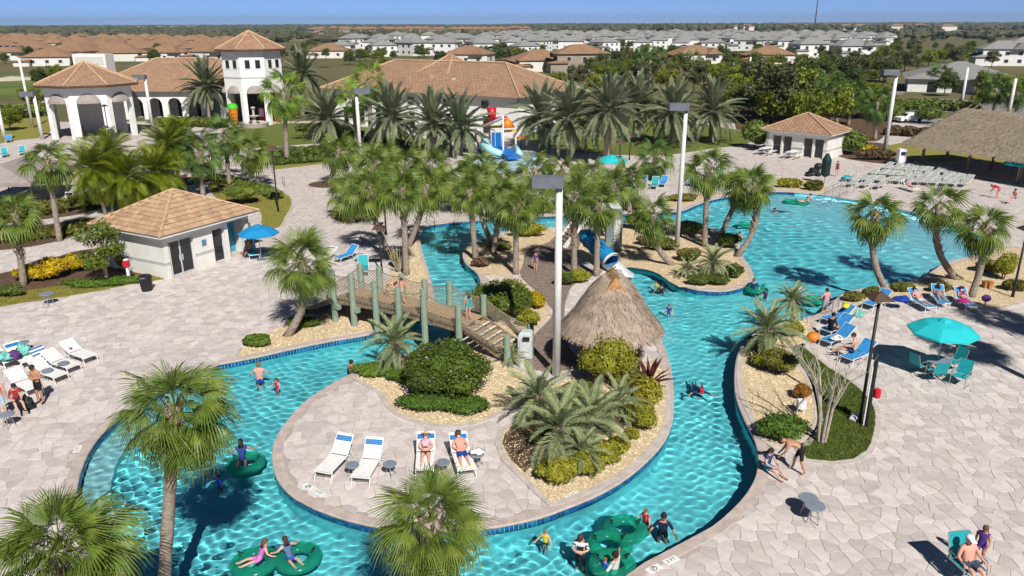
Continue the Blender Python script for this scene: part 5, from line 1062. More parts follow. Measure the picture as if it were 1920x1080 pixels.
# inflatable rings
M_RING = mat('green_ring', (.04, .58, .40), .18, .05, 2, trans=.5, spec=.5)
def see_through(m, col, f):
    nt = m.node_tree; N = nt.nodes; out = N['Material Output']; src = out.inputs['Surface'].links[0].from_socket; t = N.new('ShaderNodeBsdfTransparent'); t.inputs[0].default_value = col; x = N.new('ShaderNodeMixShader'); x.inputs[0].default_value = f
    nt.links.new(src, x.inputs[1]); nt.links.new(t.outputs[0], x.inputs[2]); nt.links.new(x.outputs[0], out.inputs['Surface'])
see_through(M_RING, (.35, .95, .75, 1), .55)
def ring_(label, px, R_=.50, r=.22, tilt=(0, 0), z=WATER_Z + .03):
    t = thing('swim_ring', label, 'swim ring', g(px[0], px[1], WATER_Z)); t.location.z = z + .04; m = MB(); n, k = 26, 12; vs = []
    for i in range(n):
        a = 2 * math.pi * i / n
        for j in range(k): b = 2 * math.pi * j / k; q = R_ + r * math.cos(b); vs.append((q * math.cos(a), q * math.sin(a), r * math.sin(b) * .65))
    m.add(vs, [(i * k + j, ((i + 1) % n) * k + j, ((i + 1) % n) * k + (j + 1) % k, i * k + (j + 1) % k) for i in range(n) for j in range(k)]); o = part('ring', m, M_RING, t, True); t.rotation_euler = (tilt[0], tilt[1], 0)
    for s in (-1, 1): part('handle', MB().tube([(s * (R_ - .12), R_ * .35, r * .9), (s * R_, R_ * .2, r + .1), (s * (R_ - .1), 0, r * .92)], .022, 5), M_BLACKM, t)
    return t
for px, lb in (((462, 872), 'green swim ring under the dark haired swimmer left of the patio'), ((478, 1058), 'green swim ring of the girl in pink'), ((560, 1050), 'green swim ring of the girl in blue at the bottom'), ((1172, 996), 'green swim ring farthest of the three at the bottom right'), ((1142, 1025), 'green swim ring in the middle of the three at the bottom right'), ((1148, 1062), 'green swim ring held by the man in the white shirt'), ((1418, 545), 'green swim ring beside the man in the navy shirt at the lagoon mouth'), ((1530, 565), 'green swim ring between the two women at the lagoon'), ((1483, 380), 'green swim ring left of the far floating bather'), ((1502, 382), 'green swim ring under the far floating bather'), ((1797, 433), 'green swim ring at the right end of the lagoon beach'), ((1400, 424), 'green swim ring beside the leaning palm pair')):
    ring_(lb, px)
# depth markers set in the coping, with their lettering
M_MTILE = mat('marker_tile', (.78, .78, .76), .4, .03, 4); M_INK = mat('marker_ink', (.015, .015, .018), .5)
def text_mesh(s, size):
    c = bpy.data.curves.new('marker_text', 'FONT'); c.body = s; c.size = size; c.align_x = 'CENTER'; c.align_y = 'CENTER'; o = bpy.data.objects.new('marker_text', c); COL.objects.link(o); bpy.context.view_layer.update()
    me = bpy.data.meshes.new_from_object(o.evaluated_get(bpy.context.evaluated_depsgraph_get())); bpy.data.objects.remove(o); bpy.data.curves.remove(c); me.materials.clear(); me.materials.append(M_INK); return me
TX = text_mesh('3 FT', .19)
def marker(label, px, ang, sign=False):
    p = g(*px); t = thing('depth_marker', label, 'pool marking', (p.x, p.y, .036), ang)
    part('tile', MB().bb(-.25, .25, -.12, .12, -.01, .004), M_MTILE, t)
    if not sign: link('lettering', TX, t, (0, 0, .006))
    else:
        m = MB(); m.lathe([(.075, .006), (.1, .006)], 20, cap=False); m.add([(-.07, -.055, .006), (-.055, -.07, .006), (.07, .055, .006), (.055, .07, .006)], [(0, 1, 2, 3)]); m.add([(-.05, .03, .007), (.05, .05, .007), (.05, .065, .007), (-.05, .045, .007)], [(0, 1, 2, 3)]); part('no_diving_symbol', m, M_INK, t)
for lb, px, d0, d1, s in (('white depth tile reading 3 FT on the near right coping', (1258, 1052), (1225, 1068), (1258, 1052), False), ('white tile with a no diving symbol on the near right coping', (1226, 1068), (1225, 1068), (1258, 1052), True), ('white depth tile reading 3 FT in front of the leftmost island lounger', (597, 925), (578, 914), (597, 925), False), ('white tile with a no diving symbol left of the leftmost island lounger', (578, 914), (578, 914), (597, 925), True), ('white depth tile reading 3 FT on the coping of the pindo bed', (1071, 930), (1060, 935), (1080, 926), False), ('white depth tile reading 3 FT on the left deck by the lagoon step', (146, 843), (140, 855), (152, 832), False)):
    marker(lb, px, dirp(d0, d1), s)
# entry handrails, chain posts
def rail(label, a, b, n=4, h=.9):
    p, q = g(*a), g(*b); t = thing('handrail', label, 'handrail', p); d = q - p; m = MB(); m.tube([(0, 0, h), d + Vector((0, 0, h * .8))], .028, 6); m.tube([(0, 0, h * .5), d + Vector((0, 0, h * .4))], .02, 6); part('rail', m, M_STEEL, t)
    for i in range(n): v = d * (i / (n - 1)); part('post', MB().tube([v + Vector((0, 0, -.3)), v + Vector((0, 0, h * (1 - .2 * i / (n - 1))))], .028, 6), M_STEEL, t)
rail('far steel handrail of the lagoon entry', (1590, 350), (1545, 370)); rail('near steel handrail of the lagoon entry', (1600, 362), (1558, 382)); rail('handrail of the wading steps at the right bank', (1570, 588), (1548, 592), 3); rail('ladder rail at the head of the left channel', (815, 430), (800, 418), 2); rail('handrail by the far steps behind the pool house', (410, 335), (422, 330), 2); rail('short blue rail beside the path lawn', (535, 352), (530, 345), 2)
# picnic tables, cars, small far furniture
def picnic(label, px, rz):
    t = thing('picnic_table', label, 'picnic table', g(*px), rz, None, 1.1); part('top', MB().bb(-.9, .9, -.38, .38, .72, .77), M_FRAMEW, t)
    for s in (-1, 1): part('bench', MB().bb(-.9, .9, s * .75 - .14, s * .75 + .14, .43, .47), M_FRAMEW, t)
    for x in (-.65, .65): part('leg_frame', MB().beam((x, -.75, .0), (x, .2, .72), .06, .08).beam((x + .065, .75, .0), (x + .065, -.2, .72), .06, .08).bb(x - .033, x - .1, -.8, .8, .36, .42), M_FRAMEW, t)
for px, lb in (((1435, 290), 'white picnic table leftmost by the bathhouse'), ((1452, 285), 'white picnic table behind the leftmost one'), ((1485, 297), 'white picnic table nearest the deck by the bathhouse'), ((1508, 290), 'white picnic table in front of the right doors')): picnic(lb, px, .8)
def car(label, px, rz, mt):
    t = thing('parked_car', label, 'car', g(*px), rz); b = MB(); prof = [(-2.2, .35), (-2.2, .85), (-1.2, 1.0), (-.6, 1.45), (.9, 1.5), (1.7, 1.0), (2.2, .9), (2.2, .35)]; n = len(prof)
    vs = [(x, s * (.88 if z < 1.1 else .68), z) for s in (-1, 1) for x, z in prof]; b.add(vs, [tuple(range(n))[::-1], tuple(range(n, 2 * n))] + [(i, (i + 1) % n, n + (i + 1) % n, n + i) for i in range(n)]); part('body', b, mt, t)
    for s in (-1, 1):
        part('window', MB().add([(-1.0, s * .80, 1.08), (1.45, s * .80, 1.08), (.85, s * .70, 1.42), (-.55, s * .70, 1.42)], [(0, 1, 2, 3)]), M_GLASS, t)
        for x in (-1.35, 1.4): part('wheel', MB().tube([(x, s * .72, .33), (x, s * .92, .33)], .33, 12), M_BLACKM, t)
    part('windscreen', MB().add([(-1.17, -.72, 1.04), (-1.17, .72, 1.04), (-.65, .62, 1.42), (-.65, -.62, 1.42)], [(0, 3, 2, 1)]), M_GLASS, t)
car('white car parked beyond the ball shrubs', (1702, 229), .3, M_PW); car('second white car parked left of the ball shrubs', (1652, 222), .3, M_PW); car('dark car parked at the hedge end', (1672, 226), .2, M_GREYBOX)
STL = thing('stroller', 'black double stroller on the far deck', 'stroller', g(1525, 330)); part('seat', MB().box((0, 0, .6), (1.0, .7, .5), .3, 0, .7), M_BLACKM, STL); part('hood', MB().sphere((.4, 0, 1.0), (.45, .38, .35)), M_BLACKM, STL); part('handle', MB().tube([(.3, -.3, .8), (.9, -.3, 1.2), (.9, .3, 1.2), (.3, .3, .8)], .03, 5), M_BLACKM, STL)
for x in (-.55, .45): part('wheel', MB().tube([(x, -.4, .2), (x, .4, .2)], .2, 10), M_BLACKM, STL)
FN = thing('fountain', 'tiered stone fountain in front of the clubhouse tower', 'fountain', g(478, 238)); part('basin', MB().lathe([(2.0, 0), (2.2, .7), (1.9, .75), (1.7, .4), (.3, .4)], 18), M_KERB, FN); part('column', MB().lathe([(.4, .4), (.25, 1.4), (.9, 1.7), (.2, 1.75), (.15, 2.6), (.4, 2.9), (.05, 3.1)], 14), M_KERB, FN)
SNM = thing('shaved_ice_figure', 'tall orange and green drink cup figure at the tower column', 'sculpture', g(440, 236)); part('cup', MB().lathe([(.5, 0), (.75, 2.6), (.8, 2.7)], 12), M_PO, SNM); part('lid', MB().lathe([(.85, 2.7), (.7, 3.3), (.1, 3.5)], 12), mat('lime_green', (.08, .55, .03), .5), SNM)
VM = thing('vending_machine', 'red drinks machine beside the tower column', 'machine', g(494, 228)); part('body', MB().bb(-.55, .55, -.4, .4, 0, 2.3), M_PR, VM); part('front_panel', MB().bb(-.4, .3, -.43, -.405, .9, 2.1), M_PW, VM)
BLF = thing('toy_figure', 'blue and red toy machine right of the tower columns', 'machine', g(522, 228)); part('globe', MB().sphere((0, 0, 2.7), .8), M_PB, BLF, True); part('stand', MB().lathe([(.6, 0), (.4, 1.9)], 10), M_PR, BLF)
LGC = thing('lifeguard_stand', 'white box stand beside the bronze hedge', 'stand', g(1687, 311)); part('box', MB().bb(-.4, .4, -.35, .35, .5, 1.9), M_PW, LGC); part('base', MB().bb(-.3, .3, -.3, .3, 0, .5), M_PW, LGC); part('opening', MB().bb(-.25, .25, -.37, -.352, 1.2, 1.6), M_DARK, LGC)
# wall of the slope and stairs behind the pool house
stp = g(400, 335)
for i in range(4): 
    a_ = g(350, 332 - i * 3.5); struct('terrace_step', MB().bb(a_.x, a_.x + 9, a_.y, a_.y + 1.2, 0, .12 + .12 * i), M_KERB)
# ================================================================== people
SKIN = {'fair': (.62, .37, .27), 'tan': (.48, .25, .15), 'pink': (.66, .33, .25), 'brown': (.25, .12, .07)}
def cloth(c): return mat('cloth_%03d_%03d_%03d' % tuple(int(x * 255) for x in c), c, .85, .12, 8)
BASE = dict(pel=(0, 0, .95), spi=(0, 0, 1.14), che=(0, 0, 1.34), nec=(0, 0, 1.49), hdb=(0, .015, 1.57), hdt=(0, .02, 1.68),
            shR=(.17, 0, 1.42), elR=(.235, -.01, 1.15), wrR=(.25, .06, .92), haR=(.25, .08, .84), shL=(-.17, 0, 1.42), elL=(-.235, -.01, 1.15), wrL=(-.25, .06, .92), haL=(-.25, .08, .84),
            hiR=(.095, 0, .90), knR=(.11, .02, .50), anR=(.115, -.01, .09), toR=(.13, .13, .035), hiL=(-.095, 0, .90), knL=(-.11, .02, .50), anL=(-.115, -.01, .09), toL=(-.13, .13, .035))
RAD = dict(pel=.14, spi=.125, che=.15, nec=.055, hdb=.088, hdt=.086, sh=.07, el=.045, wr=.032, ha=.034, hi=.095, kn=.058, an=.04, to=.032)
BONES = [('pel', 'spi'), ('spi', 'che'), ('che', 'nec'), ('nec', 'hdb'), ('hdb', 'hdt')] + [b for s in 'RL' for b in (('che', 'sh' + s), ('sh' + s, 'el' + s), ('el' + s, 'wr' + s), ('wr' + s, 'ha' + s), ('pel', 'hi' + s), ('hi' + s, 'kn' + s), ('kn' + s, 'an' + s), ('an' + s, 'to' + s))]
POSES = {
 'stand': {}, 
 'folded': dict(elR=(.26, .02, 1.18), wrR=(.06, .20, 1.16), haR=(-.03, .22, 1.18), elL=(-.26, .02, 1.18), wrL=(-.06, .22, 1.20), haL=(.04, .24, 1.22), hdb=(0, .05, 1.57), hdt=(0, .11, 1.66)),
 'walk': dict(knR=(.1, .2, .52), anR=(.1, .3, .12), toR=(.1, .44, .06), knL=(-.1, -.02, .5), anL=(-.1, -.28, .12), toL=(-.1, -.16, .03), elR=(.24, -.16, 1.18), wrR=(.25, -.12, .96), haR=(.25, -.08, .88), elL=(-.24, .14, 1.18), wrL=(-.22, .32, 1.06), haL=(-.21, .38, 1.04)),
 'wade': dict(elR=(.32, .05, 1.2), wrR=(.42, .22, 1.08), haR=(.44, .29, 1.05), elL=(-.32, .05, 1.2), wrL=(-.42, .22, 1.08), haL=(-.44, .29, 1.05)),
 'reach': dict(elR=(.40, .10, 1.34), wrR=(.60, .22, 1.30), haR=(.68, .26, 1.29), elL=(-.34, .08, 1.2), wrL=(-.45, .25, 1.15), haL=(-.48, .32, 1.13)),
 'bend': dict(pel=(0, -.10, .92), spi=(0, .08, 1.02), che=(0, .28, 1.08), nec=(0, .42, 1.10), hdb=(0, .50, 1.10), hdt=(0, .60, 1.08), shR=(.17, .34, 1.06), elR=(.2, .40, .80), wrR=(.15, .52, .62), haR=(.13, .57, .56), shL=(-.17, .34, 1.06), elL=(-.2, .40, .80), wrL=(-.15, .52, .62), haL=(-.13, .57, .56), hiR=(.1, -.10, .86), hiL=(-.1, -.10, .86), knR=(.14, .06, .47), knL=(-.16, -.12, .47), anR=(.14, .1, .09), toR=(.15, .24, .035), anL=(-.18, -.28, .09), toL=(-.18, -.14, .035)),
 'sit': dict(pel=(0, 0, .14), spi=(0, -.02, .33), che=(0, .02, .53), nec=(0, .05, .68), hdb=(0, .09, .76), hdt=(0, .12, .87), shR=(.17, .03, .61), elR=(.24, .10, .36), wrR=(.18, .30, .30), haR=(.15, .37, .30), shL=(-.17, .03, .61), elL=(-.24, .10, .36), wrL=(-.18, .30, .30), haL=(-.15, .37, .30), hiR=(.1, .03, .10), hiL=(-.1, .03, .10), knR=(.14, .46, .16), knL=(-.14, .46, .16), anR=(.14, .80, -.06), toR=(.14, .93, -.03), anL=(-.14, .80, -.06), toL=(-.14, .93, -.03)),
 'chair': dict(pel=(0, 0, .12), spi=(0, -.05, .31), che=(0, -.10, .50), nec=(0, -.12, .65), hdb=(0, -.11, .73), hdt=(0, -.09, .84), shR=(.18, -.1, .58), elR=(.30, -.02, .34), wrR=(.30, .2, .27), haR=(.29, .28, .26), shL=(-.18, -.1, .58), elL=(-.30, -.02, .34), wrL=(-.30, .2, .27), haL=(-.29, .28, .26), hiR=(.1, .04, .10), hiL=(-.1, .04, .10), knR=(.14, .44, .12), knL=(-.14, .44, .12), anR=(.14, .52, -.28), toR=(.14, .64, -.34), anL=(-.14, .52, -.28), toL=(-.14, .64, -.34)),
 # lying on a reclined lounger: pelvis near the hinge, feet towards -y
 'recline': dict(pel=(0, 0, .13), spi=(0, .17, .22), che=(0, .33, .34), nec=(0, .46, .44), hdb=(0, .52, .50), hdt=(0, .60, .58), shR=(.17, .38, .40), elR=(.27, .20, .24), wrR=(.13, .03, .25), haR=(.06, .0, .26), shL=(-.17, .38, .40), elL=(-.27, .20, .24), wrL=(-.13, .03, .25), haL=(-.06, 0, .26), hiR=(.1, -.05, .11), hiL=(-.1, -.05, .11), knR=(.13, -.46, .12), knL=(-.13, -.46, .12), anR=(.14, -.87, .07), toR=(.17, -.93, .17), anL=(-.14, -.87, .07), toL=(-.17, -.93, .17)),
 'swim': dict(pel=(0, -.35, 1.06), spi=(0, -.15, 1.10), che=(0, .04, 1.16), nec=(0, .18, 1.22), hdb=(0, .25, 1.27), hdt=(0, .30, 1.36), shR=(.17, .1, 1.18), elR=(.42, .2, 1.14), wrR=(.56, .4, 1.14), haR=(.58, .48, 1.14), shL=(-.17, .1, 1.18), elL=(-.42, .2, 1.14), wrL=(-.56, .4, 1.14), haL=(-.58, .48, 1.14), hiR=(.1, -.4, 1.04), hiL=(-.1, -.4, 1.04), knR=(.14, -.8, 1.0), knL=(-.14, -.8, 1.0), anR=(.15, -1.2, .98), toR=(.15, -1.32, .95), anL=(-.15, -1.2, .98), toL=(-.15, -1.32, .95)),
 'tube': dict(pel=(0, 0, .02), spi=(0, .1, .20), che=(0, .22, .38), nec=(0, .30, .52), hdb=(0, .33, .60), hdt=(0, .35, .71), shR=(.17, .24, .46), elR=(.36, .22, .34), wrR=(.5, .36, .26), haR=(.54, .42, .25), shL=(-.17, .24, .46), elL=(-.36, .22, .34), wrL=(-.5, .36, .26), haL=(-.54, .42, .25), hiR=(.1, -.05, .02), hiL=(-.1, -.05, .02), knR=(.14, -.40, .12), knL=(-.14, -.40, .12), anR=(.14, -.75, .10), toR=(.15, -.85, .16), anL=(-.14, -.75, .10), toL=(-.15, -.85, .16)),
}
PEOPLE = []
def person(label, loc, rz, pose='stand', h=1.75, skin='fair', top=None, bottom=(.02, .02, .03), hair=(.05, .03, .02), long=False, hat=None, sleeve=.5, leg=.55, shoes=None, fat=1.0, stripes=None, one_piece=False):
    J = dict(BASE); J.update(POSES[pose]); s = h / 1.75; names = list(J); v = [Vector(J[n]) * s for n in names]; ix = {n: i for i, n in enumerate(names)}
    me = bpy.data.meshes.new('body'); vs = [tuple(p) for p in v]; ed = [(ix[a], ix[b]) for a, b in BONES]; rad = []
    for n in names: k = n[:2] if n[-1] in 'RL' else n; r = RAD[k] * s * (fat if k in ('pel', 'spi', 'che', 'hi') else 1); rad.append((r, r * (.8 if k in ('che', 'spi') else 1)))
    for sd in 'RL':                                           # five fingers on each hand
        h0 = Vector(J['ha' + sd]); w0 = Vector(J['wr' + sd]); d = (h0 - w0).normalized(); a = d.cross(Vector((0, 1, .3))).normalized(); 
        for k, (off, ln) in enumerate(((-.035, .065), (-.012, .085), (.012, .09), (.033, .075), (.05, .03))):
            tip = h0 + d * ln + a * off * (1.0 if k < 4 else 1.3); vs.append(tuple(tip * s)); ed.append((ix['ha' + sd], len(vs) - 1)); rad.append((.0095 * s, .0095 * s))
    me.from_pydata(vs, ed, []); o = bpy.data.objects.new('body_src', me); COL.objects.link(o)
    sk = o.modifiers.new('s', 'SKIN'); sk.use_smooth_shade = True; o.modifiers.new('u', 'SUBSURF').levels = 1; o.modifiers['u'].render_levels = 1
    for i, r in enumerate(rad): me.skin_vertices[0].data[i].radius = r
    me.skin_vertices[0].data[ix['pel']].use_root = True
    PEOPLE.append((o, label, loc, rz, {n: v[i] for n, i in ix.items()}, s, skin, top, bottom, hair, long, hat, sleeve, leg, shoes, stripes, one_piece)); 
def finish_people():
    bpy.context.view_layer.update(); dg = bpy.context.evaluated_depsgraph_get(); built = [bpy.data.meshes.new_from_object(p[0].evaluated_get(dg)) for p in PEOPLE]
    for me, (src, label, loc, rz, J, s, skin, top, bottom, hair, long, hat, sleeve, leg, shoes, stripes, one) in zip(built, PEOPLE):
        bpy.data.objects.remove(src); t = thing('person', label, 'person', loc, rz)
        me.materials.clear(); ms = [mat('skin_' + skin, SKIN[skin], .55, .06, 6), cloth(top) if top else None, cloth(bottom), cloth(shoes) if shoes else None, cloth(stripes) if stripes else None]; slot = {}
        for k, m in enumerate(ms):
            if m is not None: slot[k] = len(me.materials); me.materials.append(m)
        n = len(me.polygons); C = np.empty(n * 3); me.polygons.foreach_get('center', C); C = C.reshape(n, 3); best = np.full(n, 1e9); bone = np.zeros(n, int); tt = np.zeros(n)
        for k, (a, b) in enumerate(BONES):
            A, B = np.array(J[a]), np.array(J[b]); d = B - A; u = np.clip(((C - A) @ d) / max(d @ d, 1e-9), 0, 1); r = np.linalg.norm(C - A - u[:, None] * d, axis=1); m = r < best; best[m] = r[m]; bone[m] = k; tt[m] = u[m]
        idx = np.zeros(n, int)
        for k, (a, b) in enumerate(BONES):
            m = bone == k
            if (a, b) == ('pel', 'spi'): idx[m] = np.where(tt[m] < .45, 2, 1 if top else 0)
            elif a[:2] == 'pe': idx[m] = 2
            elif (a, b) in (('spi', 'che'), ('che', 'nec')): idx[m] = np.where((tt[m] > .75) & (a == 'che'), 0, 1 if top else 0)
            elif a == 'che': idx[m] = 1 if top else 0
            elif a[:2] == 'sh': idx[m] = np.where(tt[m] < sleeve, 1, 0) if top else 0
            elif a[:2] == 'el': idx[m] = np.where(tt[m] < sleeve - 1, 1, 0) if top else 0
            elif a[:2] == 'hi': idx[m] = np.where(tt[m] < leg, 2, 0)
            elif a[:2] == 'kn': idx[m] = np.where(tt[m] < leg - 1, 2, 0)
            elif a[:2] == 'an': idx[m] = 3 if shoes else 0
        if stripes is not None: idx[(idx == 1) & ((np.floor(C[:, 2] / (.055 * s)).astype(int) % 2) == 0)] = 4
        me.polygons.foreach_set('material_index', [slot.get(int(i), 0) for i in idx]); me.polygons.foreach_set('use_smooth', [True] * n); b = link('body', me, t)
        hb, ht = J['hdb'], J['hdt']; c = hb.lerp(ht, .55); up = (ht - J['nec']).normalized(); q = up.to_track_quat('Z', 'Y').to_matrix().to_4x4(); fw = Vector((0, 1, 0)); fw = (fw - up * fw.dot(up)).normalized(); rt = fw.cross(up); Mh = Matrix((rt, fw, up)).transposed().to_4x4(); Mh = Matrix.Translation(c) @ Mh @ Matrix.Scale(s, 4)
        hm = MB(); hm.sphere((0, -.022, .028), (.104, .112, .112), 12, 8); hm.v = [(x, y, max(z, -.02 - (.05 if y < -.02 else 0) ) if not long else z) for x, y, z in hm.v]
        if long: hm.add([(-.09, -.07, .04), (.09, -.07, .04), (.10, -.12, -.22), (-.10, -.12, -.22), (-.08, -.13, .02), (.08, -.13, .02), (.08, -.16, -.24), (-.08, -.16, -.24)], [(0, 1, 2, 3), (7, 6, 5, 4), (0, 4, 5, 1), (1, 5, 6, 2), (2, 6, 7, 3), (3, 7, 4, 0)])
        ho = part('hair', hm, cloth(hair), t, True); ho.matrix_local = Mh
        fm = MB(); fm.sphere((.034, .083, .012), .011, 6, 4); fm.sphere((-.034, .083, .012), .011, 6, 4); fm.box((0, .085, -.055), (.045, .012, .010)); fo = part('face', fm, cloth((.03, .02, .02)), t); fo.matrix_local = Mh
        nm = MB(); nm.add([(-.014, .085, -.03), (.014, .085, -.03), (0, .112, -.025), (0, .088, .018)], [(0, 1, 2), (0, 2, 3), (1, 3, 2)]); nm.sphere((.092, -.0, .0), (.014, .025, .032), 6, 4); nm.sphere((-.092, -.0, .0), (.014, .025, .032), 6, 4); no = part('nose_and_ears', nm, ms[0], t); no.matrix_local = Mh
        if hat:
            hm = MB(); hm.sphere((0, -.015, .06), (.112, .118, .085), 12, 6); hm.v = [(x, y, max(z, .045)) for x, y, z in hm.v]
            if hat[1] == 'brim': hm.lathe([(.20, .045), (.20, .06), (.09, .075)], 14)
            else: hm.add([(-.08, .08, .05), (.08, .08, .05), (.06, .20, .04), (-.06, .20, .04), (-.08, .08, .062), (.08, .08, .062), (.06, .20, .05), (-.06, .20, .05)], [(3, 2, 1, 0), (4, 5, 6, 7), (1, 2, 6, 5), (2, 3, 7, 6), (3, 0, 4, 7)])
            ho = part('hat', hm, cloth(hat[0]), t, True); ho.matrix_local = Mh
        for ch in t.children: ch.cycles.is_caustics_receiver = True
W_ = WATER_Z; FL = FLOOR_Z
def wz(px, z): p = g(px[0], px[1], W_); return (p.x, p.y, z)
def gz(px, z=0.02): p = g(*px); return (p.x, p.y, z)
TO_CAM = math.pi
person('shirtless man in black shorts standing with folded arms beside the left loungers', gz((78, 757)), 2.9, 'folded', 1.8, 'tan', None, (.012, .012, .018), (.04, .025, .015), shoes=(.05, .03, .02), leg=.75)
person('shirtless man in pale blue shorts at the left edge, back turned', gz((8, 785)), .2, 'stand', 1.8, 'pink', None, (.42, .60, .68), (.03, .02, .015), leg=.8)
person('person in a red top sitting at the left edge among bags', (gz((36, 772))[0], gz((36, 772))[1], .42), -2.4, 'sit', 1.65, 'fair', (.36, .03, .03), (.03, .03, .05), (.03, .02, .02))
person('man in blue trunks standing waist deep in the lagoon, back turned', wz((488, 716), FL), .2, 'wade', 1.85, 'pink', None, (.02, .06, .28), (.22, .13, .07))
person('child in a pink-red swimsuit wading beside the man in blue trunks', wz((520, 730), W_ - .55), 2.6, 'wade', 1.1, 'pink', (.5, .02, .08), (.5, .02, .08), (.06, .04, .03), long=True, sleeve=0)
person('man leaning at the island edge in the lagoon', wz((660, 698), W_ - 1.12), -.6, 'wade', 1.75, 'tan', None, (.03, .05, .08), (.03, .02, .02))
person('dark haired swimmer lying on the left swim ring', wz((455, 868), W_ + .12), .3, 'tube', 1.6, 'tan', (.02, .05, .22), (.02, .04, .15), (.015, .012, .012), long=True, sleeve=.3)
person('child in a royal blue swim shirt in the lagoon below the palm shadow', wz((412, 910), W_ - .62), 2.5, 'reach', 1.05, 'brown', (.01, .03, .42), (.01, .03, .42), (.015, .012, .012), sleeve=1.0)
person('girl in a pink swimsuit on the bottom left ring', wz((487, 1056), W_ + .14), -.9, 'tube', 1.35, 'fair', (.62, .18, .50), (.62, .18, .50), (.16, .08, .04), long=True, sleeve=0)
person('girl in a blue swimsuit on the ring beside the girl in pink', wz((545, 1054), W_ + .14), .7, 'tube', 1.4, 'fair', (.10, .16, .30), (.02, .10, .40), (.07, .035, .02), long=True, sleeve=0)
person('child in a yellow life vest near the bottom edge', wz((1022, 1015), W_ - .62), 2.7, 'wade', 1.05, 'fair', (.70, .52, .02), (.04, .05, .10), (.25, .15, .08), sleeve=.25)
person('woman in a black and white striped top standing in the water', wz((1088, 1044), W_ - .85), 2.9, 'folded', 1.7, 'fair', (.75, .74, .72), (.015, .015, .02), (.07, .04, .03), long=True, sleeve=.75, stripes=(.02, .02, .03), leg=1.6)
person('child in a red swim vest beside the man in navy', wz((1210, 975), W_ - .72), 2.3, 'wade', 1.15, 'fair', (.55, .02, .03), (.03, .03, .08), (.22, .12, .06), sleeve=.3)
person('man in a navy shirt standing in the water near the bottom right rings', wz((1243, 992), W_ - 1.2), 2.9, 'wade', 1.8, 'tan', (.012, .016, .045), (.02, .02, .03), (.03, .02, .015), sleeve=.8)
person('man in a white shirt holding a ring at the bottom edge', wz((1152, 1072), W_ - 1.05), .9, 'reach', 1.75, 'tan', (.68, .68, .66), (.02, .02, .03), (.02, .015, .012), sleeve=.8)
person('small child in a blue shirt held at the bottom edge ring', wz((1134, 1072), W_ - .45), 2.2, 'wade', .95, 'fair', (.02, .12, .50), (.02, .05, .2), (.22, .12, .06), sleeve=.8)
person('swimmer with a red cap gliding down the river', wz((1314, 735), W_ - 1.02), 3.0, 'swim', 1.6, 'tan', (.03, .03, .10), (.02, .02, .05), (.03, .02, .015), hat=((.50, .02, .06), 'cap'), sleeve=1.2)
# loungers on the island
def on_lounger(L, y=1.14, z=.33): p = L.matrix_basis @ Vector((0, y, z)); return (p.x, p.y, p.z)
def recl(label, foot, head, **k):
    a = g(*foot); b = g(*head); rz = math.atan2(b.y - a.y, b.x - a.x) - math.pi / 2; M = Matrix.Translation(a) @ Matrix.Rotation(rz, 4, 'Z'); p = M @ Vector((0, 1.08, .30)); person(label, tuple(p), rz, 'recline', **k)
recl('sunbathing woman in a lilac top and straw hat on the third island lounger', (797, 898), (800, 850), h=1.65, skin='pink', top=(.55, .42, .52), bottom=(.03, .025, .02), hair=(.2, .12, .06), hat=((.55, .42, .25), 'brim'), fat=1.25, sleeve=.3, leg=.3)
recl('man in blue shorts, navy cap and yellow shoes on the fourth island lounger', (876, 898), (859, 848), h=1.8, skin='pink', top=None, bottom=(.012, .05, .26), hair=(.1, .06, .03), hat=((.015, .02, .08), 'cap'), shoes=(.72, .75, .02), fat=1.2, leg=.75)
# bridge and island
bp = BR.matrix_basis
def on_bridge(x, y): p = bp @ Vector((x, y, bz(x) + .02)); return tuple(p)
person('child without shirt bending on the bridge, left of the pair', on_bridge(2.6, 1.3), bang - 1.2, 'bend', 1.3, 'pink', None, (.35, .28, .06), (.06, .04, .02)); person('child without shirt running across the bridge', on_bridge(3.9, .85), bang - 1.6, 'walk', 1.35, 'pink', None, (.55, .45, .40), (.05, .03, .02))
person('girl in a teal swimsuit at the top of the bridge stairs', on_bridge(BL - .3, .9), bang + 1.2, 'stand', 1.5, 'pink', (.02, .42, .40), (.02, .42, .40), (.16, .09, .05), long=True, sleeve=0, leg=.15)
person('child in a purple shirt on the brick path by the slide stairs', gz((1004, 508), .05), 2.6, 'stand', 1.25, 'fair', (.17, .07, .24), (.30, .14, .24), (.05, .03, .02), sleeve=.8)
person('swimmer in a dark shirt in the river below the slide', wz((1240, 545), W_ - 1.15), 2.8, 'wade', 1.6, 'tan', (.02, .02, .04), (.02, .02, .04), (.02, .015, .01), sleeve=.8); person('child in red and blue in the river right of the hut', wz((1254, 586), W_ - .65), 2.6, 'wade', 1.15, 'fair', (.05, .05, .30), (.35, .03, .06), (.15, .08, .04), sleeve=.5)
person('small yellow-clad child beside the dark shirted swimmer', wz((1230, 538), W_ - .6), 2.6, 'wade', .95, 'fair', (.6, .5, .05), (.6, .5, .05), (.2, .1, .05), sleeve=.5)
person('man in a navy shirt leaning on the coping of the island point', wz((1412, 545), W_ - 1.0), 2.6, 'reach', 1.8, 'fair', (.015, .04, .14), (.02, .02, .05), (.16, .09, .05), sleeve=.8); person('girl in a patterned swimsuit beside the man at the island point', wz((1435, 556), W_ - .8), 2.0, 'wade', 1.3, 'tan', (.12, .06, .20), (.05, .05, .15), (.03, .02, .015), long=True, sleeve=.5)
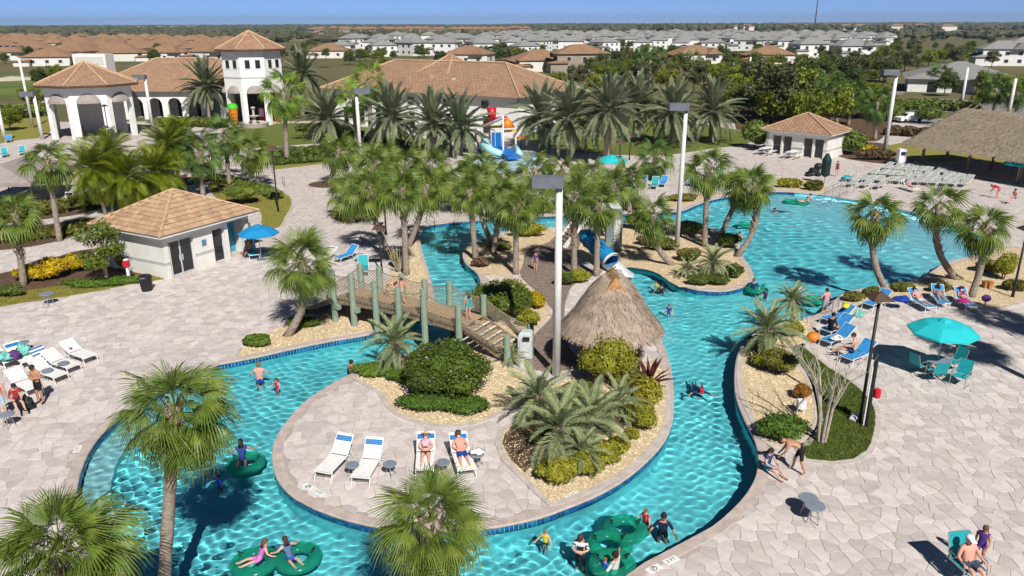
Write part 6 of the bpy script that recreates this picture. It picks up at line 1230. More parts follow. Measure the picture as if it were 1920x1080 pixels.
person('woman in a white bikini standing in the lagoon by the rings', wz((1498, 548), W_ - 1.1), 2.9, 'reach', 1.7, 'pink', (.62, .58, .56), (.4, .35, .35), (.03, .02, .015), sleeve=0); person('woman in a floral top standing on the wading steps', gz((1546, 582), -.45), .3, 'wade', 1.75, 'pink', (.60, .30, .36), (.35, .36, .42), (.05, .03, .02), fat=1.15, sleeve=.2, leg=.6)
person('child with a blue and white float at the lagoon beach', wz((1735, 418), W_ - .25), 2.0, 'stand', 1.0, 'fair', (.12, .34, .50), (.6, .6, .6), (.25, .13, .07), sleeve=.5); person('bather lying back on the far green ring', wz((1512, 382), W_ + .15), -1.3, 'tube', 1.7, 'pink', None, (.03, .05, .05), (.03, .02, .015)); person('lone swimmer in the far lagoon', wz((1458, 396), W_ - 1.02), 1.5, 'swim', 1.6, 'tan', (.04, .04, .12), (.03, .03, .08), (.02, .015, .012)); person('bather beside the leaning palm pair', wz((1386, 446), W_ - 1.1), 2.4, 'wade', 1.6, 'pink', (.5, .12, .15), (.4, .1, .12), (.06, .04, .02), sleeve=0); person('bather at the right end of the lagoon beach ring', wz((1822, 440), W_ - .55), 1.2, 'wade', 1.5, 'fair', (.03, .05, .16), (.03, .04, .1), (.06, .04, .02), sleeve=.5)
# right deck
recl('sunbather in pale shorts lying on a blue lounger at the lagoon bank', (1745, 588), (1690, 558), h=1.75, skin='pink', top=None, bottom=(.62, .62, .60), hair=(.05, .03, .02)); recl('dark haired sunbather in blue on the upright blue lounger', (1768, 580), (1745, 550), h=1.7, skin='tan', top=(.05, .25, .45), bottom=(.04, .2, .4), hair=(.02, .015, .012), long=True, sleeve=0, leg=.2); recl('sunbather in a dark hat on the magenta towel', (1822, 586), (1785, 558), h=1.7, skin='pink', top=(.16, .04, .14), bottom=(.2, .05, .1), hair=(.03, .02, .02), hat=((.02, .03, .14), 'brim'), sleeve=0, leg=.2)
person('person in a black shirt sitting on a blue lounger, back to the camera', (gz((1555, 634))[0], gz((1555, 634))[1], .40), -1.0, 'sit', 1.75, 'tan', (.012, .012, .016), (.02, .02, .03), (.015, .012, .012), sleeve=1.3); person('shirtless man sitting on the nearest blue lounger, back to the camera', (gz((1598, 676))[0], gz((1598, 676))[1], .40), 1.0, 'sit', 1.8, 'fair', None, (.02, .04, .12), (.06, .04, .025))
person('shirtless man in black shorts bending over beside the river lawn', gz((1492, 885)), 1.25, 'bend', 1.85, 'tan', None, (.012, .012, .015), (.03, .02, .015), leg=.85); person('woman in blue and white sitting at the river coping', (gz((1438, 884))[0], gz((1438, 884))[1], .12), -2.6, 'sit', 1.6, 'fair', (.03, .05, .14), (.03, .25, .45), (.05, .03, .02), long=True, sleeve=.3)
person('girl in a purple swimsuit walking at the bottom right', gz((1832, 1062)), 2.4, 'walk', 1.38, 'tan', (.10, .04, .26), (.10, .04, .26), (.13, .07, .035), long=True, sleeve=0, leg=.2, shoes=(.02, .03, .08)); person('shirtless man in a white cap sitting at the bottom right corner', (gz((1807, 1089))[0], gz((1807, 1089))[1], .48), math.pi + .12, 'chair', 1.85, 'pink', None, (.05, .06, .1), (.3, .2, .15), hat=((.78, .78, .8), 'cap'), fat=1.15)
person('person in a red shirt standing on the far right deck', gz((1868, 372)), .6, 'bend', 1.75, 'pink', (.50, .01, .02), (.45, .08, .08), (.05, .03, .02), sleeve=.8); person('person sitting at the far right edge in a teal chair', (gz((1900, 382))[0], gz((1900, 382))[1], .42), 2.0, 'sit', 1.7, 'pink', None, (.03, .1, .35), (.05, .03, .02)); recl('person in pink reading on the far beach lounger', (1718, 362), (1690, 353), h=1.7, skin='pink', top=(.45, .22, .30), bottom=(.03, .03, .04), hair=(.05, .03, .02))
person('woman in a dark red swimsuit standing by the stroller', gz((1547, 322)), .2, 'stand', 1.75, 'pink', (.22, .02, .04), (.05, .01, .015), (.16, .08, .04), sleeve=0, leg=.2, fat=1.1); person('girl in a dark swimsuit standing right of the stroller', gz((1568, 331)), 2.8, 'stand', 1.6, 'pink', (.12, .02, .04), (.1, .02, .03), (.14, .07, .04), sleeve=0, leg=.2); person('small child in red on the path above the date palms', gz((1097, 288)), 2.8, 'stand', 1.2, 'pink', (.5, .05, .03), (.4, .05, .03), (.1, .06, .03)); person('person in dark clothes by the pavilion palm', gz((55, 316)), .4, 'stand', 1.7, 'fair', (.06, .02, .03), (.05, .02, .03), (.05, .03, .02)); person('person in orange sitting under the blue umbrella', (gz((470, 482))[0], gz((470, 482))[1], .42), 2.8, 'sit', 1.6, 'tan', (.5, .12, .03), (.1, .1, .1), (.05, .03, .02)); person('person in red sitting inside the left arch of the pavilion', (gz((160, 256))[0], gz((160, 256))[1] , .45), 3.0, 'sit', 1.75, 'fair', (.5, .04, .05), (.05, .05, .08), (.05, .03, .02)); person('sunbather with dark hair at the far deck loungers', (gz((1207, 350))[0], gz((1207, 350))[1], .42), 2.6, 'sit', 1.7, 'pink', (.02, .05, .2), (.02, .05, .2), (.04, .03, .02))
finish_people()
# ================================================================== vegetation
M_SABAL = mat('sabal_leaf', (.185, .25, .04), .5, .25, 1.2, trans=.28, rand=.30, col2=(.11, .165, .02), spec=.4)
M_SABALF = mat('sabal_leaf_green', (.12, .20, .03), .55, .25, 1.2, trans=.25, rand=.30, col2=(.065, .115, .025))
M_DEAD = mat('dead_frond', (.30, .19, .08), .9, .3, 3, rand=.3)
M_WASH = mat('washingtonia_leaf', (.22, .34, .04), .5, .2, 1.2, trans=.3, rand=.25)
M_DATE = mat('date_palm_leaf', (.235, .265, .15), .55, .2, 1.0, trans=.2, rand=.32, col2=(.14, .17, .09))
M_QUEEN = mat('queen_palm_leaf', (.27, .31, .015), .5, .25, 1.0, trans=.3, rand=.35, col2=(.09, .14, .012))
M_PINDO = mat('pindo_leaf', (.30, .35, .16), .55, .2, 1.0, trans=.2, rand=.3, col2=(.22, .265, .13))
M_PTRUNK = mat('palm_trunk', (.33, .27, .215), .95, .25, 6, bump=.8, bscale=18)
M_BOOT = mat('palm_boot', (.40, .30, .20), .95, .3, 4, rand=.35)
M_BARK = mat('tree_bark', (.15, .11, .08), .95, .3, 6, bump=.8, bscale=20)
M_PALEBARK = mat('pale_bark', (.48, .42, .33), .9, .2, 5)

def fan_leaf(nm, mt, nseg=46, Rl=.95, spread=125, droop=.45, pl=.85, seed=0, fold=.40):
    r = random.Random(seed); mb = MB(); hz = -.04
    mb.tube([(0, 0, 0), (pl * .5, 0, .03), (pl, 0, hz)], [.022, .016, .01], 3, cap=False)
    da = math.radians(spread) * 2 / nseg
    def pt(rr, a, lift=0):
        f = rr / Rl
        return (pl + rr * math.cos(a) * (1 - .12 * f), rr * math.sin(a) * .95, hz - droop * f ** 2.2 * (.8 + .3 * abs(math.sin(a))) * Rl - fold * abs(math.sin(a)) * rr + lift)
    for i in range(nseg):
        a = -math.radians(spread) + (i + .5) * da; L = Rl * r.uniform(.82, 1.08) * (1 - .22 * (abs(a) / math.radians(spread)) ** 2); w = da * .5
        up = r.uniform(-.02, .03)
        mb.add([pt(.03, a), pt(L * .5, a - w * .9, up), pt(L * .5, a + w * .9, up + .012), pt(L * .8, a - w * .28, -r.uniform(0, .06)), pt(L * .8, a + w * .28, -r.uniform(0, .06)), pt(L, a + r.uniform(-.06, .06), -r.uniform(.02, .16))],
               [(0, 1, 2), (1, 3, 4, 2), (3, 5, 4)])
    return mb.mesh(nm, mt)
def feather_leaf(nm, mt, L=2.7, nl=34, ll=.42, arch=.9, w=.035, seed=0, vee=.5):
    r = random.Random(seed); mb = MB(); K = 9; P = []
    for i in range(K + 1):
        t = i / K; P.append(Vector((L * (t - .13 * arch * t * t), 0, L * (.06 * t - arch * .42 * t ** 2.1))))
    mb.tube(P, [.03 * (1 - .85 * i / K) + .003 for i in range(K + 1)], 3, cap=False)
    def along(t):
        f = t * K; i = min(int(f), K - 1); return P[i].lerp(P[i + 1], f - i), (P[i + 1] - P[i]).normalized()
    for i in range(nl):
        t = .12 + .88 * (i + r.random() * .4) / nl; p, d = along(min(t, .999)); ln = ll * (math.sin(math.pi * min(1, .25 + .72 * t)) ** .7) * r.uniform(.85, 1.1)
        for s in (-1, 1):
            out = Vector((0, s, 0)); u = d.cross(out) * s
            if u.z < 0: u = -u
            dr = (out * .75 + d * .75 + u * vee * r.uniform(.5, 1.2)).normalized()
            tip = p + dr * ln + Vector((0, 0, -.22 * ln)); mid = p + dr * ln * .5
            sd = d * w
            mb.add([p - sd * .4, p + sd * .4, mid + sd, mid - sd, tip], [(0, 1, 2, 3), (3, 2, 4)])
    return mb.mesh(nm, mt)
FAN = [fan_leaf('fan_frond', M_SABAL, seed=i, Rl=(.95, 1.05, 1.02, .95)[i], droop=(.25, .42, .6, .8)[i], pl=(.75, .92, .95, .85)[i], spread=(110, 135, 145, 145)[i]) for i in range(4)]
FANM = [fan_leaf('fan_frond', M_SABAL, nseg=20, seed=40 + i, Rl=(.95, 1.05, 1.02, .95)[i], droop=(.25, .42, .6, .8)[i], pl=(.7, .85, .9, .8)[i], spread=(105, 120, 130, 130)[i], fold=.5) for i in range(4)]
FANF = [fan_leaf('fan_frond', M_SABALF, nseg=22, seed=9 + i, droop=(.35, .6, .9)[i], spread=(110, 130, 140)[i]) for i in range(3)]
WASH = [fan_leaf('fan_frond', M_WASH, nseg=24, seed=20 + i, droop=(.2, .45, .8)[i], spread=(100, 120, 130)[i], pl=1.1, Rl=1.0) for i in range(3)]
DEADF = fan_leaf('dead_frond', M_DEAD, nseg=16, seed=31, droop=1.0, spread=90, Rl=.8, fold=.7)
DATE = [feather_leaf('feather_frond', M_DATE, L=(2.9, 3.1, 2.9)[i], arch=(.35, .8, 1.25)[i], seed=i, nl=38, ll=.50, w=.045) for i in range(3)]
QUEEN = [feather_leaf('feather_frond', M_QUEEN, L=2.6, arch=(.7, 1.2, 1.7)[i], seed=5 + i, nl=40, ll=.85, w=.024, vee=.35) for i in range(3)]
PINDO = [feather_leaf('feather_frond', M_PINDO, L=(1.6, 1.75, 1.7)[i], arch=(.7, 1.2, 1.8)[i], seed=15 + i, nl=34, ll=.36, w=.022, vee=.6) for i in range(3)]
FAN_H = [feather_leaf('x', M_DATE)]; 

def palm(name, label, base, crown, leaves, n, rt=.16, sc_=1.0, elmin=-56, elmax=84, boots=0, bend=0.0, dead=0, seed=0, group=None, boot_from=.6, flare=1.25, skirt=0, cat='palm tree'):
    """base: foot on the ground; crown: point where the fronds spring"""
    r = random.Random(seed + int(abs(base[0] * 31 + base[1] * 17))); t = thing(name, label, cat, base, 0, group)
    c = Vector(crown) - Vector(base); K = 12; mb = MB(); pts = []; side = Vector((c.y, -c.x, 0)); 
    for i in range(K + 1):
        u = i / K; pts.append(Vector((c.x * u + bend * math.sin(math.pi * u ** .85), c.y * u, c.z * u)))
    pts[0].z = -.08
    rad = [rt * (flare if i == 0 else 1.05 if i == 1 else 1.0) * (1 - .12 * i / K) * (1 + .05 * ((i * 7) % 3 - 1)) for i in range(K + 1)]
    mb.tube(pts, rad, 10); part('trunk', mb, M_PTRUNK, t, True)
    if boots:
        b = MB()
        for i in range(boots):
            u = boot_from + (1 - boot_from) * (i / boots); f = u * K; k = min(int(f), K - 1); p = pts[k].lerp(pts[k + 1], f - k); a = i * 2.4 + r.uniform(-.2, .2); q = rt * (1 - .12 * u)
            o = Vector((math.cos(a), math.sin(a), 0)); s = Vector((-o.y, o.x, 0)); L = r.uniform(.18, .34) * (.6 + rt * 3)
            b.add([p + o * q * .8 - s * .06, p + o * q * .8 + s * .06, p + o * (q + L * .45) + s * .03 + Vector((0, 0, L)), p + o * (q + L * .45) - s * .03 + Vector((0, 0, L)), p + o * (q + .02) + Vector((0, 0, -.04))], [(0, 1, 2, 3), (4, 1, 0), (4, 2, 1), (4, 3, 2), (4, 0, 3)])
        part('leaf_bases', b, M_BOOT, t)
    for i in range(n):
        u = (i + .5) / n; el = elmax + (elmin - elmax) * u ** .85 + r.uniform(-8, 8); az = i * 2.39996 + r.uniform(-.25, .25)
        k = min(len(leaves) - 1, int(u * len(leaves))); s = sc_ * r.uniform(.85, 1.1)
        link('frond', leaves[k], t, (c.x, c.y, c.z - .25 * u * sc_), (r.uniform(-.3, .3), -math.radians(el), az), s)
    for i in range(dead):
        link('dead_frond', DEADF, t, (c.x, c.y, c.z - .35 * sc_), (r.uniform(-.4, .4), math.radians(r.uniform(55, 80)), i * 2.1 + seed), sc_ * .8)
    return t
def palm_px(name, label, b, c, leaves, n, **k):
    p = g(*b); q = at(c[0], c[1], p.y); return palm(name, label, p, q, leaves, n, **k)

# -- nearest cabbage palms
palm_px('cabbage_palm', 'tallest near cabbage palm, straight bare trunk rising from the front edge of the lagoon', (305, 1135), (328, 762), FAN, 32, rt=.17, sc_=.92, boots=26, boot_from=.88, dead=5, seed=1)
palm_px('cabbage_palm', 'cabbage palm at the bottom edge below the four island loungers', (788, 1222), (808, 978), FAN, 34, rt=.27, sc_=.88, boots=60, boot_from=.35, seed=2)
palm_px('cabbage_palm', 'cabbage palm filling the bottom left corner of the picture', (95, 1300), (112, 1030), FAN, 40, rt=.2, sc_=1.0, boots=30, seed=3)
palm_px('cabbage_palm', 'leaning cabbage palm on the deck beside the left foot of the timber bridge', (537, 630), (566, 487), FAN, 30, rt=.2, sc_=1.12, boots=70, boot_from=.3, bend=.5, seed=4)
SAB = [  # foot, crown, fronds, bend, label
 ((45, 535), (28, 400), 30, 0, 'cabbage palm with boot-patterned trunk in the yellow shrub bed at the left edge'),
 ((112, 452), (88, 300), 28, 0, 'cabbage palm on a tall grey trunk in front of the grey fabric canopy'),
 ((431, 348), (421, 250), 24, 0, 'cabbage palm with slim bare trunk standing between the hedge steps and the lawn'),
 ((471, 352), (470, 278), 24, 0, 'yellowing cabbage palm with criss-cross trunk by the lawn path'),
 ((381, 368), (374, 285), 24, 0, 'cabbage palm in the round mulch planter behind the tiled pool house'),
 ((652, 408), (650, 352), 22, 0, 'leftmost dark-trunked cabbage palm in the path planter'),
 ((661, 418), (664, 365), 24, 0, 'pale-trunked cabbage palm standing in the gravel of the path planter'),
 ((732, 478), (690, 350), 26, -.25, 'cabbage palm leaning left from the gravel bank behind the timber bridge'),
 ((762, 516), (755, 352), 28, 0, 'straight cabbage palm with shaggy upper trunk on the gravel bank by the bridge'),
 ((765, 463), (802, 345), 26, .15, 'cabbage palm leaning right over the head of the left channel'),
 ((892, 487), (880, 355), 26, 0, 'cabbage palm on the island at the inner bend of the left channel'),
 ((925, 458), (898, 335), 24, -.4, 'cabbage palm with curved trunk behind the island channel bend'),
 ((925, 478), (940, 365), 26, 0, 'cabbage palm with thick straight trunk in the island palm bed'),
 ((967, 514), (968, 385), 28, 0, 'cabbage palm next to the brown brick island path'),
 ((1003, 431), (1000, 362), 24, -.2, 'cabbage palm on the far side of the island beside the back channel'),
 ((1076, 516), (1078, 360), 28, 0, 'cabbage palm with dark trunk in front of the slide stairs'),
 ((1118, 517), (1122, 380), 28, 0, 'cabbage palm whose trunk crosses the blue tube slide'),
 ((1140, 432), (1146, 345), 24, 0, 'cabbage palm rising behind the slide platform'),
 ((1262, 497), (1226, 402), 28, -.6, 'low cabbage palm on a bent trunk beside the slide bed'),
 ((1321, 463), (1327, 312), 26, 0, 'slender cabbage palm standing between the slide bed and the lagoon'),
 ((1347, 455), (1398, 345), 24, -.1, 'left palm of the leaning pair on the island point'),
 ((1380, 481), (1412, 345), 30, .75, 'right palm of the leaning pair with curved boot-covered trunk'),
 ((1228, 337), (1229, 292), 24, 0, 'cabbage palm on the far deck behind the slide'),
 ((1667, 549), (1642, 400), 30, -.55, 'curved cabbage palm at the lagoon bank nearest the striped loungers'),
 ((1796, 524), (1762, 382), 26, -.75, 'middle curved cabbage palm on the right lagoon bank'),
 ((1820, 557), (1848, 425), 32, .2, 'thick cabbage palm farthest right on the lagoon bank'),
 ((617, 347), (637, 278), 24, 0, 'cabbage palm planted in the left round kerbed ring'),
 ((722, 352), (722, 295), 24, 0, 'cabbage palm behind the path lamp in the middle of the far deck'),
 ((819, 369), (806, 312), 26, 0, 'cabbage palm planted in the right round kerbed ring'),
 ((880, 397), (898, 310), 26, 0, 'cabbage palm at the far edge of the back channel below the splash pad'),
 ((1040, 400), (1000, 318), 24, 0, 'cabbage palm beyond the back channel left of the tall light pole'),
 ((1000, 395), (930, 330), 24, 0, 'bushy cabbage palm beyond the back channel in front of the splash pad'),
 ((690, 382), (702, 308), 26, 0, 'cabbage palm behind the leaning pair of the path planter'),
 ((766, 374), (760, 312), 26, 0, 'cabbage palm left of the right round kerbed ring'),
 ((850, 398), (852, 335), 26, 0, 'cabbage palm at the head of the back channel'),
 ((1058, 397), (1052, 322), 26, 0, 'cabbage palm beyond the back channel behind the central pole lamp'),
 ((1112, 399), (1108, 328), 26, 0, 'cabbage palm beyond the back channel above the slide stairs'),
 ((1180, 396), (1178, 330), 26, 0, 'cabbage palm beyond the back channel right of the slide tower'),
]
for i, (b, c, n, bd, lb) in enumerate(SAB):
    p = g(*b); far = p.y > 58
    palm_px('cabbage_palm', lb, b, c, FANF if (i in (2, 4, 22)) else FANM, int(n * .85), rt=.2 if not far else .22, sc_=(1.0 if p.y < 50 else 1.15 if p.y < 65 else 1.4), bend=bd, boots=(64 if i % 2 else 40), boot_from=(.35 if i % 3 == 0 else .6), seed=10 + i)
# -- fan palms by the clubhouse
palm_px('fan_palm', 'bright green fan palm on a tall trunk in front of the clubhouse tower', (538, 300), (532, 172), WASH, 26, rt=.28, sc_=1.6, seed=50)
palm_px('fan_palm', 'tallest bright fan palm in front of the long tiled roof', (697, 277), (690, 150), WASH, 26, rt=.3, sc_=1.5, seed=51)
palm_px('fan_palm', 'lower bright fan palm beside the grey lamp pole at the long roof', (668, 268), (662, 178), WASH, 20, rt=.25, sc_=1.4, seed=52)
# -- silver date palms
DT = [((391, 226), (386, 160), 'silver date palm left of the clubhouse tower'), ((567, 218), (567, 140), 'silver date palm against the right side of the tower'),
 ((617, 263), (614, 222), 'low silver date palm on the lawn right of the tower'), ((735, 286), (734, 217), 'silver date palm left of the splash pad pair'),
 ((812, 291), (811, 230), 'silver date palm with golden trunk at the splash pad edge'), ((862, 291), (862, 238), 'silver date palm just left of the splash pad poles'),
 ((1017, 281), (1015, 216), 'silver date palm just right of the splash pad slide'), ((1068, 298), (1068, 220), 'silver date palm nearest in the row right of the splash pad'),
 ((1138, 306), (1141, 205), 'tall silver date palm beside the teal umbrella'), ((1190, 264), (1194, 195), 'silver date palm with pale trunk on the north lawn'),
 ((1260, 273), (1264, 210), 'silver date palm behind the light pole of the island'), ((1333, 267), (1336, 207), 'rightmost silver date palm beside the tree belt')]
for i, (b, c, lb) in enumerate(DT):
    palm_px('date_palm', lb, b, c, DATE, 60, rt=.38, sc_=1.72 if i < 2 else 1.62, elmin=-28, elmax=84, boots=46, boot_from=.55, seed=60 + i, flare=1.1)
# -- yellow-green feather palms behind the pool house
QN = [((198, 402), (172, 315), 'yellow-green feather palm leftmost of the clump by the grey canopy'), ((232, 398), (238, 330), 'yellow-green feather palm in the middle of the clump by the pool house'),
 ((248, 390), (288, 322), 'yellow-green feather palm of the clump closest to the pool house roof'), ((296, 372), (310, 275), 'tall yellow-green feather palm at the back of the clump'), ((215, 385), (205, 290), 'yellow-green feather palm at the back left of the clump'), ((330, 362), (338, 262), 'deep green feather palm at the right end of the clump')]
for i, (b, c, lb) in enumerate(QN):
    palm_px('feather_palm', lb, b, c, QUEEN, 60, rt=.13, sc_=1.08, elmin=-50, elmax=78, seed=80 + i)
# -- low silver-green pindo palms
PD = [((746, 693), (741, 640), 1.0, 'silver pindo palm between the bridge and the large round shrub'), ((1012, 790), (1010, 742), 1.0, 'pindo palm at the upper left of the island clump, beside the light pole'),
 ((1050, 862), (1050, 800), 1.08, 'largest pindo palm at the front of the island clump'), ((1105, 835), (1108, 785), 1.05, 'pindo palm in the middle of the island clump'), ((1090, 880), (1092, 848), .7, 'small pindo palm at the front tip of the island clump'),
 ((1158, 790), (1158, 755), .85, 'pindo palm at the right of the island clump near the water'), ((1442, 668), (1440, 618), 1.1, 'pindo palm overhanging the river on the right bank'),
 ((1488, 603), (1486, 562), .8, 'pindo palm at the top of the right bank by the wading steps'), ((1340, 520), (1338, 490), .95, 'pindo palm on the island point among low shrubs'), ((1285, 520), (1287, 503), .55, 'small pindo palm at the left of the island point'), ((950, 682), (956, 668), .5, 'young palm at the foot of the bridge stairs')]
for i, (b, c, s, lb) in enumerate(PD):
    palm_px('pindo_palm', lb, b, c, PINDO, 30, rt=.2 * s, sc_=s, elmin=-15, elmax=80, boots=30, boot_from=.1, seed=100 + i)

# ---------------------------------------------------------------- leafy plants
def leaf_quads(P, Nn, size, rng, elong=1.7, jit=.7):
    n = len(P); N2 = Nn + rng.normal(0, jit, (n, 3)); N2 /= np.linalg.norm(N2, axis=1, keepdims=True)
    T = np.cross(N2, rng.normal(0, 1, (n, 3))); T /= np.maximum(np.linalg.norm(T, axis=1, keepdims=True), 1e-6); Bn = np.cross(N2, T)
    s = size * rng.uniform(.65, 1.25, (n, 1)); a = T * s * elong / 2; b = Bn * s / 2
    V = np.stack([P - a, P + b * .9, P + a, P - b * .9], 1).reshape(-1, 3); F = np.arange(4 * n).reshape(n, 4); return V, F
def cloud(mb, lumps, n, size, seed, fillv=.78, core=True, elong=1.7, low=-.55, jit=.7):
    """lumps: (centre, radii); leaves spread through the outer volume of every lump"""
    rng = np.random.default_rng(seed); vol = np.array([r[0] * r[1] + r[1] * r[2] + r[0] * r[2] for c, r in lumps]); vol = vol / vol.sum()
    for (c, r), w in zip(lumps, vol):
        k = max(6, int(n * w)); D = rng.normal(0, 1, (k, 3)); D /= np.linalg.norm(D, axis=1, keepdims=True); D = D[D[:, 2] > low]; k = len(D)
        rr = rng.uniform(fillv, 1.06, (k, 1)); r_ = np.array(r); P = np.array(c) + D * r_ * rr; Nn = D / r_; Nn /= np.linalg.norm(Nn, axis=1, keepdims=True)
        V, F = leaf_quads(P, Nn, size, rng, elong, jit); mb.add(V.tolist(), F.tolist())
        if core: mb.sphere(c, tuple(x * fillv * .93 for x in r), 10, 6)
    return mb
M_DKLEAF = mat('dark_shrub_leaf', (.105, .165, .015), .4, .2, 3, trans=.2, rand=.45, spec=.5, col2=(.12, .15, .02))
M_YLEAF = mat('yellow_green_leaf', (.33, .32, .03), .55, .2, 3, trans=.25, rand=.35)
M_OLIVE = mat('olive_leaf', (.20, .20, .035), .6, .25, 2, trans=.2, rand=.4)
M_GOLD = mat('gold_croton_leaf', (.52, .38, .012), .5, .2, 3, trans=.25, rand=.3)
M_CONIF = mat('juniper_leaf', (.10, .17, .018), .7, .2, 3, trans=.1, rand=.4)
M_HEDGE = mat('hedge_leaf', (.13, .18, .03), .6, .25, 2, trans=.2, rand=.4)
M_BROWNH = mat('bronze_hedge_leaf', (.15, .09, .05), .7, .25, 2, trans=.1, rand=.4)
M_TREE1 = mat('oak_leaf', (.10, .14, .025), .6, .25, .5, trans=.2, rand=.45)
M_TREE2 = mat('bright_tree_leaf', (.19, .23, .022), .6, .25, .5, trans=.25, rand=.4)
M_TREE3 = mat('grey_tree_leaf', (.13, .14, .05), .7, .25, .5, trans=.15, rand=.4)
M_RED = mat('red_bromeliad', (.16, .035, .04), .5, .3, 3, trans=.2, rand=.3)
M_ORANGE = mat('orange_shrub', (.36, .15, .02), .7, .25, 3, rand=.3)
def lumpset(rx, ry, rz, n, seed, spread=.55, size=.5):
    r = random.Random(seed); L = [((0, 0, rz * .95), (rx * .75, ry * .75, rz * .85))]
    for i in range(n):
        a = i * 2.4 + r.uniform(-.3, .3); q = spread * r.uniform(.6, 1.1); z = rz * (r.uniform(.5, 1.0) + .45 * (1 - q / spread) + .15); s = size * r.uniform(.8, 1.15)
        L.append(((rx * q * math.cos(a), ry * q * math.sin(a), z), (rx * s, ry * s, rz * s)))
    return L
def shrub(name, label, loc, rx, ry, rz, mt, n, leaf, seed, lumps=9, cat='shrub', group=None, stem=True, rot=0):
    t = thing(name, label, cat, loc, rot, group)
    mb = cloud(MB(), lumpset(rx, ry, rz, lumps, seed), n, leaf, seed); part('foliage', mb, mt, t)
    if stem:
        s = MB(); r = random.Random(seed)
        for i in range(4):
            a = i * 1.6; s.tube([(.05 * math.cos(a), .05 * math.sin(a), -.05), (rx * .25 * math.cos(a), ry * .25 * math.sin(a), rz * .8)], [.03, .015], 5)
        part('stem', s, M_BARK, t)
    return t
shrub('round_shrub', 'large clipped round shrub in the middle of the island gravel', g(838, 742), 1.85, 1.7, 1.38, M_DKLEAF, 16000, .08, 1, 14)
shrub('round_shrub', 'dense rounded shrub right of the channel at the bridge stairs', g(942, 600), 1.65, 1.5, 1.25, M_DKLEAF, 9000, .09, 2, 10)
shrub('yellow_shrub', 'yellow-green feathery shrub in front of the thatched hut', g(1140, 722), 1.25, 1.1, 1.35, M_YLEAF, 6500, .07, 3, 10)
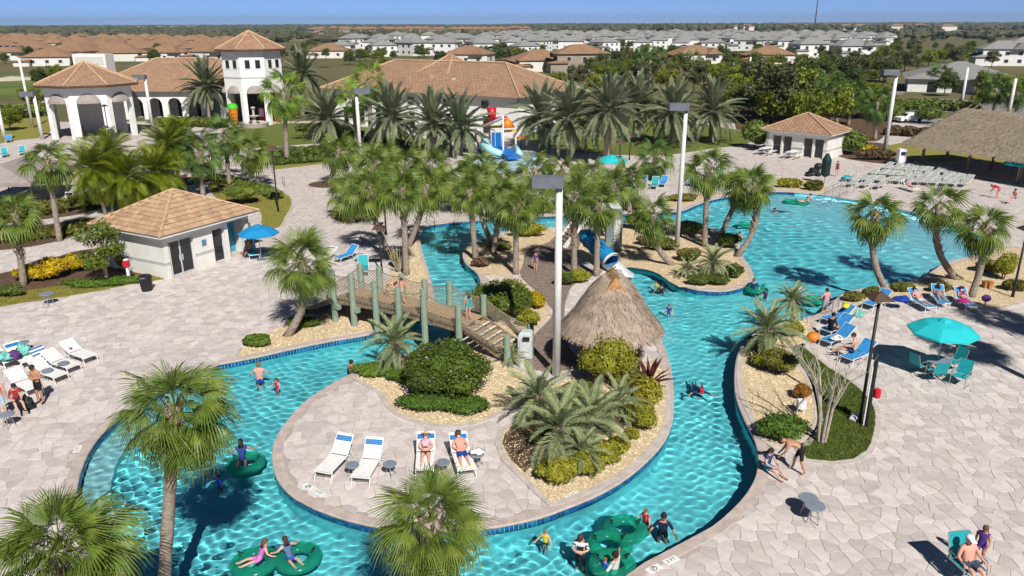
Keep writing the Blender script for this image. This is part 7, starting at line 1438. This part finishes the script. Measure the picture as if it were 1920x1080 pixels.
LOWS = [((800, 765), 1.5, .9, .35, M_CONIF, 'dark green low juniper at the foot of the large round shrub'), ((870, 770), 1.3, .8, .33, M_CONIF, 'second low juniper right of the round shrub foot'), ((705, 702), 1.2, .7, .3, M_CONIF, 'spreading low juniper beside the swimmer at the island edge'), ((760, 715), 1.0, .6, .32, M_CONIF, 'low juniper under the pindo palm by the bridge'),
 ((482, 648), .85, .6, .32, M_CONIF, 'flat green juniper alone on the gravel near the lagoon step'), ((568, 612), 1.0, .5, .28, M_CONIF, 'flat juniper at the foot of the leaning palm by the bridge'),
 ((1045, 902), .8, .6, .5, M_YLEAF, 'yellow-green bush at the near tip of the island bed'), ((1095, 890), .7, .6, .5, M_YLEAF, 'yellow-green bush second along the island bed tip'), ((1130, 868), .6, .55, .45, M_YLEAF, 'yellow-green bush third along the island bed edge'), ((1160, 850), .5, .45, .38, M_YLEAF, 'small yellow-green bush nearest the river edge of the island bed'),
 ((1200, 800), .6, .8, .6, M_YLEAF, 'upright yellow-green bush along the island river edge'), ((1212, 755), .6, .8, .6, M_YLEAF, 'yellow-green bush below the red bromeliad'), ((1180, 732), .8, .7, .6, M_OLIVE, 'olive bush between the hut post and the bromeliad'), ((1085, 760), 1.0, .8, .6, M_OLIVE, 'olive undergrowth beneath the island pindo palms'), ((1030, 835), .7, .5, .4, M_OLIVE, 'brownish low bush in the shade of the pindo clump'), ((1183, 823), .3, .3, .25, M_YLEAF, 'tiny round yellow-green bush by the island coping'),
 ((1465, 822), 1.1, .7, .5, M_CONIF, 'spreading juniper beside the seated woman on the right bank'), ((1462, 700), .9, .9, .6, M_OLIVE, 'olive bush under the river bank pindo palm'), ((1440, 690), .8, .7, .5, M_YLEAF, 'yellow-green bush at the water edge of the river bank'), ((1485, 632), .6, .5, .5, M_YLEAF, 'yellow flowering bush behind the orange ball'), ((1420, 655), .6, .6, .4, M_OLIVE, 'low olive bush where the river meets the lagoon'),
 ((990, 612), .7, .5, .5, M_YLEAF, 'yellow-green bush right of the rope net at the stairs'), ((925, 645), .8, .4, .45, M_YLEAF, 'yellow-green low shrub strip beside the bridge stairs'), ((1005, 575), .5, .8, .5, M_GOLD, 'golden bush behind the round shrub on the brick path'), ((935, 470), .9, .4, .35, M_OLIVE, 'low green shrub strip in the island palm bed'), ((988, 445), 1.6, .6, .6, M_YLEAF, 'bright green shrub along the back channel'), ((900, 500), .6, .5, .3, M_BROWNH, 'reddish low plants under the channel palms'),
 ((1085, 530), .8, .5, .5, M_YLEAF, 'strappy green plant left of the thatched roof'), ((1060, 535), .6, .5, .5, M_HEDGE, 'dark bush beside the tall light pole'),
 ((1240, 470), 1.2, .6, .5, M_OLIVE, 'olive shrub behind the slide exit'), ((1290, 490), .9, .6, .5, M_OLIVE, 'olive shrub at the island point by the light pole'), ((1310, 535), .8, .5, .4, M_HEDGE, 'dark bush on the near edge of the island point'), ((1345, 535), .8, .5, .4, M_HEDGE, 'dark bush at the tip of the island point'), ((1375, 520), .6, .5, .5, M_HEDGE, 'dark bush on the outer edge of the island point'), ((1365, 465), .8, .6, .6, M_HEDGE, 'dark bush below the leaning palm pair'), ((1290, 440), 1.2, .6, .6, M_DKLEAF, 'dark shrub on the back edge of the island point'), ((1200, 430), 1.5, .7, .9, M_DKLEAF, 'dark glossy shrub behind the slide tower'), ((1215, 460), 1.0, .5, .4, M_BROWNH, 'rusty low plants between the slide and the bent palm'),
 ((1600, 566), .6, .4, .35, M_OLIVE, 'small dry bush at the corner of the lagoon bank'), ((1637, 556), .7, .4, .35, M_OLIVE, 'small dry bush left of the curved lagoon palm'), ((1690, 548), .8, .4, .35, M_OLIVE, 'small dry bush right of the curved lagoon palm'), ((1760, 548), .7, .4, .35, M_OLIVE, 'dry bush behind the blue loungers'), ((1880, 525), .7, .6, 1.0, M_YLEAF, 'upright clipped shrub on the right bank'), ((1848, 510), .8, .6, .5, M_OLIVE, 'grey-green bush behind the thick bank palm'), ((1900, 545), .8, .6, .4, M_OLIVE, 'low bush by the lamp post at the right edge'),
 ((1480, 352), 1.2, .5, .5, M_YLEAF, 'yellow-green bush on the far lagoon bank'), ((1525, 357), 1.0, .5, .5, M_OLIVE, 'olive bush by the entry handrails'), ((1280, 378), 1.4, .5, .4, M_OLIVE, 'low brown-green shrub at the far lagoon corner'), ((1020, 399), 1.6, .6, .5, M_HEDGE, 'low hedge-like bush beyond the back channel left'), ((1100, 397), 1.6, .6, .5, M_HEDGE, 'low hedge-like bush beyond the back channel right'), ((1190, 393), 1.4, .6, .6, M_OLIVE, 'olive bush beyond the back channel near the lagoon'), ((642, 412), .9, .5, .4, M_OLIVE, 'low bush in the path planter'), ((690, 402), 1.2, .6, .6, M_OLIVE, 'scruffy shrub in the path planter under the leaning palms'), ((745, 500), .5, .8, .6, M_YLEAF, 'yellow-green bush on the bank behind the bridge'),
 ((455, 382), 2.0, 1.4, 1.1, M_DKLEAF, 'broad dark shrub on the lawn behind the pool house'), ((240, 505), .7, .5, .6, M_GOLD, 'gold shrub beside the white post and red box'), ((60, 527), 1.0, .7, .6, M_GOLD, 'gold shrub at the palm foot by the left edge'), ((100, 522), 1.1, .8, .75, M_GOLD, 'largest gold shrub in the left bed'), ((150, 508), .9, .7, .65, M_GOLD, 'gold shrub left of the dark leafed tree'), ((20, 555), .9, .6, .4, M_HEDGE, 'dark low bush at the far left edge of the bed'), ((170, 536), 2.0, .6, .25, M_CONIF, 'flat dark green ground cover around the small dark tree'), ((235, 530), 1.4, .5, .22, M_CONIF, 'flat dark green ground cover beside the black bin'),
 ((1640, 300), 2.6, .8, .7, M_BROWNH, 'long bronze hedge in front of the tall pale pole'), ((1625, 292), 1.0, .7, .7, M_GOLD, 'yellow flowering shrub beside the bathhouse hedge'), ((1595, 290), 2.0, 1.2, 1.6, M_HEDGE, 'dark leafy shrub at the right wall of the bathhouse'), ((1415, 278), 2.2, 1.6, 2.0, M_HEDGE, 'dark rounded shrub left of the bathhouse'), ((1665, 228), 2.4, 1.6, 1.8, M_HEDGE, 'clipped dark ball shrub by the parking lot left'), ((1740, 232), 2.2, 1.6, 1.6, M_HEDGE, 'clipped dark ball shrub by the parking lot right'),
 ((690, 225), 2.0, 1.5, 1.2, M_BROWNH, 'bronze ball shrub beside the date palm trunks'), ((545, 222), 1.8, 1.4, 1.3, M_BROWNH, 'clipped brown ball shrub right of the tower columns')]
for i, (b, rx, ry, rz, mt, lb) in enumerate(LOWS):
    p = g(*b); n = 2600 if p.y < 45 else 1500 if p.y < 60 else 1300
    if p.y > 70: rx, ry, rz = rx * 1.0, ry, rz
    shrub('ground_cover' if rz < .3 else 'low_bush', lb, p, rx, ry, rz, mt, n, .075 if p.y < 45 else .13 if p.y < 70 else .25, 200 + i, 7, cat='shrub')
# red bromeliad and orange ball shrub
t = thing('bromeliad', 'dark red spiky bromeliad on the island river edge', 'plant', g(1215, 722))
r_ = random.Random(4); lm = MB(); lm.add([(0, -.05, 0), (0, .05, 0), (.45, .07, .5), (.45, -.07, .5), (.8, 0, .75)], [(0, 1, 2, 3), (3, 2, 4)]); LM = lm.mesh('leaf', M_RED)
for i in range(22): link('leaf', LM, t, (0, 0, .02), (r_.uniform(-.3, .3), r_.uniform(-.55, .4), i * 2.4), r_.uniform(1.0, 1.6))
shrub('orange_shrub', 'rusty orange rounded shrub on the river bank gravel', g(1503, 748), .42, .4, .4, M_ORANGE, 1800, .05, 77, 5)
# hedges
def hedge(label, pts, w, h, mt, n, leaf, seed):
    t = thing('hedge', label, 'hedge', (0, 0, 0)); mb = MB(); P = [g(*p) for p in pts]; L = []
    for a, b in zip(P, P[1:]):
        k = max(2, int((b - a).length / (w * .8)))
        for i in range(k): c = a.lerp(b, (i + .5) / k); L.append(((c.x, c.y, h * .5), (w * .62, w * .62, h * .56)))
    cloud(mb, L, n, leaf, seed, low=-.8); part('foliage', mb, mt, t); return t
hedge('long clipped hedge in front of the clubhouse lawn', [(470, 300), (530, 297), (600, 288), (660, 280)], 1.6, 1.0, M_HEDGE, 5000, .3, 1)
hedge('lower clipped hedge along the far path', [(480, 312), (560, 306), (640, 300)], 1.2, .7, M_HEDGE, 3500, .25, 2)
hedge('hedge between the gravel slope and the grey canopy', [(-20, 415), (60, 405), (130, 395), (190, 380)], 1.6, 1.1, M_OLIVE, 4500, .2, 3)
hedge('low green planting on the slope at the left edge', [(-30, 455), (50, 448), (120, 440), (165, 425)], 1.8, .6, M_OLIVE, 4500, .18, 4)
hedge('clipped hedge round the mulch planter behind the pool house', [(395, 338), (440, 345), (500, 362), (520, 375)], 1.2, .7, M_HEDGE, 3500, .2, 5)
hedge('long dark hedge along the parking lot', [(1655, 207), (1740, 205), (1830, 212)], 2.2, 1.8, M_HEDGE, 4000, .4, 6)
hedge('bronze clipped hedge between lawn and parking lot', [(1660, 252), (1720, 256), (1780, 262)], 2.0, 1.2, M_BROWNH, 3500, .35, 7)
hedge('hedge along the golf lawn at the left edge', [(-20, 225), (40, 222), (90, 215)], 3.0, 2.2, M_HEDGE, 3000, .5, 8)
hedge('planting in front of the clubhouse arcade', [(300, 238), (360, 236), (420, 240)], 1.8, 1.3, M_OLIVE, 3000, .35, 9)
hedge('clipped hedge at the edge of the tower lawn', [(560, 245), (640, 252), (720, 268), (780, 288)], 1.6, 1.0, M_HEDGE, 3500, .3, 10)
# small broadleaf tree by the pool house, bare crape myrtle by the river
def tree_mesh(seed, h, rx, n, leaf, lumps, gap=.8):
    r = random.Random(seed); L = []
    for i in range(lumps):
        a = r.uniform(0, 6.28); q = rx * math.sqrt(r.random()) * .75; z = h * r.uniform(.38, .9); s = rx * r.uniform(.26, .42); q *= 1.15 - .55 * max(0, z / h - .5)
        L.append(((q * math.cos(a), q * math.sin(a), z), (s, s, s * .8)))
    mb = cloud(MB(), L, n, leaf, seed, fillv=.45, core=False, low=-.9); tr = MB()
    tr.tube([(0, 0, -.1), (.05, 0, h * .3), (0, .05, h * .7)], [h * .022 + .05, h * .016 + .04, .04], 7)
    for c, s in L[::2]: tr.tube([(0, 0, h * .28), ((c[0]) * .5, c[1] * .5, c[2] * .75), c], [.09, .06, .02], 4)
    return mb, tr
t = thing('small_tree', 'small dark leafed tree with pale trunk in the bed beside the pool house', 'tree', g(200, 530))
a, b = tree_mesh(5, 3.9, 1.35, 4200, .11, 22); part('crown', a, M_DKLEAF, t); part('trunk', b, M_PALEBARK, t)
t = thing('bare_tree', 'leafless pale crape myrtle with many upright stems beside the river lawn', 'tree', g(1540, 828)); mb = MB(); r = random.Random(8)
for i in range(7):
    a = i * .9; d = Vector((math.cos(a), math.sin(a), 0)); p0 = d * .14; p1 = d * (.25 + .05 * (i % 3)) + Vector((0, 0, 1.5)); p2 = d * r.uniform(.5, .8) + Vector((0, 0, 2.7)); p3 = d * r.uniform(.9, 1.4) + Vector((r.uniform(-.2, .2), r.uniform(-.2, .2), 3.4))
    mb.tube([p0, p1, p2, p3], [.055, .045, .028, .01], 6)
    for k in range(5):
        q = p1.lerp(p2, r.random()); mb.tube([q, q + Vector((r.uniform(-.4, .4), r.uniform(-.4, .4), r.uniform(.5, .9)))], [.016, .005], 4)
        q = p2.lerp(p3, r.random()); mb.tube([q, q + Vector((r.uniform(-.4, .4), r.uniform(-.4, .4), r.uniform(.3, .6)))], [.012, .004], 4)
part('trunk', mb, M_PALEBARK, t)
# bare bush behind the bridge
t = thing('bare_bush', 'leafless grey bush with thin upright stems on the bank behind the bridge', 'bush', g(748, 512)); mb = MB()
for i in range(16):
    a = i * 2.4; q = .25 + .05 * (i % 5); mb.tube([(0, 0, 0), (q * math.cos(a), q * math.sin(a), .9), (1.6 * q * math.cos(a), 1.6 * q * math.sin(a), 1.7 + .1 * (i % 4))], [.03, .02, .006], 4)
part('stem', mb, M_PALEBARK, t)
# -- belt of broadleaf trees behind the resort
PROTO = []
for i, (h, rx, n, leaf, mt) in enumerate(((9, 4.6, 3600, .42, M_TREE1), (8, 4.2, 3600, .40, M_TREE2), (10, 4.4, 3400, .42, M_TREE3), (7, 4.0, 3200, .38, M_TREE2), (11, 4.2, 3600, .42, M_TREE1))):
    a, b = tree_mesh(40 + i, h, rx, n, leaf, 34); PROTO.append((a.mesh('crown', mt), b.mesh('trunk', M_BARK)))
def tree(kind, label, loc, s, rz, group=None):
    t = thing('broadleaf_tree', label, 'tree', loc, rz, group, s); link('crown', PROTO[kind][0], t); link('trunk', PROTO[kind][1], t); return t
TR = [((1440, 235), 2, 1.0, 'grey-green tree left of the bathhouse roof'), ((1480, 225), 1, 1.1, 'yellow-green tree behind the bathhouse'), ((1520, 215), 1, 1.0, 'bright tree right behind the bathhouse ridge'), ((1420, 215), 3, 1.1, 'olive tree behind the rightmost date palm'), ((1460, 195), 1, 1.2, 'bright tree in the second row behind the bathhouse'), ((1390, 195), 1, 1.0, 'bright tree above the date palm row'), ((1350, 188), 0, .9, 'dark oak behind the date palm row'), ((1550, 190), 0, .9, 'dark oak beside the pale pole of the bathhouse'), ((1590, 175), 0, .9, 'dark oak left of the parking lot'), ((1630, 195), 3, .8, 'round bright tree at the parking lot corner'),
 ((1300, 175), 2, 1.0, 'grey tree behind the light pole heads'), ((1250, 170), 1, .9, 'bright tree left of the orange gabled house'), ((1210, 165), 2, .9, 'grey tree below the white houses'), ((1160, 160), 0, .9, 'dark tree right of the tan two storey house'), ((1120, 175), 3, .8, 'bright yellow tree beside the tan house'), ((1080, 168), 2, .8, 'dark tree in front of the tan two storey house'), ((1045, 165), 1, .7, 'small tree left of the tan house'), ((1490, 160), 0, 1.0, 'dark oak in front of the far orange roof'), ((1430, 165), 1, 1.1, 'bright tree below the white estate'), ((1385, 160), 2, 1.0, 'olive tree below the orange gable'), ((1340, 160), 1, 1.0, 'bright tree beside the orange gable'),
 ((1620, 140), 1, 1.2, 'tall bright tree by the white house with dark roof'), ((1570, 150), 0, 1.0, 'dark tree by the thin pole'), ((1660, 155), 0, 1.0, 'dark oak left of the grey roofed hall'), ((1695, 135), 2, 1.1, 'grey-green tree behind the grey roofed hall'), ((1740, 125), 1, 1.1, 'bright palm-like tree behind the hall roof'), ((1800, 118), 0, 1.2, 'dark tree right behind the hall roof'), ((1770, 180), 0, .8, 'dark oak in front of the grey roofed hall'), ((1850, 178), 1, .9, 'bright tree right of the hall doors'), ((1890, 190), 1, .9, 'bright tree at the right edge by the chickee'), ((1840, 205), 3, .7, 'low bright tree over the chickee ridge'),
 ((80, 165), 0, .9, 'dark tree left of the white pavilion'), ((105, 150), 1, .9, 'bright tree above the white pavilion roof'), ((125, 190), 0, .8, 'dark bush tree at the pavilion corner'), ((60, 200), 3, .7, 'bright low tree on the golf edge'), ((150, 140), 0, .9, 'dark tree behind the pavilion roof'), ((10, 120), 0, .8, 'dark tree at the left edge below the solar roof'), ((655, 108), 3, .9, 'bright tree behind the long roof ridge left'), ((690, 106), 0, .9, 'dark tree behind the long roof ridge'), ((715, 110), 2, .8, 'grey tree behind the long roof ridge right'), ((20, 245), 3, .5, 'small bright tree at the left edge lawn')]
for i, (b, k, s, lb) in enumerate(TR):
    p = g(*b); tree(k, lb, p, s * (.95 if p.y < 130 else .72 if p.y < 200 else .6), i * 1.3)
# row of distant cabbage palms in the tree belt
for i, (b, c, lb) in enumerate([((1570, 240), (1562, 165), 'tall cabbage palm behind the bathhouse left of the pole'), ((1590, 235), (1600, 175), 'cabbage palm between the bathhouse and the parking lot'), ((1640, 262), (1645, 190), 'cabbage palm leaning beside the tall pale pole'), ((1862, 215), (1868, 165), 'cabbage palm behind the chickee ridge'), ((1905, 218), (1908, 172), 'cabbage palm at the right edge behind the chickee'), ((1760, 172), (1762, 138), 'cabbage palm in front of the grey roofed hall'), ((1205, 160), (1205, 105), 'tall cabbage palm among the poles of the tree belt'), ((1235, 158), (1236, 102), 'second tall cabbage palm among the poles'), ((1540, 235), (1545, 178), 'cabbage palm right behind the bathhouse roof'), ((1215, 175), (1300, 110), 'cabbage palm in front of the white estate')]):
    if lb.startswith('cabbage palm in front of the white'): b = (1300, 150)
    palm_px('cabbage_palm', lb, b, c, FANF, 22, rt=.25, sc_=1.7, seed=150 + i)

palm('cabbage_palm', 'cabbage palm just beyond the right edge whose shadow crosses the umbrella table', (23.2, 29.6, 0), (23.6, 29.8, 5.4), FAN, 34, rt=.2, sc_=1.1, seed=301)
palm('cabbage_palm', 'cabbage palm beyond the right edge whose shadow lies behind the teal umbrella', (27.4, 33.4, 0), (27.6, 33.4, 5.2), FAN, 34, rt=.2, sc_=1.1, seed=302)
# ================================================================== roads, far woods
def flat(name, px, mt, z=0.01):
    return struct(name, fill([[tuple(g(*p))[:2] for p in px]], z), mt)
flat('parking_lot', [(1655, 205), (1660, 186), (1780, 186), (1960, 200), (1960, 222), (1800, 212)], M_ASPHALT, .04)
flat('side_road', [(1640, 225), (1650, 213), (1780, 226), (1960, 240), (1960, 250), (1780, 240)], M_ASPHALT, .042)
flat('estate_road', [(1500, 166), (1530, 163), (1700, 172), (1690, 178)], M_ASPHALT, .02)
M_FIELD = mat('dry_grass', (.24, .20, .09), .95, .25, .03, col2=(.15, .15, .05)); M_GREEN = mat('golf_turf', (.13, .17, .035), .95, .2, .05); M_SAND = mat('bunker_sand', (.62, .55, .42), .95, .1, .5)
flat('field', [(440, 78), (700, 76), (1000, 70), (860, 66), (520, 70), (420, 73)], M_FIELD, .02)
flat('dry_field', [(1150, 62), (1500, 60), (1900, 62), (1900, 70), (1500, 72), (1200, 68)], M_FIELD, .022)
flat('golf_green', [(-60, 190), (90, 186), (110, 150), (60, 138), (-60, 142)], M_GREEN, .02)
flat('golf_bunker', [(-10, 148), (20, 143), (60, 145), (62, 150), (25, 152), (0, 153)], M_SAND, .03)
# far woods: one uneven canopy of clumps to the horizon
M_WOOD = mat('woodland_canopy', (.055, .075, .03), .95, .3, .01, rand=.5, col2=(.085, .075, .045))
def woods():
    rng = np.random.default_rng(14); mb = MB(); ico = MB().sphere((0, 0, 0), 1, 6, 4)
    iv = np.array(ico.v); F3 = ico.f
    def clump(x, y, r, h):
        c = np.array((x, y, h * .55)); V = iv * np.array((r, r, h * .55)) * rng.uniform(.65, 1.3, (len(iv), 1)) + c; mb.add(V.tolist(), F3)
    # trees are set over the ground they cover: (x range at distance, distance range, count)
    for y0, y1, n, rr in ((1450, 2200, 2600, (5, 10)), (2200, 3600, 2600, (8, 15)), (3600, 9000, 3000, (16, 40))):
        for i in range(n):
            Yd = rng.uniform(y0, y1) if y0 < 3000 else math.exp(rng.uniform(math.log(y0), math.log(y1))); X = rng.uniform(-.78, .78) * Yd
            if 1500 < Yd < 2100 and (-.35 < X / Yd < -.02) and rng.random() < .6: continue
            clump(X, Yd, rng.uniform(*rr), rng.uniform(6, 11) + 2.5 * math.sin(X * .004) + (Yd > 3600) * 2)
    # nearer groves
    for cx, cy, sx, sy, n in ((-330, 900, 150, 110, 90), (-60, 1050, 260, 70, 110), (560, 820, 240, 120, 220), (760, 640, 200, 140, 160), (300, 1150, 320, 90, 120), (-560, 1150, 300, 130, 150), (480, 520, 60, 60, 30), (-130, 720, 90, 40, 40)):
        for i in range(n): clump(cx + rng.normal(0, sx) * .6, cy + rng.normal(0, sy) * .6, rng.uniform(3.5, 7), rng.uniform(4, 8))
    stuff('woods', mb, M_WOOD, 'dark far woodland stretching to the horizon', 'woods')
woods()
# garden trees between the far houses
r_ = random.Random(33)
def grove(items, label, group):
    for n, (x, y, k, s, rz) in enumerate(sorted(items)): tree(k, label % nth(n + 1), g(x, y), s, rz, group)
GA, GB, GC, GD = [], [], [], []
for i in range(210):
    if i < 34: x, y = r_.uniform(-10, 430), r_.choice([116, 108, 100, 94, 88, 84, 80])
    else: x, y = r_.uniform(440, 1900), r_.uniform(80, 116)
    (GA if i < 34 else GB).append((x, y, i % 5, r_.uniform(.4, .65), i * .7))
# dark tree belt in front of the estate on the right
for i in range(120):
    x, y = (r_.uniform(1060, 1720), r_.uniform(122, 162)) if i < 60 else (r_.uniform(640, 1900), r_.uniform(101, 126))
    GC.append((x, y, (1, 2, 3, 1, 0)[i % 5], r_.uniform(.42, .68), i * .9))
for i in range(26):
    x, y = r_.uniform(1380, 1640), r_.uniform(160, 245)
    GD.append((x, y, (1, 3, 1, 2, 0)[i % 5], r_.uniform(.55, .85), i * .9))
grove(GA, 'garden tree among the orange estate roofs, %s from the left', 'garden trees of the orange estate'); grove(GB, 'garden tree among the white estate roofs, %s from the left', 'garden trees of the white estate')
grove(GC, 'tree of the deep belt before the white estate, %s from the left', 'trees of the deep belt'); grove(GD, 'bushy tree of the thicket behind the bathhouse, %s from the left', 'trees of the bathhouse thicket')
MAST = thing('radio_mast', 'thin lattice radio mast on the far horizon', 'mast', g(1527, 54)); part('mast', MB().tube([(0, 0, 0), (0, 0, 75)], [2.0, 1.0], 4), M_BROWN, MAST)
# ================================================================== air
hz = MB(); hz.bb(-9000, 9000, -80, 10500, -2.5, 95)
hm = bpy.data.materials.new('air_haze'); hm.use_nodes = True; N = hm.node_tree.nodes; N.remove(N['Principled BSDF']); pv = N.new('ShaderNodeVolumePrincipled'); pv.inputs['Density'].default_value = 0.00011; pv.inputs['Color'].default_value = (.62, .78, 1.0, 1); pv.inputs['Anisotropy'].default_value = .2
hm.node_tree.links.new(pv.outputs[0], N['Material Output'].inputs['Volume'])
tag(part('haze', hz, hm), 'thin blue air haze over the far woods and houses', 'haze', None, 'stuff')
